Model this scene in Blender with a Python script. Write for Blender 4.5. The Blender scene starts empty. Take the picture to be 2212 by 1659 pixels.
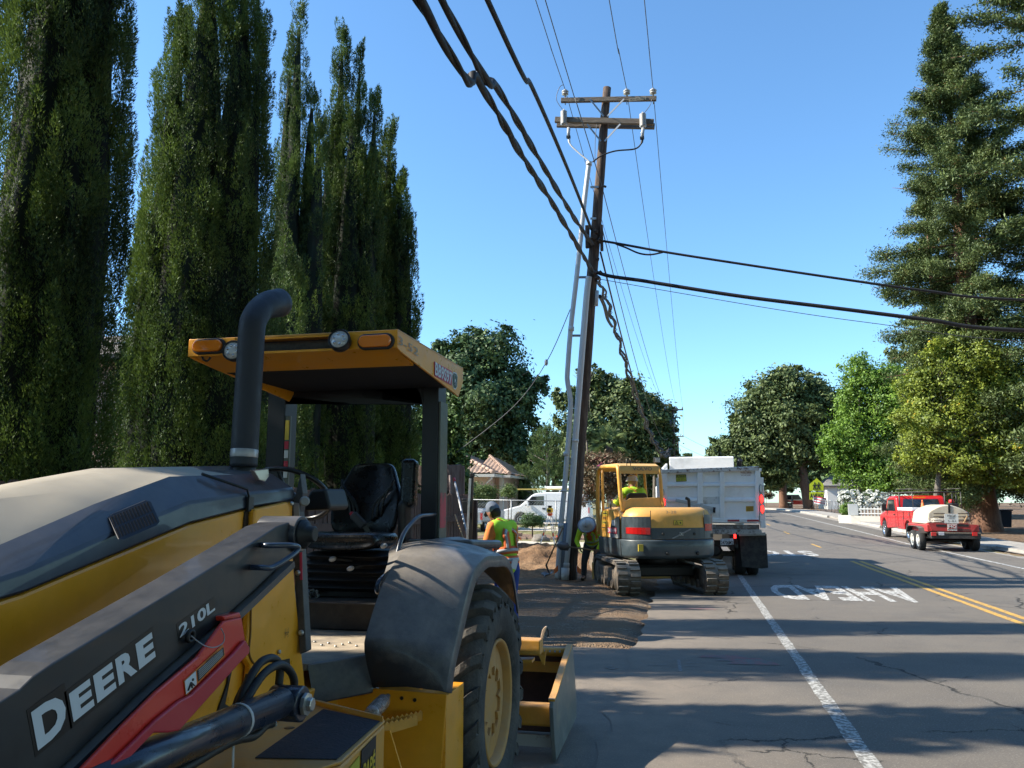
import bpy, bmesh, math, random
import numpy as np
from mathutils import Vector, Matrix, Euler, Quaternion
R = math.radians
scene = bpy.context.scene
col = scene.collection
random.seed(7)
rng = np.random.default_rng(11)

# ------------------------------------------------------------------ camera
F, H, CX, CY, HOR, VPX = 1720.0, 1.78, 1106.0, 829.5, 1085.0, 1488.0   # photo measured at 2212 px wide
pit = math.atan((HOR - CY) / F)
yaw = math.atan((VPX - CX) * math.cos(pit) / F)
fwd = Vector((-math.sin(yaw) * math.cos(pit), math.cos(yaw) * math.cos(pit), math.sin(pit)))
rgt = Vector((math.cos(yaw), math.sin(yaw), 0))
upv = rgt.cross(fwd)
cam_data = bpy.data.cameras.new('camera')
cam = bpy.data.objects.new('camera', cam_data)
col.objects.link(cam)
cam_data.sensor_width = 36
cam_data.lens = F / 2212 * 36
cam_data.clip_start = 0.05
cam_data.clip_end = 4000
mw = Matrix((rgt, upv, -fwd)).transposed().to_4x4()
mw.translation = (0, 0, H)
cam.matrix_world = mw
scene.camera = cam

# ------------------------------------------------------------------ sky and sun
SUN_EL, SUN_AZ = 36.5, 259.5          # azimuth clockwise from +Y
world = bpy.data.worlds.new('World')
scene.world = world
world.use_nodes = True
wn = world.node_tree.nodes
wl = world.node_tree.links
wn.clear()
sky = wn.new('ShaderNodeTexSky')
sky.sky_type = 'NISHITA'
sky.sun_disc = False
sky.sun_elevation = R(SUN_EL)
sky.sun_rotation = R(SUN_AZ)
sky.altitude = 30
sky.air_density = 1.0
sky.dust_density = 0.35
sky.ozone_density = 2.2
bg = wn.new('ShaderNodeBackground')
bg.inputs['Strength'].default_value = 0.115
wo = wn.new('ShaderNodeOutputWorld')
tint = wn.new('ShaderNodeMix'); tint.data_type = 'RGBA'; tint.blend_type = 'MULTIPLY'; tint.inputs[0].default_value = 1; tint.inputs[7].default_value = (.76, 1.06, 1.22, 1)
wl.new(sky.outputs[0], tint.inputs[6]); wl.new(tint.outputs[2], bg.inputs[0])
wl.new(bg.outputs[0], wo.inputs[0])
sun_d = bpy.data.lights.new('sun', 'SUN')
sun_d.energy = 5.0
sun_d.angle = R(0.53)
sun_d.color = (1.0, 0.92, 0.78)
sun = bpy.data.objects.new('sun', sun_d)
col.objects.link(sun)
sdir = Vector((math.sin(R(SUN_AZ)) * math.cos(R(SUN_EL)), math.cos(R(SUN_AZ)) * math.cos(R(SUN_EL)), math.sin(R(SUN_EL))))
sun.rotation_euler = sdir.to_track_quat('Z', 'Y').to_euler()
sun.location = (-30, -5, 40)
scene.view_settings.view_transform = 'Standard'
scene.view_settings.look = 'None'
scene.view_settings.exposure = 1.05
scene.view_settings.gamma = 1.0

# ------------------------------------------------------------------ picture point -> place
def ray(u, v):
    return fwd + rgt * ((u - CX) / F) - upv * ((v - CY) / F)
def at(u, v, x=None, y=None, z=None):
    d = ray(u, v)
    if x is not None: t = x / d.x
    elif y is not None: t = y / d.y
    else: t = (z - H) / d.z
    return Vector((0, 0, H)) + d * t
def gz(y):                             # the road climbs gently away from the camera
    return float(np.interp(y, [-100, 24, 36, 49, 75, 100, 140, 900], [0, 0, .08, .30, .68, .95, 1.05, 1.3]))
def gat(u, v):
    z = 0
    for _ in range(12):
        p = at(u, v, z=z)
        z = .5 * z + .5 * gz(min(p.y, 300))
    return p

# ------------------------------------------------------------------ materials
MATS = {}
def mat(name, c, rough=.5, metal=0.0, var=0.0, vs=4.0, bump=0.0, bs=40.0, spec=.5, c2=None, mixlo=.45, mixhi=.65, detail=6.0, stretch=None, emit=None, coat=0.0, coord='Object', dust=0.0, dlo=.35, dhi=1.05, dc=(.34, .30, .25), dn=.9):
    """principled material; c2 = second colour mixed in noise patches; dust = pale dust settled on upward faces"""
    if name in MATS: return MATS[name]
    m = bpy.data.materials.new(name); m.use_nodes = True
    nt = m.node_tree; N = nt.nodes; L = nt.links
    b = N['Principled BSDF']
    b.inputs['Roughness'].default_value = rough
    b.inputs['Metallic'].default_value = metal
    b.inputs['Specular IOR Level'].default_value = spec
    b.inputs['Coat Weight'].default_value = coat
    b.inputs['Base Color'].default_value = (*c, 1)
    if var or c2 or bump or dust:
        tc = N.new('ShaderNodeTexCoord')
        src = tc.outputs[coord]
        if stretch:
            mp = N.new('ShaderNodeMapping'); mp.inputs['Scale'].default_value = stretch
            L.new(src, mp.inputs[0]); src = mp.outputs[0]
        outc = None
        if c2:
            n1 = N.new('ShaderNodeTexNoise'); n1.inputs['Scale'].default_value = vs; n1.inputs['Detail'].default_value = detail
            n1.inputs['Roughness'].default_value = .65
            L.new(src, n1.inputs[0])
            mr = N.new('ShaderNodeMapRange'); mr.inputs[1].default_value = mixlo; mr.inputs[2].default_value = mixhi
            L.new(n1.outputs[0], mr.inputs[0])
            mx = N.new('ShaderNodeMix'); mx.data_type = 'RGBA'
            mx.inputs[6].default_value = (*c, 1); mx.inputs[7].default_value = (*c2, 1)
            L.new(mr.outputs[0], mx.inputs[0]); outc = mx.outputs[2]
        if var:
            n2 = N.new('ShaderNodeTexNoise'); n2.inputs['Scale'].default_value = vs * 2.7; n2.inputs['Detail'].default_value = 8
            n2.inputs['Roughness'].default_value = .7
            L.new(src, n2.inputs[0])
            m2 = N.new('ShaderNodeMapRange'); m2.inputs[1].default_value = .3; m2.inputs[2].default_value = .7
            m2.inputs[3].default_value = 1 - var; m2.inputs[4].default_value = 1 + var
            L.new(n2.outputs[0], m2.inputs[0])
            hv = N.new('ShaderNodeVectorMath'); hv.operation = 'SCALE'
            if outc: L.new(outc, hv.inputs[0])
            else: hv.inputs[0].default_value = c
            L.new(m2.outputs[0], hv.inputs[3]); outc = hv.outputs[0]
            m3 = N.new('ShaderNodeMapRange'); m3.inputs[1].default_value = .3; m3.inputs[2].default_value = .7
            m3.inputs[3].default_value = max(0.02, rough - .12); m3.inputs[4].default_value = min(1, rough + .15)
            L.new(n2.outputs[0], m3.inputs[0]); L.new(m3.outputs[0], b.inputs['Roughness'])
        if dust:
            g = N.new('ShaderNodeNewGeometry'); sx = N.new('ShaderNodeSeparateXYZ'); L.new(g.outputs['Normal'], sx.inputs[0])
            n3 = N.new('ShaderNodeTexNoise'); n3.inputs['Scale'].default_value = 9; n3.inputs['Detail'].default_value = 9; n3.inputs['Roughness'].default_value = .7
            L.new(tc.outputs['Object'], n3.inputs[0])
            mm = N.new('ShaderNodeMath'); mm.operation = 'MULTIPLY_ADD'; mm.inputs[1].default_value = dn; L.new(n3.outputs[0], mm.inputs[0])
            m6 = N.new('ShaderNodeMath'); m6.operation = 'MULTIPLY'; m6.inputs[1].default_value = .55; L.new(sx.outputs[2], m6.inputs[0]); L.new(m6.outputs[0], mm.inputs[2])
            m4 = N.new('ShaderNodeMapRange'); m4.inputs[1].default_value = dlo; m4.inputs[2].default_value = dhi; m4.inputs[4].default_value = dust
            L.new(mm.outputs[0], m4.inputs[0])
            dx = N.new('ShaderNodeMix'); dx.data_type = 'RGBA'
            if outc: L.new(outc, dx.inputs[6])
            else: dx.inputs[6].default_value = (*c, 1)
            dx.inputs[7].default_value = (*dc, 1)
            L.new(m4.outputs[0], dx.inputs[0]); outc = dx.outputs[2]
        if outc: L.new(outc, b.inputs['Base Color'])
        if bump:
            n4 = N.new('ShaderNodeTexNoise'); n4.inputs['Scale'].default_value = bs; n4.inputs['Detail'].default_value = 6
            L.new(src, n4.inputs[0])
            bp = N.new('ShaderNodeBump'); bp.inputs['Strength'].default_value = bump; bp.inputs['Distance'].default_value = .02
            L.new(n4.outputs[0], bp.inputs['Height']); L.new(bp.outputs[0], b.inputs['Normal'])
    if emit:
        b.inputs['Emission Color'].default_value = (*emit[:3], 1); b.inputs['Emission Strength'].default_value = emit[3]
    MATS[name] = m
    return m

def leaf_mat(name, c1, c2, rough=.55, trans=.25, c3=None, p3=.0, rv=.55):
    """leaf colour varies leaf by leaf and clump by clump"""
    if name in MATS: return MATS[name]
    m = bpy.data.materials.new(name); m.use_nodes = True
    nt = m.node_tree; N = nt.nodes; L = nt.links
    N.clear()
    out = N.new('ShaderNodeOutputMaterial')
    g = N.new('ShaderNodeNewGeometry')
    tc = N.new('ShaderNodeTexCoord')
    n = N.new('ShaderNodeTexNoise'); n.inputs['Scale'].default_value = .9; n.inputs['Detail'].default_value = 4
    L.new(tc.outputs['Object'], n.inputs[0])
    ad = N.new('ShaderNodeMath'); ad.operation = 'MULTIPLY_ADD'; ad.inputs[1].default_value = rv
    L.new(g.outputs['Random Per Island'], ad.inputs[0])
    mr = N.new('ShaderNodeMapRange'); mr.inputs[1].default_value = .35; mr.inputs[2].default_value = .65; mr.inputs[4].default_value = .5
    L.new(n.outputs[0], mr.inputs[0]); L.new(mr.outputs[0], ad.inputs[2])
    cr = N.new('ShaderNodeValToRGB')
    cr.color_ramp.elements[0].color = (*c1, 1); cr.color_ramp.elements[1].color = (*c2, 1)
    cr.color_ramp.elements[0].position = .1; cr.color_ramp.elements[1].position = .95
    if c3:
        e = cr.color_ramp.elements.new(1 - p3); e.color = (*c2, 1)
        cr.color_ramp.elements[-1].color = (*c3, 1); cr.color_ramp.elements[-1].position = 1
    L.new(ad.outputs[0], cr.inputs[0])
    d = N.new('ShaderNodeBsdfDiffuse'); t = N.new('ShaderNodeBsdfTranslucent'); gl = N.new('ShaderNodeBsdfGlossy')
    gl.inputs['Roughness'].default_value = rough; gl.inputs['Color'].default_value = (.8, .9, .8, 1)
    L.new(cr.outputs[0], d.inputs[0]); L.new(cr.outputs[0], t.inputs[0])
    a = N.new('ShaderNodeMixShader'); a.inputs[0].default_value = trans
    L.new(d.outputs[0], a.inputs[1]); L.new(t.outputs[0], a.inputs[2])
    b = N.new('ShaderNodeMixShader'); b.inputs[0].default_value = .035
    L.new(a.outputs[0], b.inputs[1]); L.new(gl.outputs[0], b.inputs[2])
    L.new(b.outputs[0], out.inputs[0])
    MATS[name] = m
    return m

def glass_mat(name, tint=(.02, .025, .03), rough=.05):
    return mat(name, tint, rough, 0, spec=.9, coat=.3)

# ------------------------------------------------------------------ object helpers
def tag(o, label=None, cat=None, group=None, kind=None):
    if label: o['label'] = label
    if cat: o['category'] = cat
    if group: o['group'] = group
    if kind: o['kind'] = kind
    return o
def empty(name, loc, label=None, cat=None, group=None, rz=0.0):
    o = bpy.data.objects.new(name, None); col.objects.link(o)
    o.empty_display_size = .2
    o.location = loc; o.rotation_euler = (0, 0, rz)
    return tag(o, label, cat, group)
def par(o, parent):
    """parent keeping world coordinates of meshes written in world space"""
    o.parent = parent
    bpy.context.view_layer.update()
    o.matrix_parent_inverse = parent.matrix_world.inverted()
def copy_tree(o, parent=None):
    c = o.copy(); col.objects.link(c)
    if parent: c.parent = parent
    for ch in o.children: copy_tree(ch, c)
    return c

class MB:
    """collects shapes in one mesh"""
    def __init__(s): s.v = []; s.f = []; s.sm = []
    def add(s, vs, fs, smooth=False):
        n = len(s.v); s.v += [tuple(p) for p in vs]
        s.f += [tuple(i + n for i in f) for f in fs]; s.sm += [smooth] * len(fs)
        return s
    def box(s, c, d, rot=None):
        c = Vector(c); hx, hy, hz = d[0] / 2, d[1] / 2, d[2] / 2
        P = [Vector((x, y, z)) for z in (-hz, hz) for x, y in ((-hx, -hy), (hx, -hy), (hx, hy), (-hx, hy))]
        if rot is not None:
            q = rot if isinstance(rot, (Matrix, Quaternion)) else Euler(rot)
            if isinstance(q, Euler): q = q.to_matrix()
            P = [q @ p for p in P]
        return s.add([p + c for p in P], [(3, 2, 1, 0), (4, 5, 6, 7), (0, 1, 5, 4), (1, 2, 6, 5), (2, 3, 7, 6), (3, 0, 4, 7)])
    def span(s, a, b):
        a = Vector(a); b = Vector(b)
        return s.box((a + b) / 2, [abs(b[i] - a[i]) for i in range(3)])
    def bar(s, a, b, w, h, up=(0, 0, 1)):
        a = Vector(a); b = Vector(b); d = (b - a)
        L_ = d.length; d.normalize(); up = Vector(up)
        if abs(d.dot(up)) > .98: up = Vector((0, 1, 0))
        x = d.cross(up).normalized(); z = x.cross(d)
        m = Matrix((x, d, z)).transposed()
        return s.box((a + b) / 2, (w, L_, h), m)
    def prism(s, pts, ext, smooth=False):
        """polygon (3-D points) pushed along ext"""
        e = Vector(ext); P = [Vector(p) for p in pts]; n = len(P)
        nrm = Vector((0, 0, 0))
        for i in range(n): nrm += P[i].cross(P[(i + 1) % n])
        if nrm.dot(e) > 0: P.reverse()
        Q = [p + e for p in P]
        fs = [tuple(range(n)), tuple(range(2 * n - 1, n - 1, -1))]
        s.add(P + Q, fs)
        k = len(s.v) - 2 * n
        for i in range(n):
            j = (i + 1) % n
            s.f.append((k + i, k + n + i, k + n + j, k + j)); s.sm.append(smooth)
        return s
    def tube(s, path, rad, seg=8, caps=True, smooth=True):
        P = [Vector(p) for p in path]; n = len(P)
        rr = rad if hasattr(rad, '__len__') else [rad] * n
        T = []
        for i in range(n):
            t = P[min(i + 1, n - 1)] - P[max(i - 1, 0)]
            T.append(t.normalized() if t.length > 1e-9 else Vector((0, 0, 1)))
        ref = Vector((0, 0, 1)) if abs(T[0].z) < .9 else Vector((0, 1, 0))
        x = T[0].cross(ref).normalized()
        vs = []
        for i in range(n):
            x = (x - T[i] * x.dot(T[i]))
            x = x.normalized() if x.length > 1e-6 else T[i].orthogonal().normalized()
            y = T[i].cross(x)
            for k in range(seg):
                a = 2 * math.pi * k / seg
                vs.append(P[i] + (x * math.cos(a) + y * math.sin(a)) * rr[i])
        fs = []
        for i in range(n - 1):
            for k in range(seg):
                k2 = (k + 1) % seg
                fs.append((i * seg + k, i * seg + k2, (i + 1) * seg + k2, (i + 1) * seg + k))
        s.add(vs, fs, smooth)
        if caps:
            b = len(s.v) - n * seg
            s.f.append(tuple(b + k for k in range(seg - 1, -1, -1))); s.sm.append(False)
            s.f.append(tuple(b + (n - 1) * seg + k for k in range(seg))); s.sm.append(False)
        return s
    def lathe(s, c, prof, axis=(0, 0, 1), seg=24, smooth=True, ph=0.0, closed=False):
        """prof = [(radius, height along axis)]"""
        c = Vector(c); ax = Vector(axis).normalized()
        x = ax.orthogonal().normalized()
        if abs(ax.x) > .9: x = Vector((0, 0, 1))
        if abs(ax.z) > .9: x = Vector((1, 0, 0))
        y = ax.cross(x)
        vs = []
        for r_, h_ in prof:
            for k in range(seg):
                a = 2 * math.pi * k / seg + ph
                vs.append(c + ax * h_ + (x * math.cos(a) + y * math.sin(a)) * r_)
        fs = []
        m = len(prof)
        for i in range(m - 1 if not closed else m):
            j = (i + 1) % m
            for k in range(seg):
                k2 = (k + 1) % seg
                fs.append((i * seg + k, i * seg + k2, j * seg + k2, j * seg + k))
        s.add(vs, fs, smooth)
        if not closed:
            b = len(s.v) - m * seg
            if prof[0][0] > 1e-4: s.f.append(tuple(b + k for k in range(seg - 1, -1, -1))); s.sm.append(False)
            if prof[-1][0] > 1e-4: s.f.append(tuple(b + (m - 1) * seg + k for k in range(seg))); s.sm.append(False)
        return s
    def loft(s, rings, caps=True, smooth=True, close=True):
        n = len(rings[0]); vs = [p for r_ in rings for p in r_]; fs = []
        for i in range(len(rings) - 1):
            for k in range(n if close else n - 1):
                k2 = (k + 1) % n
                fs.append((i * n + k, i * n + k2, (i + 1) * n + k2, (i + 1) * n + k))
        s.add(vs, fs, smooth)
        if caps:
            b = len(s.v) - len(vs)
            s.f.append(tuple(b + k for k in range(n - 1, -1, -1))); s.sm.append(False)
            s.f.append(tuple(b + (len(rings) - 1) * n + k for k in range(n))); s.sm.append(False)
        return s
    def ball(s, c, r_, seg=12, rot=None):
        c = Vector(c); rx, ry, rz = r_ if hasattr(r_, '__len__') else (r_,) * 3
        rings = []
        q = Euler(rot).to_matrix() if rot else Matrix.Identity(3)
        h_ = max(4, seg // 2)
        for i in range(h_ + 1):
            t = math.pi * i / h_
            sr = max(math.sin(t), 1e-3)
            rings.append([c + q @ Vector((rx * sr * math.cos(2 * math.pi * k / seg), ry * sr * math.sin(2 * math.pi * k / seg), -rz * math.cos(t))) for k in range(seg)])
        return s.loft(rings, True, True)
    def build(s, name, m, parent=None, bevel=0.0, seg=2, solid=0.0, sub=0, xf=None, wn_=True):
        me = bpy.data.meshes.new(name)
        me.from_pydata([tuple(p) for p in s.v], [], s.f)
        me.polygons.foreach_set('use_smooth', s.sm)
        bm = bmesh.new(); bm.from_mesh(me); bmesh.ops.recalc_face_normals(bm, faces=bm.faces)
        bm.to_mesh(me); bm.free()
        if m: me.materials.append(m)
        o = bpy.data.objects.new(name, me); col.objects.link(o)
        if xf is not None: me.transform(xf)
        if parent is not None: par(o, parent) if not getattr(s, 'local', False) else setattr(o, 'parent', parent)
        if solid:
            md = o.modifiers.new('thick', 'SOLIDIFY'); md.thickness = solid; md.offset = 0
        if bevel:
            md = o.modifiers.new('bevel', 'BEVEL'); md.width = bevel; md.segments = seg; md.limit_method = 'ANGLE'; md.angle_limit = R(35)
            md.harden_normals = False
        if sub:
            md = o.modifiers.new('sub', 'SUBSURF'); md.levels = sub; md.render_levels = sub
        return o

def LM():                      # mesh written in its thing's own coordinates
    b = MB(); b.local = True; return b

def fast_mesh(name, V, Fc, m, parent=None, smooth=False):
    """V (n,3) array, Fc (m,k) array"""
    me = bpy.data.meshes.new(name)
    V = np.asarray(V, np.float32); Fc = np.asarray(Fc, np.int32); k = Fc.shape[1]
    me.vertices.add(len(V)); me.vertices.foreach_set('co', V.ravel())
    me.loops.add(Fc.size); me.loops.foreach_set('vertex_index', Fc.ravel())
    me.polygons.add(len(Fc)); me.polygons.foreach_set('loop_start', np.arange(0, Fc.size, k, dtype=np.int32))
    me.polygons.foreach_set('loop_total', np.full(len(Fc), k, np.int32))
    me.polygons.foreach_set('use_smooth', np.full(len(Fc), smooth, bool))
    me.update(); me.validate()
    me.materials.append(m)
    o = bpy.data.objects.new(name, me); col.objects.link(o)
    if parent: o.parent = parent
    return o

def catmull(P, n=6):
    P = [Vector(p) for p in P]; out = []
    for i in range(len(P) - 1):
        p0 = P[max(i - 1, 0)]; p1 = P[i]; p2 = P[i + 1]; p3 = P[min(i + 2, len(P) - 1)]
        for k in range(n):
            t = k / n
            out.append(.5 * ((2 * p1) + (p2 - p0) * t + (2 * p0 - 5 * p1 + 4 * p2 - p3) * t * t + (3 * p1 - p0 - 3 * p2 + p3) * t ** 3))
    out.append(P[-1]); return out

def text_mesh(txt, size=1.0, bold=0.0, ext=0.0, sx=1.0, sy=1.0, shear=0.0, spacing=1.0):
    """lettering as (verts, faces) in the XY plane, centred"""
    cu = bpy.data.curves.new('lettering', 'FONT'); cu.body = txt; cu.size = size
    cu.align_x = 'CENTER'; cu.align_y = 'CENTER'; cu.offset = bold; cu.extrude = ext; cu.shear = shear
    cu.resolution_u = 3; cu.space_character = spacing
    o = bpy.data.objects.new('lettering', cu); col.objects.link(o)
    dg = bpy.context.evaluated_depsgraph_get(); me = o.evaluated_get(dg).to_mesh()
    vs = [Vector((v.co.x * sx, v.co.y * sy, v.co.z)) for v in me.vertices]; fs = [tuple(p.vertices) for p in me.polygons]
    o.evaluated_get(dg).to_mesh_clear()
    bpy.data.objects.remove(o); bpy.data.curves.remove(cu)
    return vs, fs
def lettering(name, txt, m, parent, origin, right, up, height, width=None, bold=0.0, local=False, off=.002, shear=0.0, spacing=1.0):
    """flat lettering centred on origin; letter height and overall width in metres"""
    right = Vector(right).normalized(); up = Vector(up); up = (up - right * up.dot(right) * (0 if shear == 9 else 1)).normalized()
    vs, fs = text_mesh(txt, 1.0, bold, spacing=spacing)
    ys = [v.y for v in vs]; xs = [v.x for v in vs]
    hy = max(ys) - min(ys); wx = max(xs) - min(xs); cy_ = (max(ys) + min(ys)) / 2; cx_ = (max(xs) + min(xs)) / 2
    ky = height / hy; kx = (width / wx) if width else ky
    n = right.cross(up).normalized(); o = Vector(origin) + n * off
    b = MB(); b.local = local
    b.add([o + right * ((v.x - cx_) * kx) + up * ((v.y - cy_) * ky) for v in vs], fs)
    ob = b.build(name, m, parent)
    return ob
# ------------------------------------------------------------------ ground, road, kerb
def vnoise(x, y, s=1.0, seed=0):
    """smooth value noise on arrays"""
    r_ = np.random.default_rng(seed); T = r_.random((64, 64))
    x = np.asarray(x) / s; y = np.asarray(y) / s
    xi = np.floor(x).astype(int); yi = np.floor(y).astype(int); fx = x - xi; fy = y - yi
    fx = fx * fx * (3 - 2 * fx); fy = fy * fy * (3 - 2 * fy)
    g = lambda a, b: T[a % 64, b % 64]
    return (g(xi, yi) * (1 - fx) * (1 - fy) + g(xi + 1, yi) * fx * (1 - fy) + g(xi, yi + 1) * (1 - fx) * fy + g(xi + 1, yi + 1) * fx * fy) * 2 - 1
def sh(y):                              # sideways shift of the road where it bends away
    return -((max(y - 85, 0)) ** 2) / 130.0 if y < 200 else -((115) ** 2) / 130.0 - (y - 200) * 1.77
XL, XR = -0.72, 10.15                   # pavement edges
def smooth(a, b, t): 
    t = np.clip((t - a) / (b - a), 0, 1); return t * t * (3 - 2 * t)
def ground_z(x, y):
    x = np.asarray(x, float); y = np.asarray(y, float)
    g = np.interp(y, [-100, 24, 36, 49, 75, 100, 140, 900], [0, 0, .08, .30, .68, .95, 1.05, 1.3])
    s_ = np.array([sh(float(t)) for t in np.ravel(y)]).reshape(y.shape)
    xe = XL - 3.1 * (1 - smooth(9.8, 10.6, y))
    inroad = smooth(xe - .35, xe + .05, x - s_) * (1 - smooth(XR - .05, XR + .3, x - s_))
    bump = .045 * vnoise(x, y, 1.3, 1) + .03 * vnoise(x, y, .45, 2) + .014 * vnoise(x, y, .17, 3)
    # spoil heap beside the pole, and the trench in front of it
    d = np.exp(-(((x + 4.2) / 2.3) ** 2 + ((y - 22.3) / 1.6) ** 2))
    z = g + bump * np.where(x < XL, np.interp(y, [5, 10, 13, 17, 40], [.1, .12, .4, 1.2, .5]), .5) + .46 * d * (1 + .3 * vnoise(x, y, .7, 5) + .22 * vnoise(x, y, .25, 6) + .25 * vnoise(x, y, .13, 7))
    z -= .16 * np.exp(-(((x + 3.9) / 1.2) ** 2 + ((y - 19.6) / .5) ** 2))
    z += .045 * smooth(XL - .2, XL - 1.4, x) * smooth(11, 15, y) + .012
    return np.where(inroad > 0, z * (1 - inroad) + (g - .06) * inroad, z)
xs = np.concatenate([[-900, -400, -200, -120, -70, -45, -30], np.arange(-22, -12, .8), np.arange(-12, -5.4, .3), np.arange(-5.4, -.3, .1), np.arange(-.2, 10, 1.2), [10, 10.15, 10.4, 10.8], np.arange(11.5, 40, 1.0), [45, 60, 90, 150, 300, 900]])
ys = np.concatenate([[-900, -300, -100, -40, -15], np.arange(-6, 8, .5), np.arange(8, 25, .1), np.arange(25, 45, .4), np.arange(45, 110, 2.5), [115, 125, 140, 160, 200, 300, 500, 900]])
GX, GY = np.meshgrid(xs, ys)
Z = ground_z(GX, GY) - .012
V_ = np.stack([GX.ravel(), GY.ravel(), Z.ravel()], 1); nx = len(xs); ny = len(ys)
ii = (np.arange(ny - 1)[:, None] * nx + np.arange(nx - 1)[None, :]).ravel()
Fq = np.stack([ii, ii + 1, ii + nx + 1, ii + nx], 1)
gm = bpy.data.materials.new('soil'); gm.use_nodes = True
N = gm.node_tree.nodes; L = gm.node_tree.links; b = N['Principled BSDF']; b.inputs['Roughness'].default_value = .95; b.inputs['Specular IOR Level'].default_value = .15
tc = N.new('ShaderNodeTexCoord')
def noise(sc, det=8, ro=.65, w=None):
    n = N.new('ShaderNodeTexNoise'); n.inputs['Scale'].default_value = sc; n.inputs['Detail'].default_value = det; n.inputs['Roughness'].default_value = ro
    L.new(tc.outputs['Object'], n.inputs[0]); return n.outputs[0]
def mr(src, a, b_, c=0, d=1):
    n = N.new('ShaderNodeMapRange'); n.inputs[1].default_value = a; n.inputs[2].default_value = b_; n.inputs[3].default_value = c; n.inputs[4].default_value = d
    L.new(src, n.inputs[0]); return n.outputs[0]
def mix(f, a, c):
    n = N.new('ShaderNodeMix'); n.data_type = 'RGBA'
    if hasattr(f, 'links'): L.new(f, n.inputs[0])
    else: n.inputs[0].default_value = f
    for k, q in ((6, a), (7, c)):
        if hasattr(q, 'links'): L.new(q, n.inputs[k])
        else: n.inputs[k].default_value = (*q, 1)
    return n.outputs[2]
def mth(op, a, c=None):
    n = N.new('ShaderNodeMath'); n.operation = op
    for k, q in ((0, a), (1, c)):
        if q is None: continue
        if hasattr(q, 'links'): L.new(q, n.inputs[k])
        else: n.inputs[k].default_value = q
    return n.outputs[0]
sep = N.new('ShaderNodeSeparateXYZ'); L.new(tc.outputs['Object'], sep.inputs[0])
px, py = sep.outputs[0], sep.outputs[1]
vor = N.new('ShaderNodeTexVoronoi'); vor.inputs['Scale'].default_value = 42; L.new(tc.outputs['Object'], vor.inputs[0])
vs2 = N.new('ShaderNodeSeparateColor'); L.new(vor.outputs['Color'], vs2.inputs[0])
gravel = mix(vs2.outputs[0], (.10, .075, .055), (.33, .265, .20))
soilc = mix(mr(noise(1.1), .35, .65), (.25, .145, .078), (.42, .27, .155))
soilc = mix(mr(noise(9), .3, .7), soilc, (.15, .095, .06))
near = mr(mth('ADD', py, mr(noise(.8), 0, 1, -2.5, 2.5)), 17.0, 18.2)          # gravelly shoulder near, orange spoil beyond
c = mix(near, mix(mr(noise(2.0), .36, .54), gravel, (.21, .145, .095)), soilc)
far = mr(mth('ADD', py, mr(noise(.5), 0, 1, -1.5, 1.5)), 24, 25.5)
grassy = mix(mr(noise(3.5), .35, .6), (.10, .13, .045), (.30, .25, .13))
c = mix(far, c, grassy)
rightside = mr(px, 10.3, 10.6)
litter = mix(mr(noise(6), .35, .65), (.10, .065, .042), (.26, .18, .12))
c = mix(rightside, c, litter)
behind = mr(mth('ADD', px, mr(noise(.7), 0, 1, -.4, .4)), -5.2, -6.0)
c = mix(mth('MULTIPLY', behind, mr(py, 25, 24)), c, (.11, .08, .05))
L.new(c, b.inputs['Base Color'])
bp = N.new('ShaderNodeBump'); bp.inputs['Strength'].default_value = .9; bp.inputs['Distance'].default_value = .03
L.new(mth('ADD', mth('MULTIPLY', vor.outputs['Distance'], -.7), noise(18, 6)), bp.inputs['Height']); L.new(bp.outputs[0], b.inputs['Normal'])
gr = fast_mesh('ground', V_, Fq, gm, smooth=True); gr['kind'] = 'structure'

# asphalt
am = bpy.data.materials.new('asphalt'); am.use_nodes = True
N = am.node_tree.nodes; L = am.node_tree.links; b = N['Principled BSDF']; b.inputs['Roughness'].default_value = .82; b.inputs['Specular IOR Level'].default_value = .3
tc = N.new('ShaderNodeTexCoord')
sep = N.new('ShaderNodeSeparateXYZ'); L.new(tc.outputs['Object'], sep.inputs[0]); px, py = sep.outputs[0], sep.outputs[1]
c = mix(mr(noise(.35, 5), .35, .65), (.142, .126, .108), (.180, .160, .136))
c = mix(mr(noise(2.2, 8), .4, .75), c, (.14, .127, .113))
c = mix(mr(noise(.9, 6), .50, .66, 0, .5), c, (.105, .098, .092))
c = mix(mth('MULTIPLY', mr(noise(.16, 4), .56, .60), .35), c, (.10, .095, .09))
c = mix(mr(noise(7, 6, .8), .66, .74, 0, .6), c, (.06, .055, .05))
c = mix(mr(noise(55, 3, .8), .56, .72), c, (.36, .33, .29))
c = mix(mr(noise(90, 2, .8), .55, .75), c, (.055, .055, .057))
dust = mth('MULTIPLY', mr(mth('ADD', px, mr(noise(1.2), 0, 1, -1.2, 1.2)), 1.2, -.9), mr(noise(3.5), .3, .7, .3, .9))
c = mix(dust, c, (.27, .225, .18))
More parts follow.
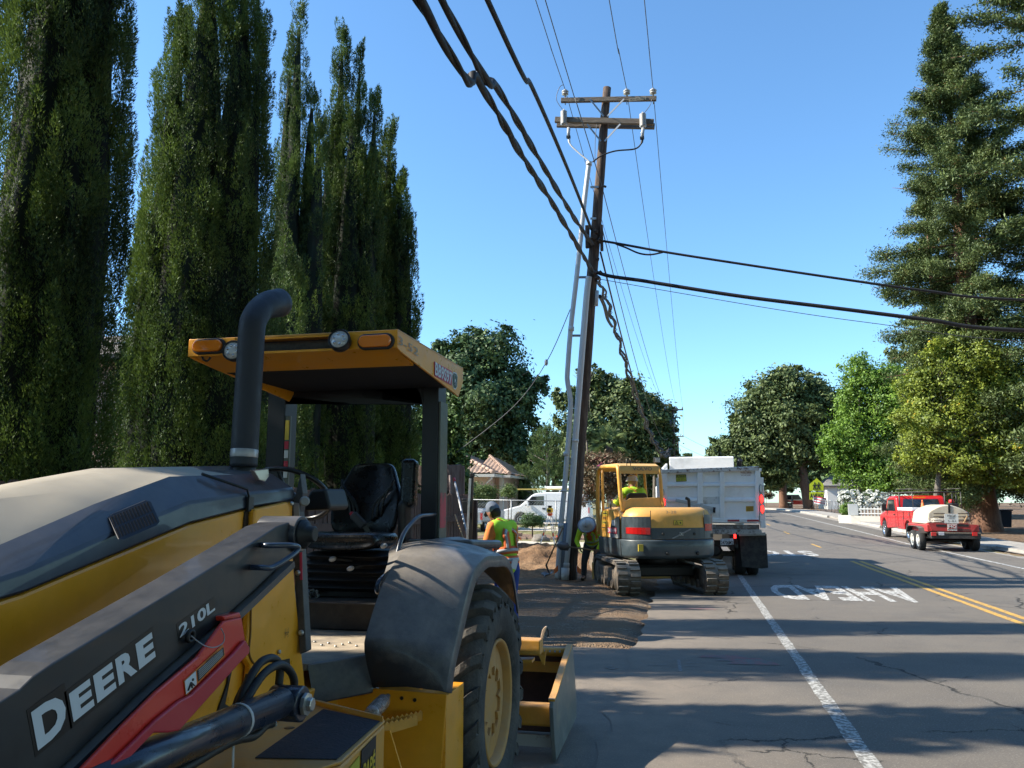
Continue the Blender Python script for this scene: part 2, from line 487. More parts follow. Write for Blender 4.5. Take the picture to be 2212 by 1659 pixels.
# wandering cracks
def cracks(scale, w, seedoff, gate_lo, gate_hi):
    ds = N.new('ShaderNodeTexNoise'); ds.inputs['Scale'].default_value = 1.6; ds.inputs['Detail'].default_value = 7; ds.inputs['Roughness'].default_value = .7
    L.new(tc.outputs['Object'], ds.inputs[0])
    va = N.new('ShaderNodeVectorMath'); va.operation = 'MULTIPLY_ADD'
    L.new(ds.outputs['Color'], va.inputs[0]); va.inputs[1].default_value = (.55, .55, 0); L.new(tc.outputs['Object'], va.inputs[2])
    vb = N.new('ShaderNodeVectorMath'); vb.operation = 'ADD'; vb.inputs[1].default_value = (seedoff, seedoff * 1.7, 0); L.new(va.outputs[0], vb.inputs[0])
    v = N.new('ShaderNodeTexVoronoi'); v.feature = 'DISTANCE_TO_EDGE'; v.inputs['Scale'].default_value = scale
    L.new(vb.outputs[0], v.inputs[0])
    return mth('MULTIPLY', mr(v.outputs[0], w, w * .3), mr(noise(.45, 3), gate_lo, gate_hi))
ck = mth('MULTIPLY', mth('MAXIMUM', cracks(.22, .0035, 3.1, .46, .52), cracks(.6, .0055, 11.7, .53, .58)), mr(px, -.6, .4))
c = mix(mth('MULTIPLY', ck, .85), c, (.02, .02, .02))
L.new(c, b.inputs['Base Color'])
bp = N.new('ShaderNodeBump'); bp.inputs['Strength'].default_value = .75; bp.inputs['Distance'].default_value = .008
L.new(mth('SUBTRACT', noise(70, 4, .8), mth('MULTIPLY', ck, 1.2)), bp.inputs['Height']); L.new(bp.outputs[0], b.inputs['Normal'])

def ribbon(name, x0, x1, y0, y1, dz, m, step=1.0, wob=0.0, wob1=0.0, kind='structure', thick=0.0, parent=None):
    yy = [y0]
    while yy[-1] < y1 - 1e-6:
        yy.append(min(y1, yy[-1] + (step if yy[-1] < 60 else step * 2)))
    V, Fc = [], []
    for i, y in enumerate(yy):
        a = x0 + (wob * random.uniform(-1, 1)); c_ = x1 + (wob1 * random.uniform(-1, 1)); s_ = sh(y); g = gz(y)
        V += [(a + s_, y, g + dz), (c_ + s_, y, g + dz)]
        if i: k = 2 * i; Fc.append((k - 2, k - 1, k + 1, k))
    o = MB().add(V, Fc).build(name, m, parent)
    if thick:
        md = o.modifiers.new('t', 'SOLIDIFY'); md.thickness = thick; md.offset = -1
    if kind: o['kind'] = kind
    return o
ribbon('road', XL, XR, -60, 320, 0, am, .3, .08, 0)
ribbon('driveway', -3.9, XL + .12, -30, 10.25, -.006, am, .45, 0, 0)
white = mat('road_paint', (.62, .62, .60), .8, vs=14, c2=(.17, .16, .145), mixlo=.43, mixhi=.56, detail=10, var=.1)
whitew = mat('road_paint_worn', (.50, .50, .48), .85, vs=22, c2=(.15, .145, .135), mixlo=.40, mixhi=.56, detail=12, var=.1)
yellow = mat('road_paint_yellow', (.60, .34, .06), .8, vs=16, c2=(.20, .16, .11), mixlo=.47, mixhi=.62, detail=10, var=.12)
ribbon('shoulder_line', 1.10, 1.225, -8, 22, .004, whitew, .25, .008, .008)
ribbon('edge_line', 8.72, 8.84, -8, 250, .004, white, .5, .006, .006)
ribbon('centre_line', 4.70, 4.82, -8, 26.3, .004, yellow, .5, .005, .005)
ribbon('centre_line', 4.95, 5.07, -8, 26.3, .004, yellow, .5, .005, .005)
for k, y in enumerate((33, 42.8, 52.6, 62.4, 72)): ribbon('centre_dash', 4.84, 4.95, y, y + 2.4, .004, yellow, 1)
# words for drivers coming the other way
def road_word(txt, x0, x1, y0, y1):
    vs, fs = text_mesh(txt, 1.0, .03)
    X = [v.x for v in vs]; Y = [v.y for v in vs]; a0, a1, c0, c1 = min(X), max(X), min(Y), max(Y)
    P = []
    for v in vs:
        x = x1 - (v.x - a0) / (a1 - a0) * (x1 - x0); y = y1 - (v.y - c0) / (c1 - c0) * (y1 - y0)
        P.append((x, y, gz(y) + .005))
    o = MB().add(P, fs).build('road_lettering', white); o['kind'] = 'structure'
road_word('AHEAD', 1.58, 4.22, 15.9, 18.6)
road_word('STOP', 1.50, 4.20, 28.2, 30.9)
# utility marks sprayed on the asphalt
chalk = mat('faint_spray_paint', (.30, .30, .29), .85, vs=30, c2=(.15, .145, .135), mixlo=.35, mixhi=.6)
pinkp = mat('faint_pink_spray', (.26, .115, .11), .85, vs=6, c2=(.15, .145, .135), mixlo=.42, mixhi=.56)
mk = MB()
def spray(mk, P, w):
    P = [Vector(p) for p in P]
    for a, b_ in zip(P, P[1:]):
        d = (b_ - a).normalized(); n = Vector((-d.y, d.x, 0)) * w / 2
        mk.add([a - n, a + n, b_ + n, b_ - n], [(0, 1, 2, 3)])
g1 = lambda u, v: at(u, v, z=.0045)
spray(mk, [g1(1466, 1425), g1(1470, 1450)], .035)
spray(mk, [g1(1400, 1437), g1(1440, 1436)], .02)
spray(mk, [g1(1480, 1432), g1(1510, 1431)], .02)
spray(mk, [g1(1480, 1438), g1(1505, 1439)], .02)
spray(mk, [g1(1320, 1437), g1(1310, 1441), g1(1322, 1445), g1(1334, 1441)], .02)
o = mk.build('survey_mark', chalk); o['kind'] = 'structure'
mk = MB()
for (u, v) in ((1510, 1315), (1600, 1425), (1625, 1432), (1560, 1418)):
    p = g1(u, v); mk.add([p + Vector((-.28, -.12, 0)), p + Vector((.3, -.06, 0)), p + Vector((.22, .14, 0)), p + Vector((-.2, .07, 0))], [(0, 1, 2, 3)])
o = mk.build('spray_mark', pinkp); o['kind'] = 'structure'

# kerb and pavement on the right
conc = mat('concrete', (.36, .335, .30), .9, var=.16, vs=2.2, c2=(.28, .255, .225), bump=.25, bs=60)
conc2 = mat('old_concrete', (.33, .30, .265), .9, var=.2, vs=3, c2=(.22, .20, .175), bump=.3, bs=60)
ribbon('gutter', XR - .02, XR + .55, -20, 130, .006, conc2, 3)
def kerb(y0, y1):
    yy = list(np.arange(y0, y1, 1.5)) + [y1]
    rings = []
    for y in yy:
        s_ = sh(y) + XR; g = gz(y)
        rings.append([Vector((s_ + .52, y, g - .05)), Vector((s_ + .55, y, g + .12)), Vector((s_ + .58, y, g + .145)), Vector((s_ + .72, y, g + .15)), Vector((s_ + .72, y, g - .05))])
    o = MB().loft(rings, True, False).build('kerb', conc); o['kind'] = 'structure'
kerb(-20, 26.2); kerb(32.5, 47); kerb(50, 62); kerb(68, 120)
ribbon('pavement', XR + .722, XR + 2.5, -20, 130, .147, conc, 2.0, thick=.2)
ribbon('driveway_apron', XR + .55, XR + .72, 26.2, 32.5, .05, conc2, 1)
# ------------------------------------------------------------------ vegetation
LEAF = {}
bark_brown = mat('bark_brown', (.13, .085, .06), .95, vs=5, c2=(.06, .04, .03), bump=1, bs=14, stretch=(3, 3, .35))
bark_red = mat('bark_redwood', (.20, .105, .065), .95, vs=6, c2=(.09, .05, .035), bump=1, bs=18, stretch=(3, 3, .25))
bark_grey = mat('bark_grey', (.16, .14, .115), .95, vs=5, c2=(.07, .06, .05), bump=1, bs=14, stretch=(2, 2, .4))
def rdir(r_, n):
    v = r_.normal(size=(n, 3)); return v / np.linalg.norm(v, axis=1)[:, None]
def quads(P, A, B):
    """diamond leaves: centres P, half axes A, B"""
    n = len(P)
    V = np.empty((n, 4, 3)); V[:, 0] = P - A; V[:, 1] = P - B + A * .1; V[:, 2] = P + A; V[:, 3] = P + B + A * .1
    return V.reshape(-1, 3), np.arange(4 * n).reshape(n, 4)
def leaf_cloud(r_, blobs, n, size, clumps=60, spread=.19, shell=(.5, 1.12), fill=.22, up=.3, asp=.5):
    """blobs = (cx,cy,cz,rx,ry,rz); leaves gather in clumps near the surface of each blob"""
    B = np.array(blobs, float)
    w = (B[:, 3] * B[:, 5]); w = w / w.sum()
    outP, outN = [], []
    for i, bl in enumerate(B):
        m = max(8, int(n * w[i])); k = max(6, int(clumps * w[i] * len(B) ** .5))
        d = rdir(r_, k); rad = r_.uniform(shell[0], shell[1], k)[:, None]
        cc = d * rad; cs = r_.uniform(.6, 1.35, k)
        idx = r_.integers(0, k, m)
        off = r_.normal(size=(m, 3)) * spread * cs[idx][:, None]
        off[:, 2] *= .75
        p = cc[idx] + off
        nf = int(m * fill)
        if nf: p[:nf] = rdir(r_, nf) * (r_.random(nf) ** .5)[:, None] * .8
        outP.append(bl[:3] + p * bl[3:6]); nn = p + rdir(r_, m) * .9; outN.append(nn)
    P = np.concatenate(outP); Nn = np.concatenate(outN); Nn[:, 2] += up
    Nn /= np.linalg.norm(Nn, axis=1)[:, None] + 1e-9
    t = rdir(r_, len(P)); A = np.cross(Nn, t); A /= np.linalg.norm(A, axis=1)[:, None] + 1e-9
    Bv = np.cross(Nn, A); s_ = size * r_.uniform(.6, 1.4, len(P))[:, None]
    return quads(P, A * s_, Bv * s_ * asp)
def limbs(base, trunk_top, blobs, r0, lean=None, seg=7):
    m = MB(); base = Vector(base); tt = Vector(trunk_top)
    mid = base.lerp(tt, .5) + (Vector(lean) if lean else Vector((0, 0, 0)))
    P = catmull([base - Vector((0, 0, .15)), base + Vector((0, 0, .25)), mid, tt], 4)
    n = len(P); m.tube(P, [r0 * (1.45 if i == 0 else 1.2 if i < 3 else 1 - .45 * i / n) for i in range(n)], 10)
    for bl in blobs:
        c = Vector(bl[:3]); st = mid.lerp(tt, random.uniform(.45, 1.0)); e = st.lerp(c, .95)
        q = st.lerp(e, .5) + Vector((random.uniform(-.2, .2), random.uniform(-.2, .2), random.uniform(0, .35))) * (e - st).length * .4
        PP = catmull([st, q, e], 4)
        m.tube(PP, [max(.02, r0 * .42 * (1 - .8 * i / len(PP))) for i in range(len(PP))], seg)
        for k in range(3):
            e2 = c + Vector([random.uniform(-.8, .8) * bl[3 + j] for j in range(3)])
            m.tube(catmull([q.lerp(e, .4), q.lerp(e2, .6) + Vector((0, 0, .1 * bl[5])), e2], 3), [max(.012, r0 * .18 * (1 - .12 * i)) for i in range(7)], 5)
    return m
def broad_tree(name, base, blobs, n, size, lm, bark, r0, label, group=None, seed=1, trunk_frac=.5, cat='tree', **kw):
    r_ = np.random.default_rng(seed); random.seed(seed)
    base = Vector(base)
    t = empty(name, base, label, cat, group)
    B = [list(b) for b in blobs]
    cx = sum(b[0] for b in B) / len(B); cy = sum(b[1] for b in B) / len(B); lo = min(b[2] - b[5] for b in B); hi = max(b[2] + b[5] for b in B)
    tt = base.lerp(Vector((cx, cy, lo + (hi - lo) * .6)), 1) if hi - base.z > 1.5 else Vector((cx, cy, (lo + hi) / 2))
    tt = Vector((base.x * .6 + cx * .4, base.y * .6 + cy * .4, lo + (hi - lo) * trunk_frac))
    if cat == 'tree':
        for bl in list(B):
            for d_ in rdir(r_, 4): q_ = r_.uniform(.22, .42); B.append([bl[j] + d_[j] * bl[3 + j] * 1.02 for j in range(3)] + [bl[3 + j] * q_ for j in range(3)])
    V, Fc = leaf_cloud(r_, B, int(n * 2.1), size * .68, **kw) if 'street' not in name else leaf_cloud(r_, B, n, size)
    V = V - np.array(base)
    fast_mesh('crown' if cat == 'tree' else 'foliage', V, Fc, lm, t)
    rel = [[b[0] - base.x, b[1] - base.y, b[2] - base.z] + b[3:] for b in B[:len(blobs)]]
    m = limbs((0, 0, 0), tt - base, rel, r0); m.local = True
    m.build('trunk' if cat == 'tree' else 'stem', bark, t)
    return t
def pxblobs(y, lst, deep=1.0, scat=.3):
    """(u, v, ru, rv[, dy]) measured on the photo -> ellipsoids standing at distance y"""
    out = []
    for q in lst:
        u, v, ru, rv = q[:4]; dy = q[4] if len(q) > 4 else random.uniform(-scat, scat) * ru * y / F
        yy = y + dy; c = at(u, v, y=yy); k = (c - Vector((0, 0, H))).dot(fwd) / F
        out.append((c.x, c.y, c.z, ru * k, ru * k * deep, rv * k))
    return out
def base_at(u, y):
    c = at(u, 1085, y=y); return Vector((c.x, y, float(ground_z(np.array([c.x]), np.array([y]))[0]) - .02))

def needles(P, D, Ln, W, r_):
    """narrow triangles from P along D"""
    n = len(P); s_ = np.cross(D, rdir(r_, n)); s_ /= np.linalg.norm(s_, axis=1)[:, None] + 1e-9
    V = np.empty((n, 3, 3)); V[:, 0] = P - s_ * W[:, None]; V[:, 1] = P + s_ * W[:, None]; V[:, 2] = P + D * Ln[:, None]
    return V.reshape(-1, 3), np.arange(3 * n).reshape(n, 3)

cyp_m = leaf_mat('cypress_leaf', (.012, .034, .012), (.20, .29, .048), trans=.28, rv=.3)
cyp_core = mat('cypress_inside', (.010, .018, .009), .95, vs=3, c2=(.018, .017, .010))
def cypress(x, y, leaders, label, seed, n=900, per=85, nl=.085, skirt=.25):
    """leaders = (dx, dy, height, radius); each an upright flame built of many small plumes"""
    r_ = np.random.default_rng(seed); t = empty('cypress_tree', (x, y, 0), label, 'tree', 'cypress trees in the roadside row')
    Ps, Ds, Ls, Ws = [], [], [], []
    core = LM(); tot = sum(l[2] * l[3] for l in leaders)
    prof = lambda q: np.clip(np.minimum(1, .74 + q * 1.1) * np.clip((1 - q) / .5, 0, 1) ** .6, .02, 1)
    for li, (dx, dy_, h_, rad) in enumerate(leaders):
        m = int(n * h_ * rad / tot); z = skirt + (h_ - skirt - .35) * r_.random(m) ** .9; z[:4] = h_ - .5; tt = z / h_; ph = r_.random(m) * 6.283; ph[:4] = 0
        fl = 1 + .07 * np.sin(ph * 5 + seed + 1.5 * np.sin(tt * 6)) + .14 * vnoise(ph * 2.2 + li * 9, z, .6, seed) + .13 * vnoise(ph * 1.2 + 3, z, 1.9, seed + 3)
        Rr = rad * prof(tt) * fl * (.92 + .16 * r_.random(m) ** 3); Rr[:4] = .02
        Lp = r_.uniform(.35, .95, m) * (1.1 - .35 * tt); rp = r_.uniform(.07, .15, m) * (1.1 - .4 * tt)
        B = np.stack([dx + Rr * np.cos(ph), dy_ + Rr * np.sin(ph), z], 1); O = np.stack([np.cos(ph), np.sin(ph), np.zeros(m)], 1)
        ax = O * r_.uniform(.0, .22, m)[:, None] + rdir(r_, m) * .10 + np.array([0, 0, 1.0]); ax /= np.linalg.norm(ax, axis=1)[:, None]
        idx = np.repeat(np.arange(m), per); k = len(idx); s_ = r_.random(k) ** .9; d = rdir(r_, k); d += O[idx] * .35; d -= ax[idx] * (d * ax[idx]).sum(1)[:, None]; d /= np.linalg.norm(d, axis=1)[:, None] + 1e-9
        P = B[idx] + ax[idx] * (s_ * Lp[idx])[:, None] + d * (rp[idx] * np.sin(np.pi * np.clip(.15 + s_ * .85, 0, 1)) ** .7 * r_.random(k) ** .4)[:, None]
        D = ax[idx] * .9 + d * .55 + rdir(r_, k) * .3; D /= np.linalg.norm(D, axis=1)[:, None]
        Ps.append(P); Ds.append(D); Ls.append(nl * r_.uniform(.6, 1.5, k)); Ws.append(nl * .17 * r_.uniform(.6, 1.4, k))
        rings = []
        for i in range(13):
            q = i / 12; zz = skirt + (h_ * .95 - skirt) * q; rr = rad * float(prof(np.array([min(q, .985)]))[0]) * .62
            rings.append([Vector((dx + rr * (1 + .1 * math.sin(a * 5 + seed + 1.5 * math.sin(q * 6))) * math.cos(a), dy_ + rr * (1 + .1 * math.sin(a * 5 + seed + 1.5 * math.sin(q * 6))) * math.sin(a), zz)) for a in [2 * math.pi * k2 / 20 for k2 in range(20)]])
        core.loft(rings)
    V, Fc = needles(np.concatenate(Ps), np.concatenate(Ds), np.concatenate(Ls), np.concatenate(Ws), r_)
    fast_mesh('crown', V, Fc, cyp_m, t); core.build('light_blocking_core', cyp_core, t)  # solid dark core added inside the crown to block light passing through
    tr = LM(); tr.tube([(0, 0, -.2), (0, 0, .5), (0, .02, 2.0)], [.22, .17, .12], 10); tr.build('trunk', bark_brown, t)
def cyp_px(y, L_, *a, **k):
    """leaders measured on the photo: (u, v of the tip, depth offset, radius)"""
    x0 = at(L_[0][0], 1085, y=y).x
    cypress(x0, y, [(at(u, 1085, y=y + d).x - x0, d, at(u, v, y=y + d).z, r_) for u, v, d, r_ in L_], *a, **k)
# the visible five, nearest first, then the ones beside and behind the camera that shade the road
cyp_px(8.2, [(55, -420, -.1, .78), (134, -260, 0, .42), (20, -300, -.1, .65)], 'nearest tall dark cypress, cut off by the left edge of the photo', 3, 1900, 190, .042)
cyp_px(10.8, [(385, -90, 0, .70), (468, -60, .1, .56), (320, 30, -.1, .39), (510, 60, .1, .22), (290, 420, -.1, .36)], 'broad cypress behind the exhaust stack, second from the left', 5, 1900, 190, .042, skirt=1.0)
cyp_px(16.4, [(603, 8, 0, .36), (585, 110, 0, .36), (545, 600, -3.4, .6), (575, 570, -2.2, .6), (600, 540, -1.1, .6), (640, 190, .2, .42), (600, 330, -.2, .62), (660, 260, 0, .4)], 'narrow pointed cypress above the left end of the loader canopy, third from the left', 9, 1500, 130, .052)
cyp_px(17.6, [(706, 60, 0, .34), (748, 100, .2, .26), (786, 195, .2, .30), (735, 240, -.2, .62), (690, 240, 0, .55), (775, 330, 0, .5)], 'ragged cypress with several split leaders, fourth from the left', 12, 1800, 130, .056)
cyp_px(18.6, [(822, 265, 0, .32), (850, 375, 0, .42), (812, 400, -.1, .62), (868, 470, .1, .32), (790, 330, .2, .4)], 'right-hand cypress of the row, beside the open sky', 15, 1500, 130, .06)
cypress(-7.5, 5.55, [(0, 0, 12.5, .56), (-.2, .9, 5.0, .5), (-.1, -.9, 5.0, .5)], 'cypress beside the camera, left of the photo', 21, 500, 40, .2)
cypress(-7.5, 3.72, [(0, 0, 12.0, .34), (0, -.7, 4.7, .5)], 'slim cypress beside the camera, left of the photo', 24, 400, 40, .16)
cypress(-7.5, 2.12, [(0, 0, 12.0, .42)], 'cypress behind the camera, left of the photo', 22, 400, 40, .2)
cypress(-7.5, -1.5, [(0, 0, 12.0, .9)], 'farthest cypress behind the camera, left of the photo', 23, 400, 40, .2)
# ------------------------------------------------------------------ broad trees, redwoods, shrubs
oak_m = leaf_mat('oak_leaf', (.030, .050, .015), (.15, .19, .058), trans=.15)
dk_m = leaf_mat('dark_leaf', (.018, .040, .015), (.095, .15, .045), trans=.15)
br_m = leaf_mat('bright_leaf', (.05, .11, .015), (.26, .42, .05), trans=.38)
yl_m = leaf_mat('maple_leaf', (.06, .095, .012), (.34, .40, .045), trans=.35, c3=(.62, .42, .03), p3=.05)
rw_m = leaf_mat('redwood_leaf', (.026, .046, .014), (.15, .195, .058), trans=.15, c3=(.18, .11, .035), p3=.02)
pine_m = leaf_mat('pine_leaf', (.03, .06, .018), (.17, .24, .07), trans=.2)
myr_m = leaf_mat('myrtle_leaf', (.05, .045, .02), (.16, .095, .05), trans=.25, c3=(.30, .07, .07), p3=.22)
shr_m = leaf_mat('shrub_leaf', (.04, .07, .015), (.17, .23, .06), trans=.3)
box_m = leaf_mat('boxwood_leaf', (.018, .045, .012), (.08, .15, .035), trans=.2)
flo_m = leaf_mat('white_petal', (.62, .63, .58), (.85, .85, .80), trans=.3)
palm_m = leaf_mat('palm_frond', (.05, .08, .025), (.20, .26, .10), trans=.2)

# left of the pole, far side of the yard
broad_tree('shade_tree', base_at(1050, 66), pxblobs(66, [(1055, 765, 62, 58), (1000, 800, 62, 60), (1110, 830, 55, 55), (1040, 870, 80, 70), (1120, 890, 45, 50), (975, 890, 52, 70), (1060, 950, 75, 60), (985, 970, 55, 60), (1120, 960, 42, 50), (1010, 735, 34, 30), (1165, 835, 22, 24), (960, 760, 26, 25)]), 26000, .26, dk_m, bark_brown, .5, 'large dark blue-green tree towering over the tiled roof, left of the utility pole', seed=31, clumps=110, spread=.2)
broad_tree('shade_tree', base_at(900, 78), pxblobs(78, [(905, 930, 50, 60), (870, 960, 55, 60), (940, 985, 40, 40)]), 9000, .3, dk_m, bark_brown, .4, 'dark tree glimpsed behind the loader canopy post, right of the last cypress', seed=32)
broad_tree('shade_tree', base_at(1330, 84), pxblobs(84, [(1300, 850, 45, 48), (1265, 880, 40, 50), (1350, 870, 50, 50), (1330, 930, 75, 55), (1395, 915, 50, 50), (1240, 935, 45, 60), (1380, 960, 60, 55), (1300, 990, 80, 50), (1420, 980, 45, 50), (1275, 815, 26, 26), (1365, 840, 26, 22), (1205, 860, 22, 20)]), 24000, .3, oak_m, bark_grey, .5, 'wide dark green tree mass directly behind the excavator cab and palm', seed=33, clumps=110)
broad_tree('shade_tree', base_at(1415, 92), pxblobs(92, [(1400, 880, 34, 28), (1430, 905, 32, 34), (1415, 940, 36, 34), (1440, 960, 22, 34), (1390, 905, 22, 22), (1452, 990, 16, 32)]), 8500, .28, leaf_mat('ochre_leaf', (.04, .05, .015), (.21, .20, .055), trans=.25), bark_grey, .35, 'olive and yellowish topped tree left of the second utility pole', seed=34)
broad_tree('background_tree', base_at(1200, 100), pxblobs(100, [(1200, 1000, 90, 45), (1080, 1020, 90, 45), (1330, 1020, 90, 45), (1420, 1030, 70, 45), (960, 1020, 90, 50)]), 9000, .45, dk_m, bark_brown, .5, 'low dark belt of trees behind the white van and the house', seed=35, up=.2)
# airy bare twigs over the mid trees
tw = LM(); bt = base_at(1268, 60)
for s_ in range(14):
    a = Vector((random.uniform(-.3, .3), 0, 9.6)); d = Vector((random.uniform(-1, 1), random.uniform(-.4, .4), random.uniform(.8, 1.9)))
    P = catmull([a - Vector((0, 0, 2.5)), a, a + d * .6 + Vector((0, 0, .2)), a + d], 3); tw.tube(P, [.02 * (1 - i / len(P)) + .006 for i in range(len(P))], 4)
tw.tube([(0, 0, 0), (.1, 0, 4), (0, 0, 9.0)], [.12, .09, .05], 7)
to = empty('bare_tree', bt, 'thin tree with bare twiggy top just left of the utility pole', 'tree'); tw.build('trunk', bark_grey, to)
V, Fc = leaf_cloud(np.random.default_rng(5), [(-.5, 0, 7.3, .7, .7, .9), (.5, 0, 6.6, .9, .8, 1.0), (-.2, 0, 8.2, .4, .4, .5)], 1100, .14, clumps=14, spread=.2); fast_mesh('crown', V, Fc, dk_m, to)

def pine(u, y, h_, w, label, seed=41):
    r_ = np.random.default_rng(seed); b_ = base_at(u, y); t = empty('pine_tree', b_, label, 'tree')
    tr = LM(); tr.tube([(0, 0, -.1), (.1, 0, h_ * .5), (0, 0, h_ * .9)], [.2, .13, .05], 8)
    Ps, Ds, Ls = [], [], []
    for i in range(150):
        q = r_.random() ** .8; z0 = h_ * (.10 + .78 * q); a = r_.random() * 6.283; ln = w * (1 - q * .72) * r_.uniform(.6, 1.05)
        e = np.array([math.cos(a) * ln, math.sin(a) * ln, z0 + ln * .28 + r_.uniform(-.1, .35)])
        s_ = np.array([0, 0, z0])
        if i % 3 == 0: tr.tube([s_, (s_ + e) / 2 + np.array([0, 0, -.05]), e], [.045, .03, .012], 5)
        for k in range(9):
            f_ = r_.uniform(.35, 1.0); c = s_ + (e - s_) * f_ + r_.normal(size=3) * .14 * np.array([1, 1, .7]); m = 26
            stem = np.array([math.cos(a) * .35, math.sin(a) * .35, .9]); stem = stem / np.linalg.norm(stem)
            tt = r_.random(m)[:, None]
            Ps.append(c + stem * tt * .34); d = rdir(r_, m) * .75 + stem * .8; d /= np.linalg.norm(d, axis=1)[:, None]; Ds.append(d); Ls.append(r_.uniform(.1, .2, m))
    P = np.concatenate(Ps); V, Fc = needles(P, np.concatenate(Ds), np.concatenate(Ls), np.full(len(P), .014), r_)
    fast_mesh('crown', V, Fc, pine_m, t); tr.build('trunk', bark_grey, t)
pine(1182, 60, 7.4, 3.0, 'light green pine with upright candles left of the utility pole')
pine(1128, 62, 4.2, 1.1, 'small slim young pine between the tiled house and the bigger pine', 43)
# palm
pb = base_at(1318, 60); pt = empty('palm_tree', pb, 'fan palm poking up above the crape myrtle', 'tree')
r_ = np.random.default_rng(8); ptz = at(1318, 962, y=60).z - pb.z
tr = LM(); tr.tube([(0, 0, -.1), (0, 0, ptz * .5), (0, 0, ptz)], [.3, .24, .26], 10); tr.build('trunk', bark_brown, pt)
Vs, k0 = [], 0
for i in range(46):
    a = r_.random() * 6.283; el = r_.uniform(-.55, 1.35); d = np.array([math.cos(a) * math.cos(el), math.sin(a) * math.cos(el), math.sin(el)]); c = np.array([0, 0, ptz]) + d * r_.uniform(.7, 1.05)
    sd = np.cross(d, [0, 0, 1.0]); sd /= np.linalg.norm(sd) + 1e-6; up_ = np.cross(sd, d)
    for j in range(15):
        th = -1.35 + 2.7 * j / 14; dd = d * math.cos(th) + sd * math.sin(th); ln = .95 * (1 - .25 * abs(th) / 1.35)
        e = c + dd * ln - np.array([0, 0, .18 + .2 * abs(th) / 1.35]) * (1.2 - el * .5); n_ = np.cross(dd, up_); w_ = .028
        Vs += [c - n_ * w_ * .4, c + n_ * w_ * .4, c + dd * ln * .55 + n_ * w_, e]; 
fast_mesh('crown', np.array(Vs), np.arange(len(Vs)).reshape(-1, 4), palm_m, pt)
broad_tree('crape_myrtle', base_at(1290, 42), pxblobs(42, [(1285, 1000, 36, 26), (1325, 1005, 40, 28), (1300, 1035, 52, 34), (1360, 1015, 30, 24), (1345, 1050, 45, 30), (1262, 1030, 24, 30), (1275, 1065, 35, 25)]), 12000, .085, myr_m, bark_grey, .09, 'crape myrtle with reddish foliage and seed heads behind the excavator cab', seed=44, clumps=120, spread=.25)
V, Fc = leaf_cloud(r_, [(0, 0, 0, .16, .16, .14)], 160, .05, clumps=12)
fb = at(1296, 1009, y=41.0); tag(fast_mesh('flower_cluster', V + np.array(fb), Fc, leaf_mat('magenta_petal', (.45, .03, .22), (.7, .07, .38))), 'bright magenta blossom on top of the crape myrtle', 'flower')
# young cypress seen over the roof, arborvitae by the fence
def upright(name, u, y, h_, rad, lm, label, seed, n=9000, sz=.09, z0=0.0, group=None):
    r_ = np.random.default_rng(seed); b_ = base_at(u, y); t = empty(name, b_, label, 'shrub' if h_ < 4.2 else 'tree', group)
    V, Fc = leaf_cloud(r_, [(0, 0, z0 + h_ * .32, rad, rad, h_ * .34), (0, 0, z0 + h_ * .62, rad * .82, rad * .82, h_ * .28), (.1, 0, z0 + h_ * .84, rad * .42, rad * .42, h_ * .18)], n, sz, clumps=110, spread=.17, up=.1, asp=.45)
    fast_mesh('foliage', V, Fc, lm, t); s = LM(); s.tube([(0, 0, -.1), (0, 0, h_ * .8 + z0)], [.07, .03], 6); s.build('stem', bark_brown, t)
arb = leaf_mat('arborvitae_leaf', (.02, .05, .012), (.10, .17, .035), trans=.2)
upright('evergreen_shrub', 905, 22, 4.2, .75, arb, 'dark green evergreen rising behind the fence, left of the canopy post', 51)
upright('evergreen_shrub', 972, 23, 4.7, .62, arb, 'tall conical green evergreen at the end of the fence, right of the canopy post', 52, 12000)
upright('evergreen_shrub', 992, 24, 3.3, .45, arb, 'lower part of the hedge of evergreens, closest to the house', 53, 6000)
upright('young_conifer', 1041, 62, 5.5, .55, arb, 'small bright conifer standing over the tiled roof', 54, 2500, .1, 0)
# shrubs in the yard
def bush(u, v, y, ru, rv, lm, label, seed, n=2500, sz=.06, name='garden_shrub', group=None, mixm=None):
    bl = pxblobs(y, [(u, v, ru, rv, 0), (u - ru * .45, v + rv * .3, ru * .6, rv * .7, 0), (u + ru * .45, v + rv * .25, ru * .6, rv * .75, 0)])
    return broad_tree(name, base_at(u, y), bl, n, sz, lm, bark_brown, .04, label, group, seed, cat='shrub', clumps=50)
bush(1042, 1068, 44, 32, 26, shr_m, 'yellow-green bushy shrub against the pink house wall', 61, 5000, .075)
bush(1098, 1062, 49, 16, 14, shr_m, 'small bright shrub just behind the van bonnet', 62, 1500, .07)
bush(1150, 1124, 37, 24, 15, box_m, 'round dark green boxwood in the planting bed beside the tripod', 63, 5000, .04)
bush(1373, 1010 + 46, 40, 20, 22, shr_m, 'green shrub seen through the right side of the excavator cab', 64, 2500, .07)

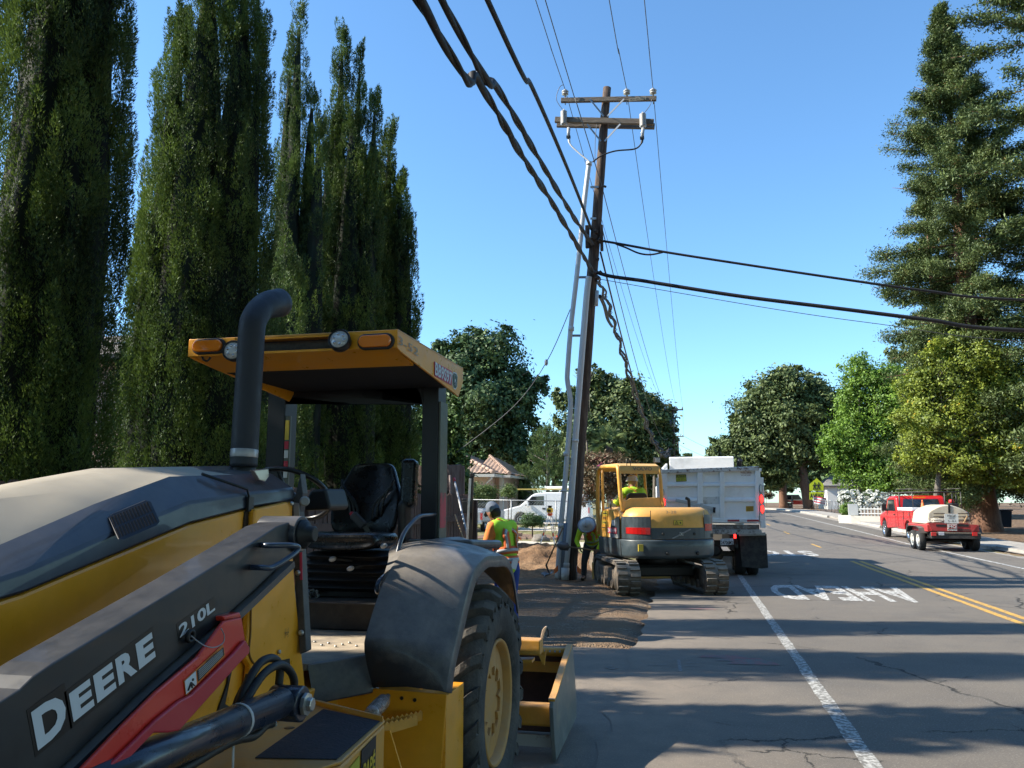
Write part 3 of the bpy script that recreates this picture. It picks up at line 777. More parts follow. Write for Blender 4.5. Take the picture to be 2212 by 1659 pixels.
# -------- right-hand side
def big_oak():
    y = 104; bl = pxblobs(y, [(1705, 830, 46, 36), (1655, 850, 46, 40), (1760, 850, 46, 40), (1625, 895, 52, 48), (1700, 890, 62, 52), (1785, 895, 55, 48), (1830, 880, 34, 46), (1612, 950, 34, 46), (1660, 960, 55, 52), (1740, 950, 60, 46), (1805, 950, 50, 46), (1690, 1005, 48, 36), (1625, 1000, 30, 40), (1655, 1038, 34, 18), (1700, 812, 30, 22), (1592, 965, 24, 34), (1780, 990, 40, 28)])
    return broad_tree('oak_tree', base_at(1746, y), bl, 44000, .30, oak_m, bark_brown, .75, 'large spreading oak with a thick dark trunk beside the bend of the road', seed=71, clumps=160, spread=.19, trunk_frac=.35)
big_oak()
broad_tree('oak_tree', base_at(1562, 150), pxblobs(150, [(1562, 965, 24, 26), (1545, 985, 20, 22), (1585, 985, 24, 26), (1560, 1005, 30, 22)]), 6000, .35, oak_m, bark_brown, .4, 'smaller round oak farther up the road, left of the large oak', seed=72)
broad_tree('background_tree', base_at(1500, 300), pxblobs(300, [(1485, 990, 14, 10), (1505, 996, 16, 8), (1525, 1000, 16, 7), (1468, 1003, 14, 8), (1540, 1004, 18, 7)]), 4000, .7, oak_m, bark_brown, .4, 'distant low tree line just above the dump truck', seed=73)
def redbark():
    b_ = base_at(1692, 112); t = empty('redwood_tree', b_, 'straight reddish trunk with low dark branches left of the red jeep', 'tree')
    s = LM(); s.tube([(0, 0, -.2), (0, 0, .4), (0, 0, 2.5), (0, 0, 9)], [.75, .58, .5, .3], 12); s.build('trunk', bark_red, t)
    B = np.array(pxblobs(112, [(1680, 1035, 30, 14), (1665, 1015, 34, 16), (1708, 1020, 30, 14), (1690, 990, 34, 20)])); B[:, :3] -= np.array(b_)
    V, Fc = leaf_cloud(np.random.default_rng(6), B, 5000, .28, clumps=50); fast_mesh('crown', V, Fc, oak_m, t)
redbark()
def bg_right():
    broad_tree('background_tree', base_at(1900, 150), pxblobs(150, [(1700, 1040, 60, 22), (1780, 1030, 60, 28), (1860, 1020, 70, 45), (1960, 1010, 80, 60), (2060, 1020, 80, 60)]), 9000, .6, dk_m, bark_brown, .5, 'dark belt of trees behind the white bungalow', seed=74)
    broad_tree('maple_tree', base_at(1850, 66), pxblobs(66, [(1852, 800, 36, 34), (1915, 815, 40, 36), (1955, 870, 50, 48), (1990, 935, 50, 50), (1798, 965, 30, 40), (1835, 850, 26, 30), (1880, 830, 34, 40), (1850, 885, 46, 40), (1910, 880, 46, 48), (1835, 945, 42, 42), (1890, 945, 52, 46), (1950, 935, 48, 48), (1850, 1000, 52, 38), (1915, 1000, 54, 40), (1970, 990, 46, 42), (1815, 1000, 24, 40), (1890, 1038, 60, 24), (1950, 1040, 50, 24)]), 40000, .15, br_m, bark_grey, .3, 'bright green leafy tree over the white rose hedge and the red truck', seed=75, clumps=170, spread=.2, trunk_frac=.4)
    broad_tree('maple_tree', base_at(2010, 44), pxblobs(44, [(2075, 760, 34, 50), (2030, 790, 46, 44), (2110, 780, 46, 50), (2165, 820, 50, 60), (2205, 900, 46, 60), (2050, 830, 40, 40), (2000, 850, 42, 44), (1965, 835, 34, 38), (2060, 900, 60, 50), (1990, 920, 55, 46), (2035, 965, 60, 42), (2100, 850, 30, 50), (2110, 930, 34, 44), (1985, 985, 46, 36), (2080, 1000, 50, 34), (2130, 1010, 42, 30), (2180, 1040, 44, 24), (2150, 960, 50, 44), (2195, 985, 44, 44), (2140, 870, 44, 50), (2180, 900, 44, 50), (2110, 1030, 30, 20)]), 34000, .11, yl_m, bark_grey, .2, 'yellow-flecked maple growing in front of the tall redwood', seed=76, clumps=150, spread=.2, trunk_frac=.35)
bg_right()
broad_tree('shade_tree', base_at(2090, 74), pxblobs(74, [(1965, 810, 56, 56), (2020, 770, 66, 66), (2100, 760, 76, 86), (1950, 905, 62, 66), (2050, 900, 86, 76), (2160, 890, 80, 100), (1985, 1000, 76, 56), (2100, 1015, 80, 56), (2200, 1030, 60, 46)]), 15000, .22, oak_m, bark_brown, .5, 'deep green tree mass between the bright tree and the redwoods', seed=77)
def redwood(u, y, top_v, label, seed, wmax, n_br=150, low=.06, r0=.75, prof=None, sz=.20, leaf_n=150, tipy=0):
    """a straight trunk, whorls of boughs, feathery sprays on every bough"""
    r_ = np.random.default_rng(seed); b_ = base_at(u, y); h_ = at(u - 55, top_v, y=y).z - b_.z
    t = empty('redwood_tree', b_, label, 'tree', 'redwood trees behind the trailer')
    s = LM(); s.tube([(0, 0, -.3), (0, 0, .5), (0, 0, 2.0), (0, 0, h_ * .5), (0, 0, h_ * .985)], [r0 * 1.35, r0 * 1.05, r0 * .85, r0 * .5, .03], 14)
    Ps, Ns = [], []
    for i in range(n_br):
        q = (i + r_.random()) / n_br; q = low + (1 - low) * q ** .92; z0 = h_ * q; a = r_.random() * 6.283
        ln = wmax * float(np.interp(q, *prof)) * r_.uniform(.55, 1.12)
        up0 = float(np.interp(q, [0, .5, .8, 1], [-.25, -.05, .45, 1.2])); droop = float(np.interp(q, [0, .6, 1], [.1, .12, -.05]))
        d = np.array([math.cos(a), math.sin(a), up0]); d /= np.linalg.norm(d)
        pts = [np.array([0, 0, z0]) + d * ln * f_ - np.array([0, 0, droop * ln * f_ * f_]) + np.array([0, 0, .16 * ln * max(0, f_ - .6)]) for f_ in (0, .35, .7, 1.0)]
        if z0 > 1.5: s.tube(pts, [.07 * (1.2 - q), .055 * (1.2 - q), .03, .01], 4, smooth=True)
        m = int(leaf_n * (.35 + ln / wmax)); f_ = r_.uniform(.22, 1.05, m); k = max(2, int(ln * 2.1))
        cl = r_.uniform(.3, 1.0, k); f_ = cl[r_.integers(0, k, m)] + r_.normal(size=m) * .07
        base_ = np.array([np.array([np.interp(x_, (0, .35, .7, 1.0), [p[j] for p in pts]) for x_ in f_]) for j in range(3)]).T
        sp = r_.normal(size=(m, 3)) * np.array([.23, .23, .19]) * (.5 + .28 * ln ** .5)
        Ps.append(base_ + sp); nn = rdir(r_, m) * .8 + np.array([0, 0, .6]); Ns.append(nn)
    P = np.concatenate(Ps); Nn = np.concatenate(Ns); Nn /= np.linalg.norm(Nn, axis=1)[:, None]
    A = np.cross(Nn, rdir(r_, len(P))); A /= np.linalg.norm(A, axis=1)[:, None]; B = np.cross(Nn, A); ss = sz * r_.uniform(.5, 1.5, len(P))[:, None]
    V, Fc = quads(P, A * ss, B * ss * .32); fast_mesh('crown', V, Fc, rw_m, t); s.build('trunk', bark_red, t)
PR = ([0, .1, .47, .58, .74, .84, .9, .96, 1], [.5, .9, 1, .92, .60, .38, .27, .13, .03])
redwood(2124, 47, 12, 'tall redwood with its spire against the sky and massive trunk behind the trailer', 81, 4.8, 290, .06, .72, PR, .07, 1900)
redwood(2385, 43, -420, 'nearest redwood, only its left boughs entering at the right edge', 83, 5.8, 170, .05, .8, ([0, .1, .5, .7, 1], [.9, 1, .95, .7, .05]), .095, 1500)
redwood(2050, 70, 420, 'shorter redwood behind the maple, in the gap left of the spire', 84, 4.6, 110, .08, .5, PR, .13, 700)
# rose hedge, hedge, foliage of the flower bed
broad_tree('rose_hedge', base_at(1868, 62), pxblobs(62, [(1826, 1075, 14, 14, 0), (1845, 1072, 14, 12, .5), (1885, 1080, 24, 18, .3), (1862, 1088, 16, 16, 0), (1915, 1082, 14, 16, 0)]), 3500, .07, box_m, bark_brown, .03, 'rose hedge covered in white blossom behind the small picket fence', seed=91, cat='shrub')
V, Fc = leaf_cloud(np.random.default_rng(92), pxblobs(61.7, [(1826, 1073, 15, 15, 0), (1845, 1070, 14, 12, .4), (1885, 1078, 25, 19, .2), (1862, 1086, 17, 17, -.1), (1912, 1080, 12, 14, 0)]), 3300, .075, clumps=130, spread=.07, fill=.02, shell=(.85, 1.1), asp=.9)
rh = bpy.data.objects['rose_hedge']; fl = fast_mesh('blossom', V - np.array(rh.location), Fc, flo_m, rh)
broad_tree('clipped_hedge', base_at(1831, 60), pxblobs(60, [(1824, 1104, 11, 14, 0), (1838, 1104, 11, 14, 0), (1831, 1098, 15, 12, 0)]), 3500, .06, br_m, bark_brown, .03, 'clipped bright green hedge at the corner of the raised planter', seed=93, cat='shrub')
broad_tree('garden_shrub', base_at(1655, 118), pxblobs(118, [(1650, 1068, 12, 9, 0), (1664, 1070, 10, 8, 0)]), 900, .12, myr_m, bark_brown, .03, 'reddish shrub beside the distant mailbox', seed=94, cat='shrub')

# unseen trees added behind and beside the camera to block part of the sky
for i, (x, y, z, r_) in enumerate(((19, 3, 11, 6), (15, -9, 12, 7.5), (8, -17, 13, 8), (-3, -16, 13, 7.5), (-14, -13, 12, 7), (25, 14, 12, 6.5))):
    broad_tree('street_tree', (x, y, 0), [(x, y, z, r_, r_, 7), (x + 2, y + 1, z + 5, r_ * .7, r_ * .7, 5), (x - 2, y - 1, z - 3, r_ * .8, r_ * .8, 5)], 4200, .8, oak_m, bark_brown, .35, ('added sky-blocking tree right of the camera', 'added sky-blocking tree right and behind the camera', 'added sky-blocking tree far behind on the right', 'added sky-blocking tree straight behind the camera', 'added sky-blocking tree behind on the left', 'added sky-blocking tree beside the right pavement, out of frame')[i], 'unseen trees added to block part of the sky', 200 + i)
# ------------------------------------------------------------------ house, fences, yard
stucco = mat('stucco_pink', (.50, .34, .26), .9, var=.06, vs=1.5, bump=.3, bs=40)
trimw = mat('trim_cream', (.52, .49, .43), .6, var=.06, vs=3)
tilem = mat('clay_tile', (.46, .31, .23), .85, var=.25, vs=2.5, c2=(.30, .22, .17))
winm = glass_mat('window_glass')
def tile_face(mb, a, b, c, d, pitch=.33, row=.42):
    """a-b along the eave, d above a, c above b"""
    a, b, c, d = map(Vector, (a, b, c, d)); w = (b - a).length; hgt = ((d + c) / 2 - (a + b) / 2).length
    nu = int(w / pitch) * 6; nv = max(2, int(hgt / row)); n = (b - a).cross(d - a + (c - b)).normalized()
    if n.z < 0: n = -n
    u_ = (b - a).normalized(); rings = []
    for j in range(nv):
        for lip in (0, 1):
            t = (j + lip) / nv; l = a.lerp(d, t); r_ = b.lerp(c, t); line = []
            for i in range(nu + 1):
                p = a + u_ * (w * i / nu) ; s_ = w * i / nu
                off = (l - a).dot(u_); wid = (r_ - l).length
                x = min(max(s_, off), off + wid); q = l + u_ * (x - off)
                line.append(q + n * (.07 * abs(math.sin(math.pi * s_ / pitch)) + (.05 if lip == 0 else 0)))
            rings.append(line)
    return mb.loft(rings, caps=False, smooth=True, close=False)
def house():
    o = empty('house', (-15.5, 57, gz(55)), 'pink stucco house with a clay tile hip roof behind the fence', 'house')
    y0 = 54.0; zE = at(1040, 1024, y=y0).z; xr = at(1054, 1050, y=y0).x; xl = xr - 11; y1 = y0 + 11
    MB().span((xl, y0, .2), (xr, y1, zE - .15)).span((xr - .01, y0 + 2.2, .2), (xr + .6, y1 - .3, zE - .15)).build('wall', stucco, o)
    ov = .55; zt = zE + 2.5; ex, ey = xr + ov, y0 - ov; rx = (xl + xr) / 2
    r_ = MB(); tile_face(r_, (xl - ov, ey, zE), (ex, ey, zE), (rx + .3, y0 + 5.0, zt), (rx - .3, y0 + 5.0, zt))
    tile_face(r_, (ex, ey, zE), (ex, y1 + ov, zE), (rx + .3, y1 - 5, zt), (rx + .3, y0 + 5.0, zt))
    r2 = (ex + .6, ey + 2.2); tile_face(r_, (ex - 2, r2[1], zE), (r2[0], r2[1], zE), (ex - 1.9, y0 + 6, zE + 1.5), (ex - 2, y0 + 6, zE + 1.5))
    tile_face(r_, (r2[0], r2[1], zE), (r2[0], y1, zE), (ex - 1.9, y1 - 3, zE + 1.5), (ex - 1.9, y0 + 6, zE + 1.5))
    rf = r_.build('roof', tilem, o)
    h_ = MB()
    for a, b in (((ex, ey, zE + .1), (rx + .3, y0 + 5, zt + .1)), ((r2[0], r2[1], zE + .1), (ex - 1.9, y0 + 6, zE + 1.6))):
        P = [Vector(a).lerp(Vector(b), i / 16) for i in range(17)]
        for p, q in zip(P, P[1:]): h_.tube([p, q + (q - p) * .1], [.15, .11], 8)
    h_.build('ridge_cap', tilem, rf)
    g_ = MB().span((xl - ov, ey - .12, zE - .22), (ex + .06, ey - .01, zE - .02)).span((ex + .0, ey, zE - .2), (ex + .1, y1, zE - .02)).span((xl - ov, ey, zE - .16), (ex, y0, zE - .13))
    g_.span((ex - 1, r2[1] - .12, zE - .2), (r2[0] + .1, r2[1] - .01, zE - .03)).span((r2[0], r2[1], zE - .2), (r2[0] + .1, y1, zE - .03))
    g_.build('gutter', trimw, rf)
    d = at(1063, 1040, y=y0 - .1); MB().tube([(ex - .1, ey - .05, zE - .2), (ex - .15, ey - .05, zE - .35), (xr - .1, y0 - .07, zE - .65), (xr - .1, y0 - .07, .4)], .05, 8).build('downspout', trimw, o)
    MB().box((xr + .5, y0 + 2.05, (zE) / 2 + .1), (.28, .28, zE - .2)).build('porch_post', trimw, o)
    w = MB().span((xl + 3, y0 - .03, 1.4), (xl + 4.6, y0 + .05, 2.6)).build('window', trimw, o); MB().span((xl + 3.1, y0 - .045, 1.5), (xl + 4.5, y0 - .032, 2.5)).build('pane', winm, w)
house()
def small_house():
    """roof corner glimpsed between the first two cypresses"""
    p = at(215, 745, y=26); x1 = p.x + 1.3
    o = empty('house', (x1 - 4, 30, 0), 'grey shingled roof corner with a small chimney, glimpsed between the two nearest cypresses', 'house')
    MB().span((x1 - 8, 26.5, 0), (x1 - .4, 34, p.z - .6)).build('wall', stucco, o)
    sh_ = mat('shingle', (.24, .21, .18), .9, vs=6, var=.2, c2=(.17, .15, .13))
    r_ = MB(); z = p.z - .5
    rf = r_.add([(x1 - 9, 25.8, z), (x1, 25.8, z), (x1 - 2.6, 30, z + 1.7), (x1 - 6, 30, z + 1.7), (x1, 34.5, z), (x1 - 9, 34.5, z)], [(0, 1, 2, 3), (1, 4, 2), (2, 4, 5, 3), (0, 3, 5)]).build('roof', sh_, o, solid=.18)
    q = at(213, 700, y=28); MB().box((q.x + .1, 28, q.z - .3), (.25, .25, .9)).box((q.x + .1, 28, q.z + .2), (.42, .42, .1)).build('chimney', mat('flue_dark', (.10, .09, .085), .7), rf)
small_house()

wood_red = mat('fence_redwood', (.115, .066, .052), .9, var=.25, vs=5, c2=(.10, .06, .05), stretch=(4, 4, .5), bump=.5, bs=20)
wood_grey = mat('fence_grey_wood', (.24, .185, .17), .9, var=.25, vs=4, c2=(.17, .105, .09), stretch=(4, 4, .5), bump=.5, bs=20)
def picket_fence(name, a, b, z, w, gap, th, m, label, rail_zs, dog=.04, post_every=2.4, cat='fence', face=-1, zj=.015, post_extra=0.0, m2=None):
    a, b = Vector(a), Vector(b); d = (b - a); Ln = d.length; d.normalize(); n = Vector((-d.y, d.x, 0))
    o = empty(name, (a + b) / 2, label, cat)
    bd = MB(); s_ = 0
    while s_ + w <= Ln + .001:
        p = a + d * s_; q = a + d * (s_ + w); g0 = min(float(ground_z(np.array([p.x]), np.array([p.y]))[0]), .3) - .02; zt = z + random.uniform(-zj, zj)
        k = dog
        tl = random.uniform(-.006, .006)
        P = [Vector((p.x, p.y, g0)), Vector((q.x, q.y, g0)), Vector((q.x, q.y, zt - k)) + d * tl, Vector((q.x, q.y, zt)) - d * k + d * tl, Vector((p.x, p.y, zt)) + d * k + d * tl, Vector((p.x, p.y, zt - k)) + d * tl]
        off = n * random.uniform(-.004, .004)
        bd.prism([v + off for v in P], n * th); s_ += w + gap
    bd.build('board_panel', m, o)
    r_ = MB()
    for rz_ in rail_zs:
        r_.bar(Vector((a.x, a.y, rz_)) + n * (-.035 if face < 0 else th + .035), Vector((b.x, b.y, rz_)) + n * (-.035 if face < 0 else th + .035), .05, .09)
    r_.build('rail', m2 or m, o)
    k = max(1, round(Ln / post_every))
    for i in range(k + 1):
        p = a + d * (Ln * i / k) + n * (-.10 if face < 0 else th + .10)
        MB().span((p.x - .045, p.y - .045, -.1), (p.x + .045, p.y + .045, z - .1 + post_extra)).build('post', m2 or m, o)
    return o
# fence boards facing the road shoulder (parallel to the road) and the taller one across
xa = at(880, 1085, y=11.6).x
picket_fence('picket_fence', (-4.02, 1.0, 0), (-4.02, 14.6, 0), 1.92, .085, .018, .018, wood_red, 'low dark red picket fence running along the road shoulder behind the loader', (.45, 1.5), dog=.02, face=-1)
y9 = 19.6; z9 = at(930, 1004, y=y9).z
picket_fence('board_fence', (at(860, 1085, y=y9).x, y9, 0), (at(1001, 1085, y=y9).x, y9, 0), z9, .145, .006, .02, wood_grey, 'tall grey dog-eared board fence across the yard behind the low picket fence', (z9 - .62, .5), dog=.035, face=-1)
# loose boards stacked upright at the fence corner
t = empty('fence_boards', (at(985, 1085, y=17).x, 17, 0), 'bundle of tall weathered boards standing upright at the fence end', 'boards')
m = MB()
for i, (u, v) in enumerate(((975, 1005), (981, 1004), (987, 1004), (993, 1003), (999, 1006))):
    p = at(u, v, y=17 + i * .15); m.box((p.x, p.y, p.z / 2), (.075, .03, p.z), rot=(0, .004 * (i - 2), .5))
m.build('board_panel', wood_grey, t, bevel=.008)
def leaner(name, u0, v0, u1, v1, y0, y1, r_, m, label, cat, tip=None, seg=8, z0=None):
    b_ = at(u0, v0, y=y0) if z0 is None else at(u0, v0, z=z0); t_ = at(u1, v1, y=y1); o = empty(name, b_, label, cat)
    MB().tube([b_, t_], r_, seg).build('shaft', m, o)
    if tip: d = (t_ - b_).normalized(); MB().tube([t_ - d * tip[0], t_ + d * .01], r_ * 1.35, seg).build('tip', tip[1], o)
    return o
alu = mat('aluminium', (.62, .63, .65), .38, .85, var=.08, vs=8)
alud = mat('aluminium_dull', (.42, .43, .45), .5, .5, var=.12, vs=8)
redp = mat('paint_red', (.55, .025, .025), .4, var=.1, vs=6)
orangep = mat('paint_orange', (.75, .16, .03), .6)
leaner('prism_pole', 1011, 1165, 981, 1034, 12.2, 13.6, .018, alud, 'slim aluminium pole with a red tip leaning on the picket fence', 'pole', (.1, redp))
leaner('wooden_stake', 1003, 1170, 983, 1112, 12.4, 13.3, .012, mat('lath', (.50, .33, .17), .8), 'thin pale wooden lath leaning against the fence foot', 'stake')
leaner('wooden_rod', 974, 1100, 972, 1027, 13.9, 14.1, .022, wood_grey, 'short weathered stick poking up above the picket fence', 'stick')
def rod():
    b_ = at(1016, 1172, y=10.6); t_ = at(1020, 1026, y=10.6); o = empty('grade_rod', b_, 'upright grade rod with black and metal faces beside the man in orange', 'measuring rod')
    d = t_ - b_
    MB().bar(b_, t_, .045, .03).build('rod_black', mat('black_anodised', (.018, .018, .02), .35), o, bevel=.003)
    b2 = at(1009, 1172, y=10.55); t2 = at(1016, 1028, y=10.55)
    MB().bar(b2, b2.lerp(t2, .96), .03, .02).build('rod_silver', alu, o, bevel=.002)
    c = b_.lerp(t_, .52); MB().box(c + Vector((-.05, -.02, 0)), (.12, .07, .16)).box(b_.lerp(t_, .62) + Vector((-.09, -.02, 0)), (.07, .05, .05)).build('clamp', mat('black_anodised', (.02, .02, .02)), o, bevel=.008)
    MB().box(t_, (.06, .05, .06)).build('cap', mat('black_plastic', (.015, .015, .016), .45), o, bevel=.01)
rod()
# tripod with laser level
def tripod():
    y = 24.0; top = at(1188, 1108, y=y); o = empty('laser_tripod', (top.x, y, 0), 'white survey tripod standing on the dirt by the pole', 'tripod')
    wt = mat('tripod_white', (.72, .72, .70), .4, var=.05, vs=6); og = mat('tripod_orange', (.75, .12, .03), .45)
    for i, (u, v, dy) in enumerate(((1162, 1193, -.3), (1201, 1192, -.35), (1218, 1180, .7))):
        f = at(u, v, y=y + dy); f.z = float(ground_z(np.array([f.x]), np.array([f.y]))[0])
        q = top + (f - top).normalized() * .06
        for sgn in (-1, 1):
            MB().tube([q + Vector((.03 * sgn, 0, 0)), q.lerp(f, .55) + Vector((.018 * sgn, 0, 0))], .011, 6).build('leg', wt, o)
        MB().tube([q.lerp(f, .5), f], [.017, .014], 8).build('lower_leg', wt, o)
        MB().tube([q.lerp(f, .48), q.lerp(f, .56)], .027, 8).build('leg_clamp', og, o)
        MB().tube([f.lerp(q, .07), f], [.02, .006], 8).build('foot', og, o)
    MB().lathe(top - Vector((0, 0, .05)), [(.05, -.04), (.075, -.02), (.08, .02), (.08, .045)], seg=16).build('head', og, o)
    l = empty('laser_level', top, 'yellow rotating laser level mounted on the tripod head', 'laser level')
    yl = mat('laser_yellow', (.80, .50, .03), .4); bk = mat('black_plastic', (.015, .015, .016), .45)
    MB().lathe(top, [(.06, 0), (.09, .01), (.10, .04), (.10, .12), (.085, .15)], seg=8, smooth=False).build('body', yl, l, bevel=.008)
    MB().lathe(top, [(.055, .15), (.055, .19), (.07, .195), (.07, .215), (.03, .22)], seg=14).build('beacon', bk, l)
    MB().box(top + Vector((0, -.098, .07)), (.09, .02, .06)).build('panel', bk, l, bevel=.005)
tripod()
def stake(u, v0, v1, y, label, col_m, wood, tape=None):
    b_ = at(u, v0, y=y); t_ = at(u + 1, v1, y=y); o = empty('grade_stake', b_, label, 'stake')
    MB().bar(b_ - Vector((0, 0, .1)), t_, .035, .018, up=(0, 1, 0)).build('shaft', wood, o)
    MB().bar(b_.lerp(t_, .80), t_ + Vector((0, 0, .004)), .04, .024, up=(0, 1, 0)).build('painted_top', col_m, o)
    if tape: MB().add([b_.lerp(t_, .72), b_.lerp(t_, .72) + Vector((.09, -.02, -.03)), b_.lerp(t_, .70) + Vector((.13, .01, -.1)), b_.lerp(t_, .68)], [(0, 1, 2, 3)]).build('ribbon', col_m, o, solid=.002)
wl_ = mat('lath', (.50, .33, .17), .8)
stake(1116, 1212, 1137, 20.5, 'orange topped grade stake standing in the dirt left of the tripod', orangep, wl_, True)
stake(1312, 1150, 1092, 26, 'orange topped stake between the white van and the excavator cab', orangep, wl_)
# marker flags by the pole base
for (u, v, s_, lab) in ((1246, 1248, 1, 'orange marker flag right of the pole foot'), (1206, 1232, -1, 'small orange marker flag left of the pole foot')):
    p = at(u, v, y=18.2); o = empty('marker_flag', p, lab, 'marker flag'); p.z = .05
    MB().tube([p, p + Vector((0, 0, .33))], .004, 5).build('wire', alud, o); q = p + Vector((0, 0, .33))
    MB().add([q, q + Vector((.10 * s_, .02, -.10)), q + Vector((.09 * s_, -.02, -.2)), q + Vector((0, 0, -.13))], [(0, 1, 2, 3)]).build('flag', orangep, o, solid=.002)
# shovel leaning on the riser
def shovel():
    a = at(1166, 1252, z=.04); b_ = at(1216, 1140, y=17.9); o = empty('shovel', a, 'long handled shovel leaning against the grey riser pipe', 'shovel')
    k = a.lerp(b_, .28)
    MB().tube([k, b_], .017, 8).build('handle', mat('ash_wood', (.28, .17, .09), .7, var=.2, vs=6), o)
    st = mat('worn_steel', (.16, .15, .145), .5, .6, var=.2, vs=8)
    e = at(1186, 1237, z=.14)
    MB().tube([k.lerp(b_, .05), k, k.lerp(e, .7), e], [.02, .022, .021, .018], 8).build('socket', st, o)
    d = (a - e).normalized(); s_ = d.cross(Vector((0, 0, 1))).normalized(); n = s_.cross(d)
    rings = []
    for t_, w in ((0, .07), (.06, .12), (.2, .125), (.28, .09), (.34, .02)):
        rings.append([e + d * t_ + s_ * w * q + n * (.05 * q * q - .02) for q in (-1, -.5, 0, .5, 1)])
    MB().loft(rings, False, True, False).build('blade', st, o, solid=.006)
shovel()
# paving, planting bed, edging bricks and rocks in the yard
drive = mat('drive_concrete', (.50, .44, .35), .9, var=.1, vs=2)
def slab(pts, name, m, dz):
    V = [Vector((p[0], p[1], gz(p[1]) + dz)) for p in pts]; o = MB().add(V, [tuple(range(len(V)))]).build(name, m); o['kind'] = 'structure'
slab([(-13, 30.5), (-.9, 29), (-.9, 33.5), (-13, 35.2)], 'driveway', drive, .055)
slab([(-14, 43), (-3.5, 43), (-3.5, 60), (-14, 60)], 'driveway', drive, .055)
rockm = mat('rock', (.19, .165, .135), .9, var=.2, vs=5, c2=(.12, .105, .09), bump=.8, bs=12)
def rock(p, s_, label, seed, m=rockm, name='rock', rot=0):
    r_ = np.random.default_rng(seed); bm = bmesh.new(); bmesh.ops.create_icosphere(bm, subdivisions=3, radius=1)
    for v in bm.verts:
        q = v.co; k = 1 + .18 * float(vnoise(q.x + 5, q.y + q.z * 1.3, .7, seed)) + .1 * float(vnoise(q.z + 9, q.x * 1.7, .35, seed + 1)); v.co = Vector((q.x * s_[0] * k, q.y * s_[1] * k, q.z * s_[2] * k))
    me = bpy.data.meshes.new(name); bm.to_mesh(me); bm.free(); me.materials.append(m); o = bpy.data.objects.new(name, me); col.objects.link(o); o.location = p; o.rotation_euler = (0, 0, rot)
    for f in me.polygons: f.use_smooth = True
    return tag(o, label, 'rock')
p = gat(1166, 1172); rock((p.x, p.y, gz(p.y) + .1), (.42, .3, .28), 'dark boulder lying behind the tripod legs', 3)
brick = mat('edging_brick', (.30, .20, .15), .9, var=.2, vs=5)
bo = empty('brick_edging', gat(1100, 1130), 'low stack of tan edging blocks at the planting bed by the van', 'brick edging'); m = MB()
for j in range(3):
    for i in range(9 - j * 2):
        u = 1093 + i * 5.3 - j * 3; p = at(u, 1132 - j * 6.5, y=36.2); m.box((p.x, 36.2 + random.uniform(-.03, .03), gz(36) + .1 + j * .15), (.26, .2, .14), rot=(0, 0, random.uniform(-.15, .15)))
for i in range(22):
    p = at(1090 - i * 6 + 60, 1130, y=35.8); m.box((-9 + i * .28, 35.9, gz(36) + .08), (.26, .18, .14), rot=(0, 0, random.uniform(-.15, .15)))
m.build('block_row', brick, bo, bevel=.015)
slab([(-10, 36), (-2.8, 35.6), (-2.8, 39.5), (-10, 39.8)], 'planting_bed', mat('bark_mulch', (.14, .08, .05), .95, vs=12, var=.4, c2=(.26, .17, .11), bump=1, bs=20), .06)
# chain link fence in front of the van
def link_fence(x0, y0, x1, y1, ztop, label, cell=.09, name='chain_link_fence', h_=1.15, posts=4, wr=.0035, m=None):
    m = m or mat('galvanised', (.34, .35, .36), .5, .7)
    a = Vector((x0, y0, 0)); b_ = Vector((x1, y1, 0)); d = b_ - a; Ln = d.length; d.normalize(); o = empty(name, (a + b_) / 2, label, 'fence')
    t = MB(); t.tube([Vector((x0, y0, ztop[0])), Vector((x1, y1, ztop[1]))], .021, 8); t.build('top_rail', m, o)
    for i in range(posts):
        p = a.lerp(b_, i / (posts - 1)); zt = ztop[0] + (ztop[1] - ztop[0]) * i / (posts - 1); MB().tube([Vector((p.x, p.y, zt - h_ - .1)), Vector((p.x, p.y, zt + .03))], .028, 8).build('post', m, o)
    w = MB(); n = int(Ln / cell)
    for sgn in (1, -1):
        for i in range(-int(h_ / cell), n + int(h_ / cell)):
            s0 = i * cell; s1 = s0 + sgn * h_; z0, z1 = -h_, 0.0
            lo, hi = 0, Ln
            t0, t1 = 0.0, 1.0
            if s1 != s0:
                for lim in (lo, hi):
                    tt = (lim - s0) / (s1 - s0)
                    if (s1 > s0 and lim == lo) or (s1 < s0 and lim == hi): t0 = max(t0, tt)
                    else: t1 = min(t1, tt)
            if t1 - t0 < .02: continue
            f = lambda t_: a + d * (s0 + (s1 - s0) * t_) + Vector((0, 0, (ztop[0] + (ztop[1] - ztop[0]) * (s0 + (s1 - s0) * t_) / Ln) + z0 + (z1 - z0) * t_))
            w.tube([f(t0), f(t1)], wr, 3, False, False)
    w.build('mesh', m, o)
p0 = at(1010, 1079, y=40.5); p1 = at(1300, 1084, y=40.5)
link_fence(p0.x, 40.5, p1.x, 40.5, (p0.z, p1.z), 'chain link fence with a thin top rail in front of the white van', cell=.15, wr=.0028)

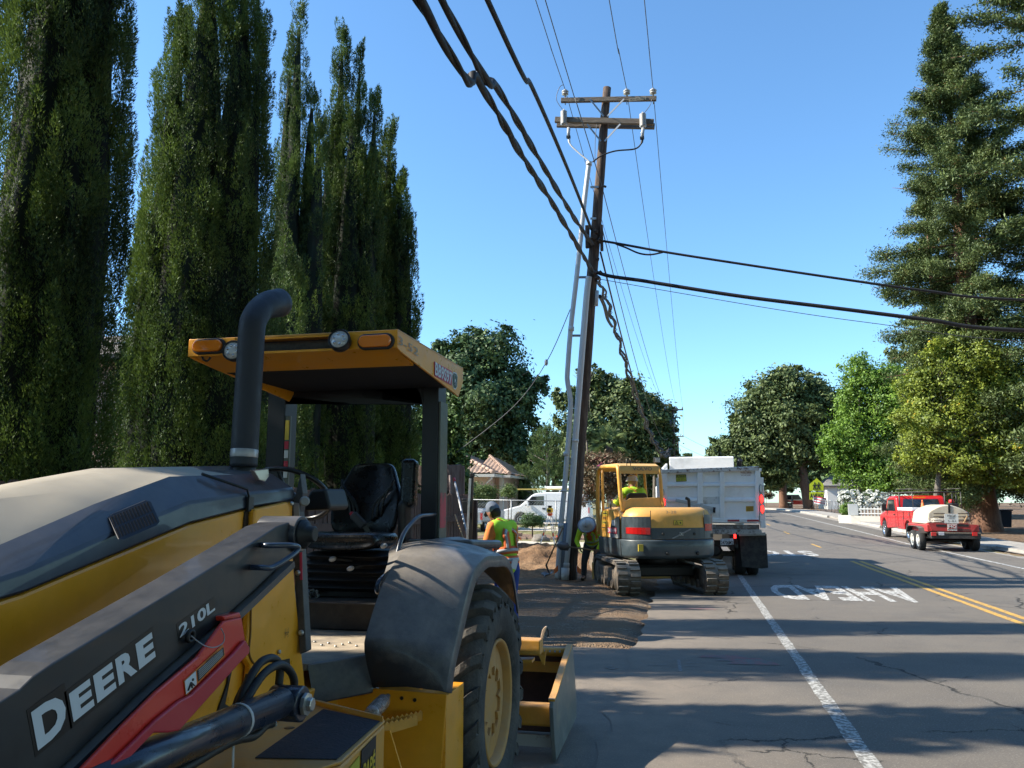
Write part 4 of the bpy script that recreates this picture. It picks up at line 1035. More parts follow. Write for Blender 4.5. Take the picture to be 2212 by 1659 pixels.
# ------------------------------------------------------------------ vehicles of the background
def wheel(parent, c, r_, w, axis, rimm, name='wheel', hub=.55, seg=22, side=1, tyre_m=None, lugs=0):
    """tyre with a rim on the side given by axis*side"""
    tm = tyre_m or mat('tyre_rubber', (.022, .022, .023), .85, var=.2, vs=6)
    ax = Vector(axis).normalized() * side; c = Vector(c)
    b = MB(); h_ = w / 2
    b.lathe(c, [(r_ * .60, h_ * .55), (r_ * .66, h_ * .92), (r_ * .80, h_), (r_ * .94, h_ * .93), (r_, h_ * .72), (r_, -h_ * .72), (r_ * .93, -h_ * .95), (r_ * .7, -h_ * .95), (r_ * .6, -h_ * .7)], ax, seg)
    wo = b.build(name, tm, parent)
    q = MB(); q.lathe(c, [(r_ * .62, h_ * .45), (r_ * .63, h_ * .90), (r_ * .57, h_ * .93), (r_ * .52, h_ * .55), (r_ * .40, h_ * .38), (r_ * .30, h_ * .62), (r_ * .16, h_ * .68), (r_ * .15, h_ * .9), (0, h_ * .92)], ax, seg)
    for k in range(8):
        a = k * math.pi / 4; x = ax.orthogonal().normalized(); y = ax.cross(x); p = c + (x * math.cos(a) + y * math.sin(a)) * r_ * .24 + ax * h_ * .64
        q.lathe(p, [(r_ * .025, 0), (r_ * .025, r_ * .05)], ax, 6)
    q.build('rim', rimm, wo)
    return wo
whitepaint = mat('white_paint', (.80, .81, .82), .32, var=.04, vs=2, coat=.4)
chrome = mat('chrome', (.6, .6, .62), .18, .95)
bk = mat('black_plastic', (.015, .015, .016), .45)
redlens = mat('red_lens', (.45, .012, .012), .2, coat=.5)
amber = mat('amber_lens', (.85, .22, .01), .18, coat=.6)
def van():
    y0 = 50.0; g = gz(y0) + .02; x0 = at(1084, 1120, y=y0).x; K = 5.6
    o = empty('white_van', (x0 + 2.8, y0 + 1, g), 'white cargo van with ladder and pipe on its roof rack behind the chain link fence', 'van')
    prof = [(0.0, .42), (.02, .78), (.12, .98), (.95, 1.18), (1.18, 1.24), (1.95, 1.90), (2.15, 2.0), (2.9, 2.07), (5.0, 2.07), (5.35, 1.98), (5.55, 1.2), (5.6, .5), (5.5, .38), (4.95, .36), (4.93, .55), (4.78, .78), (4.55, .84), (4.32, .78), (4.17, .55), (4.15, .36), (1.62, .36), (1.6, .55), (1.45, .78), (1.22, .84), (.99, .78), (.84, .55), (.82, .36), (.1, .36)]
    b = MB(); b.prism([(x0 + a, y0, g + c) for a, c in prof], (0, 2.0, 0)); b.build('body', whitepaint, o, bevel=.07, seg=3)
    pn = lambda pts, nm, m, d=.006: MB().prism([(x0 + a, y0 - d, g + c) for a, c in pts], (0, .02, 0)).build(nm, m, o)
    pn([(1.62, 1.26), (2.02, 1.80), (2.72, 1.84), (2.72, 1.26)], 'door_window', winm)
    ws = MB().prism([(x0 + 1.12, y0 + .15, g + 1.25), (x0 + 1.12, y0 + 1.85, g + 1.25), (x0 + 1.84, y0 + 1.75, g + 1.86), (x0 + 1.84, y0 + .22, g + 1.86)], (-.05, 0, .05)); ws.build('windscreen', winm, o)
    pn([(1.50, 1.23), (1.95, 1.82), (2.0, 1.78), (1.6, 1.23)], 'pillar', bk, .01)
    for x in (2.86, 4.05): pn([(x, .45), (x, 1.92), (x + .015, 1.92), (x + .015, .45)], 'door_seam', mat('seam_dark', (.05, .05, .05), .7), .003)
    pn([(2.62, 1.10), (2.62, 1.0), (2.82, 1.0), (2.82, 1.10)], 'door_handle', bk, .02); pn([(2.95, 1.12), (2.95, .98), (3.05, .98), (3.05, 1.12)], 'door_handle', bk, .02)
    MB().box((x0 + 1.72, y0 - .14, g + 1.30), (.14, .20, .26)).build('mirror', whitepaint, o, bevel=.03)
    MB().box((x0 + .0, y0 + 1, g + .52), (.16, 2.02, .24)).build('bumper', chrome, o, bevel=.04)
    gq = MB()
    for k in range(5): gq.box((x0 + .045, y0 + 1, g + .66 + .055 * k), (.05, 1.45, .028))
    gq.span((x0 + .08, y0 + .25, g + .62), (x0 + .11, y0 + 1.75, g + .95)); gq.build('grille', mat('grille_grey', (.10, .10, .105), .4), o)
    MB().box((x0 + .06, y0 + .2, g + .80), (.08, .24, .20)).build('headlight', mat('lamp_clear', (.55, .55, .52), .15, coat=.6), o, bevel=.02)
    MB().box((x0 + .10, y0 + .045, g + .80), (.12, .11, .22)).build('indicator', amber, o, bevel=.02)
    for x in (1.22, 4.55): wheel(o, (x0 + x, y0 + .14, g + .36), .36, .24, (0, -1, 0), mat('steel_rim', (.45, .45, .46), .4, .6))
    for x in (1.22, 4.55): wheel(o, (x0 + x, y0 + 1.86, g + .36), .36, .24, (0, 1, 0), mat('steel_rim', (.45, .45, .46), .4, .6))
    MB().box((x0 + 5.56, y0 + .02, g + .95), (.06, .05, .35)).build('tail_light', redlens, o)
    r_ = MB()
    for x in (2.5, 3.7, 4.9): r_.bar((x0 + x, y0 + .05, g + 2.2), (x0 + x, y0 + 1.95, g + 2.2), .05, .03); r_.box((x0 + x, y0 + .1, g + 2.12), (.05, .05, .16)); r_.box((x0 + x, y0 + 1.9, g + 2.12), (.05, .05, .16))
    r_.build('roof_rack', mat('rack_white', (.6, .6, .6), .5), o)
    lm_ = mat('letter_dark', (.05, .05, .06), .6)
    for k, (tx, zz, w) in enumerate((('Plumbing', 1.66, .55), ('drain cleaning', 1.53, .6), ('sewer repair', 1.35, .45), ('water heaters', 1.2, .5), ('leak detect', 1.0, .48))): lettering('side_lettering', tx, lm_, o, (x0 + 4.62, y0 - .001, g + zz), (1, 0, 0), (0, 0, 1), .07 if k else .1, w, off=.004)
    l = empty('extension_ladder', (x0 + 2.4, y0 + .3, g + 2.3), 'yellow fibreglass ladder lying on the van roof rack', 'ladder'); q = MB()
    for dy in (.15, .55): q.box((x0 + 2.75, y0 + dy, g + 2.27), (4.2, .035, .08))
    for i in range(13): q.tube([(x0 + .85 + i * .31, y0 + .15, g + 2.27), (x0 + .85 + i * .31, y0 + .55, g + 2.27)], .016, 6)
    q.build('rails_and_rungs', mat('ladder_yellow', (.52, .40, .10), .6, var=.1, vs=4), l)
    l = empty('pipe_carrier', (x0 + 3.5, y0 + .9, g + 2.35), 'fat white conduit tube on the van roof rack behind the ladder', 'tube')
    MB().tube([(x0 + 2.7, y0 + .85, g + 2.34), (x0 + 5.7, y0 + .85, g + 2.34)], .12, 14).build('tube', mat('pvc_white', (.68, .68, .66), .4, var=.04, vs=3), l); MB().tube([(x0 + 2.66, y0 + .85, g + 2.34), (x0 + 2.74, y0 + .85, g + 2.34)], .135, 14).build('end_cap', mat('pvc_white'  , (.7, .7, .7)), l)
van()
def pickup_back():
    y0 = 41.5; g = gz(y0) + .02; xr = at(1043, 1100, y=y0).x
    o = empty('silver_pickup', (xr - 1, y0 + 2.6, g), 'silver pickup seen from behind over the bent man\'s cap', 'pickup')
    sv = mat('silver_paint', (.40, .41, .42), .35, .4, var=.05, vs=2)
    b = MB(); b.span((xr - 1.9, y0, g + .55), (xr, y0 + 5.2, g + 1.12)); b.build('body', sv, o, bevel=.07, seg=3)
    b = MB(); b.prism([(xr - .1, y0 + 2.0, g + 1.1), (xr - .1, y0 + 4.4, g + 1.1), (xr - .28, y0 + 3.9, g + 1.68), (xr - .28, y0 + 2.3, g + 1.68)], (-1.7, 0, 0)); b.build('cab', sv, o, bevel=.08, seg=3)
    MB().span((xr - 1.7, y0 + 2.08, g + 1.2), (xr - .2, y0 + 2.14, g + 1.55)).build('rear_window', winm, o)
    MB().span((xr - 1.88, y0 - .12, g + .42), (xr - .02, y0 + .02, g + .58)).build('bumper', chrome, o, bevel=.03)
    for s_ in (-1.83, -.07): MB().box((xr + s_, y0 - .005, g + .85), (.13, .05, .36)).build('tail_light', redlens, o)
    MB().box((xr - .95, y0 - .03, g + .68), (.32, .02, .16)).build('licence_plate', whitepaint, o)
    for dx in (-1.72, -.18):
        for dy in (.95, 4.3): wheel(o, (xr + dx, y0 + dy, g + .37), .37, .24, (1 if dx > -1 else -1, 0, 0), chrome)
pickup_back()
# ------------------------------------------------------------------ utility poles and wires
polewood = mat('pole_wood', (.075, .048, .036), .92, vs=5, c2=(.17, .12, .085), var=.3, stretch=(5, 5, .35), bump=.8, bs=16)
armwood = mat('crossarm_wood', (.20, .165, .125), .9, vs=5, c2=(.12, .09, .07), var=.3, stretch=(.4, 5, 5), bump=.6, bs=16)
galv = mat('galvanised', (.34, .35, .36), .5, .7)
pvcg = mat('pvc_grey', (.66, .66, .65), .45, var=.06, vs=2)
porc = mat('porcelain', (.45, .44, .42), .3, coat=.5)
cable = mat('cable_black', (.016, .016, .018), .6, var=.2, vs=6)
wire_m = mat('wire_grey', (.10, .10, .105), .5, .3)
PB = at(1228, 1252, z=0); PY = PB.y
PT = at(1311, 190, y=PY)
def pole_at(v):                         # axis of the leaning pole at photo height v
    a = at(1228 + (1252 - v) * 83 / 1062.0, v, y=PY); t = (a.z - PB.z) / (PT.z - PB.z); return PB.lerp(PT, t)
def pole_t(z): return PB.lerp(PT, (z - PB.z) / (PT.z - PB.z))
P1 = empty('utility_pole', PB, 'leaning wooden utility pole with two crossarms and pale riser pipes, nearest in the row', 'utility pole')
n = 26; path = [PB.lerp(PT, i / n) + Vector((random.uniform(-.006, .006), 0, 0)) for i in range(n + 1)]; path[0] = PB - Vector((0, 0, .3))
MB().tube(path, [.185 - .085 * i / n for i in range(n + 1)], 18).build('pole', polewood, P1)
def arm(v, ul, ur, dy, parent, zoff=0, h_=.115, t=.09, name='crossarm'):
    a = at(ul, v[0], y=PY + dy); b_ = at(ur, v[1], y=PY + dy)
    MB().bar(a, b_, t, h_).build(name, armwood, parent, bevel=.008); return a, b_
a1, b1 = arm((217, 213), 1212, 1418, -.16, P1)
a2, b2 = arm((259, 264), 1199, 1412, -.17, P1, h_=.14)
a3, b3 = arm((269, 273), 1203, 1414, .17, P1, h_=.14)
br = MB()
for s_ in (-1, 1):
    for v, ua in ((214, 1311 + s_ * 37), (268, 1304 + s_ * 36)):
        top = at(ua, v, y=PY - .22); mid = at(1308 - (v > 240) * 6 + s_ * 4, v + 37, y=PY - .14); br.bar(top, mid, .012, .04)
br.build('brace', galv, P1)
def insulator(p, nm='insulator', h_=.2):
    p = Vector(p); o = MB().lathe(p, [(.022, 0), (.022, .06), (.085, .065), (.075, .09), (.045, .10), (.085, .115), (.09, .14), (.05, .155), (.04, .19), (0, .20)], seg=14).build(nm, porc, P1)
    MB().tube([p - Vector((0, 0, .22)), p + Vector((0, 0, .02))], .012, 6).build('pin', galv, o); return p + Vector((0, 0, .19))
INS = [insulator(at(u, v, y=PY - .16)) for u, v in ((1221, 209), (1354, 208), (1411, 207))]
MB().box(at(1377, 214, y=PY - .216), (.42, .006, .085)).build('warning_strip', mat('sign_strip', (.30, .27, .20), .7), P1)
lettering('sign_lettering', 'HIGH VOLTAGE', mat('letter_black', (.02, .02, .02), .6), P1, at(1377, 214, y=PY - .219), (1, 0, -.02), (0, 0, 1), .06, .38, off=.003)
for u, v0, v1 in ((1218, 240, 269), (1389, 246, 274)):         # ribbed arresters
    a = at(u, v1, y=PY - .30); b_ = at(u, v0, y=PY - .30); L_ = b_.z - a.z; pr_ = []
    for i in range(10): pr_ += [(.055, L_ * i / 10), (.085, L_ * (i + .5) / 10)]
    MB().lathe(a, [(.03, -.03)] + pr_ + [(.04, L_), (.02, L_ + .05)], seg=14).build('arrester', porc, P1)
for u, v0, v1, s_ in ((1228, 276, 296, -1), (1389, 277, 298, 1)):
    a = at(u, v0, y=PY - .34); b_ = at(u + s_ * -1 - 1, v1, y=PY - .36)
    q = MB().tube([a, b_], .04, 10).build('fuse_cutout', porc, P1)
    MB().box(a + Vector((0, .06, 0)), (.06, .1, .05)).box(b_, (.1, .06, .06)).build('clamp', mat('dark_metal', (.03, .03, .03), .5, .5), q)
# leads from the cut-outs into the riser head
for pts in (((1229, 298), (1232, 312), (1250, 330), (1268, 345), (1274, 352)), ((1388, 300), (1384, 312), (1370, 322), (1330, 326), (1300, 336), (1280, 350))):
    P = catmull([at(u, v, y=PY - .33 - .02 * i) for i, (u, v) in enumerate(pts)], 6); MB().tube(P, [.03 if i < 5 else .019 for i in range(len(P))], 8).build('lead_cable', cable if pts[0][0] > 1300 else pvcg, P1)
for pts in (((1218, 240), (1202, 215), (1208, 190), (1216, 183)), ((1391, 245), (1404, 228), (1408, 214)), ((1285, 350), (1286, 300), (1289, 268))):
    P = catmull([at(u, v, y=PY - .3) for u, v in pts], 6); MB().tube(P, .008, 5).build('jumper_wire', wire_m, P1)
# risers
def riser(pts, r_, dy, nm, m, sleeve=None):
    P = catmull([at(u, v, y=PY + dy) for u, v in pts], 5); o = MB().tube(P, r_, 14).build(nm, m, P1)
    for (u, v, rr, ln) in (sleeve or []):
        p = at(u, v, y=PY + dy); q = at(u + ln * .045, v - ln, y=PY + dy); MB().tube([p, q], r_ * rr, 14).build('coupling', m, o)
    return o
riser([(1204, 1249), (1207, 1207), (1213, 1119), (1219, 1059), (1226, 975), (1232, 890), (1232, 862), (1226, 825), (1226, 800), (1233, 708), (1246, 594), (1262, 440), (1272.5, 352)], .06, -.32, 'riser_pipe', pvcg, [(1272, 358, 1.22, 8), (1233.5, 715, 1.2, 9), (1223.5, 985, 1.2, 9), (1219, 1062, 1.25, 4), (1211.5, 1140, 1.2, 9)])
riser([(1217, 1252), (1224, 1200), (1232, 1102), (1242.5, 953), (1257, 763), (1267, 640), (1272, 598)], .075, -.27, 'riser_guard', pvcg, [(1219, 1252, 1.45, 26), (1221.5, 1226, 1.2, 10), (1242.5, 955, 1.12, 6)])
MB().tube([at(1213, 1252, y=PY - .3), at(1216, 1205, y=PY - .3), at(1222, 1130, y=PY - .3)], .055, 12).build('riser_pipe', mat('pvc_slate', (.17, .20, .24), .5), P1)
so = MB()
for v, ua in ((404, 1281), (472, 1281), (599, 1256), (725, 1242), (1000, 1228)):
    a = at(ua - 4, v, y=PY - .33); b_ = at(1228 + (1252 - v) * 83 / 1062 - 2, v, y=PY - .1); so.bar(a, b_, .05, .05)
so.build('standoff_bracket', galv, P1)
# hardware about the cable attachments
cl = MB()
for u, v, s_ in ((1283, 512, .10), (1295, 520, .09), (1288, 500, .07), (1300, 519, .05), (1281, 588, .10), (1290, 600, .08), (1277, 596, .07), (1297, 588, .06), (1291, 560, .06), (1307, 403, .05)):
    p = at(u, v, y=PY - .14 + random.uniform(-.08, .02)); cl.box(p, (s_ * 1.3, s_, s_), rot=(random.random(), random.random(), random.random()))
cl.build('bracket', mat('rusty_metal', (.07, .05, .04), .7, .3, var=.3, vs=9), P1, bevel=.01)
MB().span(at(1269, 512, y=PY - .1) - Vector((.05, .05, .28)), at(1269, 500, y=PY - .1) + Vector((.05, .05, .15))).span(at(1301, 512, y=PY - .1) - Vector((.05, .05, .35)), at(1299, 495, y=PY - .1) + Vector((.04, .05, .1))).build('spacer_block', polewood, P1, bevel=.01)
a = at(1288, 661, y=PY - .12); b_ = at(1290, 628, y=PY - .12); MB().tube([a, b_], .045, 10).build('terminal_box', pvcg, P1)

def wire(name, P, r_, label, group, m=None, seg=6, dense=8, parent=None):
    pts = catmull(P, dense); b = MB().tube(pts, r_, seg); o = b.build(name, m or cable); tag(o, label, 'overhead cable' if r_ > .02 else 'overhead wire', group); return o
def sag(a, b_, s_, n=12):
    a, b_ = Vector(a), Vector(b_); return [a.lerp(b_, i / n) - Vector((0, 0, 4 * s_ * (i / n) * (1 - i / n))) for i in range(n + 1)]
# lashed bundles coming over the camera: a cable with a spiral wrap
def lashed(name, P, r_, label, turns, group):
    pts = catmull(P, 8); o = empty(name, pts[0], label, 'overhead cable', group)
    L_ = [0.0]
    for p, q in zip(pts, pts[1:]): L_.append(L_[-1] + (q - p).length)
    # resample finely
    n = int(L_[-1] / .12); fine = []
    j = 0
    for i in range(n + 1):
        d = L_[-1] * i / n
        while j < len(L_) - 2 and L_[j + 1] < d: j += 1
        fine.append(pts[j].lerp(pts[j + 1], (d - L_[j]) / max(1e-6, L_[j + 1] - L_[j])))
    w1, w2 = [], []
    for i, p in enumerate(fine):
        a = i * .12 / turns * 2 * math.pi + 1.3 * math.sin(i * .021) + .6 * math.sin(i * .09); t = (fine[min(i + 1, n)] - fine[max(i - 1, 0)]).normalized(); x = t.cross(Vector((0, 0, 1))).normalized(); y = t.cross(x)
        w1.append(p + (x * math.cos(a) + y * math.sin(a)) * r_ * .24); w2.append(p - (x * math.cos(a) + y * math.sin(a)) * r_ * .40)
    MB().tube(w1, [r_ * (.62 + .12 * math.sin(i * .12 / turns * 6.28)) for i in range(len(w1))], 8).build('main_cable', cable, o)
    MB().tube(w2, [r_ * (.42 + .1 * math.sin(i * .12 / turns * 6.28 + 1)) for i in range(len(w2))], 8).build('wrap_cable', cable, o)
X = -2.25
A1 = at(1283, 592, y=PY - .15); A2 = at(1281, 530, y=PY - .15); A3 = at(1277, 495, y=PY - .15)
near1 = [Vector((-3.0, -24, 9.2)), Vector((-2.5, -8, 6.6)), at(905, 0, x=-2.22), at(1030, 170, x=-2.21), at(1130, 340, x=-2.20), at(1200, 450, x=-2.18), A1]
near2 = [Vector((-3.0, -24, 9.4)), Vector((-2.5, -8, 6.9)), at(955, 0, x=-2.18), at(1075, 190, x=-2.16), at(1180, 370, x=-2.13), at(1240, 470, x=-2.11), A2]
near3 = [Vector((-3.0, -24, 9.6)), Vector((-2.4, -8, 7.2)), at(1053, 0, x=-1.98), at(1150, 190, x=-2.03), at(1222, 355, x=-2.05), at(1262, 455, x=-2.06), A3]
lashed('lashed_cable', near1, .062, 'lower of the two thick twisted black cables sweeping over the camera to the pole', 2.0, 'thick lashed cables overhead')
lashed('lashed_cable', near2, .058, 'upper of the two thick twisted black cables sweeping over the camera to the pole', 2.3, 'thick lashed cables overhead')
wire('overhead_cable', near3, .034, 'straight black cable right of the twisted pair, ending at the pole', 'service cables')
# second and third poles down the road
Y2, Y3 = 84.0, 122.0
def far_pole(u, vtop, y, r_, label, arms, box=None):
    t_ = at(u, vtop, y=y); b_ = Vector((t_.x, y, gz(y))); o = empty('utility_pole', b_, label, 'utility pole')
    MB().tube([b_, t_], [r_, r_ * .7], 10).build('pole', polewood, o)
    for ul, ur, v in arms: MB().bar(at(ul, v, y=y - .2), at(ur, v, y=y - .2), .12, .14).build('crossarm', armwood, o)
    for ul, ur, v in arms:
        for uu in (ul + 3, (ul + ur) / 2 + 5, ur - 2): p = at(uu, v - 2, y=y - .2); MB().lathe(p, [(.03, -.05), (.09, .05), (.05, .2), (0, .22)], seg=8).build('insulator', porc, o)
    if box: MB().tube([at(box[0], box[2], y=y - .35), at(box[0], box[1], y=y - .35)], .26, 12).build('transformer', mat('transformer_grey', (.35, .36, .38), .5), o)
    return t_
T2 = far_pole(1453, 883, Y2, .17, 'second utility pole down the road with a grey transformer, above the dump truck bed', [(1434, 1476, 885)], (1452, 906, 922))
T3 = far_pole(1464, 941, Y3, .17, 'third and farthest utility pole, right of the transformer pole', [(1452, 1477, 943)])
# conductors: three on pins, running both ways
far_u = (1438, 1462, 1475); far_v = (884, 883, 883)
near_top = ((1157, 0), (1316, 0), (1392, 0)); near_x = [INS[0].x, INS[1].x, INS[2].x]
for i in range(3):
    e = at(far_u[i], far_v[i] - 3, y=Y2 - .2)
    wire('power_line', sag(INS[i], e, 1.3), .009, ('left', 'middle', 'right')[i] + ' thin power line running from the near crossarm to the far pole', 'thin power lines', wire_m, 5, 3)
    tp = at(*near_top[i], x=near_x[i] - .02)
    wire('power_line', [INS[i], INS[i].lerp(tp, .5) - Vector((0, 0, .04)), tp, Vector((near_x[i] - .1, -4, tp.z - .35)), Vector((near_x[i] - .3, -24, tp.z + .8))], .010, ('left', 'middle', 'right')[i] + ' thin power line passing overhead from the near crossarm to the top of the photo', 'thin power lines', wire_m, 5, 6)
    f_ = at((1455, 1466, 1476)[i], 942, y=Y3 - .2); wire('power_line', sag(e, f_, .6), .012, ('left', 'middle', 'right')[i] + ' thin power line between the second and third poles', 'thin power lines', wire_m, 4, 2)
S0 = at(1300, 402, y=PY - .16); wire('neutral_wire', [S0, S0.lerp(at(1178, 0, x=-2.3), .5), at(1178, 0, x=-2.3), Vector((-2.4, -20, 10.5))], .011, 'thin neutral wire leaving the top of the photo between the left and middle power lines', 'thin power lines', wire_m, 5, 6)
S1 = at(1297, 478, y=PY - .05)
for (st, eu, ev, sg, r_, lab) in ((S0, 1449, 893, 1.2, .011, 'thin neutral wire dropping from mid pole to the far transformer pole'), (S1, 1444, 945, 2.0, .013, 'middle thin wire sloping down toward the far transformer pole'), (at(1297, 545, y=PY), 1446, 962, 2.6, .024, 'dark straight service wire just right of the laddered cable bundle')):
    e = at(eu, ev, y=Y2 - .2); wire('service_wire', sag(st, e, sg), r_, lab, 'thin power lines', wire_m if r_ < .02 else mat('cable_brown', (.07, .055, .045), .7), 5, 3)
# laddered bundle hanging to the second pole
def ladder_bundle():
    pix = [(1290, 600, 0), (1312, 650, .08), (1330, 712, .17), (1350, 780, .27), (1372, 850, .38), (1392, 905, .52), (1412, 952, .68), (1430, 978, .82), (1441, 981, .91), (1452, 968, 1)]
    P = catmull([at(u, v, y=PY - .1 + (Y2 - PY) * t) for u, v, t in pix], 14)
    o = empty('laddered_cable', P[0], 'sagging black cable bundle laced with loops, hanging from the near pole to the transformer pole', 'overhead cable', 'thick lashed cables overhead')
    ks = [(p - Vector((0, 0, H))).length / 24 for p in P]
    up1 = [p + Vector((.05 * k * math.sin(i * .8), 0, .06 * k)) for i, (p, k) in enumerate(zip(P, ks))]; dn = [p - Vector((.05 * k * math.sin(i * .7 + .6), 0, .07 * k + .03 * k * math.sin(i * 1.9))) for i, (p, k) in enumerate(zip(P, ks))]
    MB().tube(up1, [.030 * k for k in ks], 7).build('upper_strand', cable, o); MB().tube(dn, [.040 * k ** .8 for k in ks], 7).build('lower_strand', cable, o)
    l = MB()
    for i in range(2, len(P) - 2, 2): l.tube([up1[i], P[i] + Vector((.04 * ks[i], 0, 0)), dn[i]], .012 * ks[i], 5)
    l.build('lacing', cable, o)
ladder_bundle()
wire('service_cable', catmull([at(1296, 640, y=PY - .1), at(1306, 662, y=PY + 1.5), at(1313, 690, y=PY + 4), at(1322, 705, y=PY + 7)], 3), .05, 'short stub of black cable curving from the pole into the laddered bundle', 'service cables')
# lines across the road
cr = [(1298, 520, 0), (1340, 527, 0), (1440, 545, 0), (1600, 570, 0), (1800, 600, 0), (2000, 628, 0), (2212, 648, 0)]
yr = PY - .1
wire('crossing_cable', [at(u, v, y=yr) for u, v, _ in cr] + [Vector((14, yr, 5.5))], .030, 'upper black cable crossing the road to the right edge of the photo', 'cables crossing the road')
wire('crossing_cable', [at(u, v, y=yr) for u, v in ((1330, 527), (1352, 535), (1380, 547), (1405, 550), (1432, 545))], .022, 'loose loop of cable hanging under the upper crossing cable near the pole', 'cables crossing the road')
wire('crossing_cable', [at(u, v, y=yr) for u, v in ((1288, 588), (1320, 597), (1385, 606), (1440, 615), (1600, 640), (1800, 665), (2000, 690), (2212, 714))] + [Vector((14, yr, 4.9))], .046, 'thick lower black cable crossing the road to the right edge of the photo', 'cables crossing the road')
wire('crossing_wire', [at(u, v, y=yr) for u, v in ((1296, 603), (1450, 630), (1700, 672), (1900, 700), (2212, 738))] + [Vector((14, yr, 4.5))], .008, 'hair-thin wire crossing the road under the thick cable', 'cables crossing the road', wire_m)
# guy wire
g0, g1_, g2, g3 = at(1232, 668, y=PY - .1), at(1180, 783, y=PY + 1), at(1108, 880, y=PY + 2), at(985, 978, y=PY + 3.4)
go = empty('guy_wire', g0, 'thin guy wire with a white strain insulator sloping down left of the pole', 'guy wire'); MB().tube(catmull([g0, g1_, g2, g3], 6), .011, 5).build('strand', wire_m, go); MB().ball(g1_, (.05, .05, .09), 10).build('strain_insulator', porc, go)
# lines at the far bend
wire('far_wire', sag(at(1457, 930, y=Y2), at(1640, 992, y=110), .8), .016, 'thin wire leaving the transformer pole for the oak on the right', 'thin power lines', wire_m, 4, 2)
wire('far_wire', sag(at(1466, 960, y=Y3), at(1640, 1010, y=130), .8), .02, 'thin wire leaving the farthest pole to the right', 'thin power lines', wire_m, 4, 2)
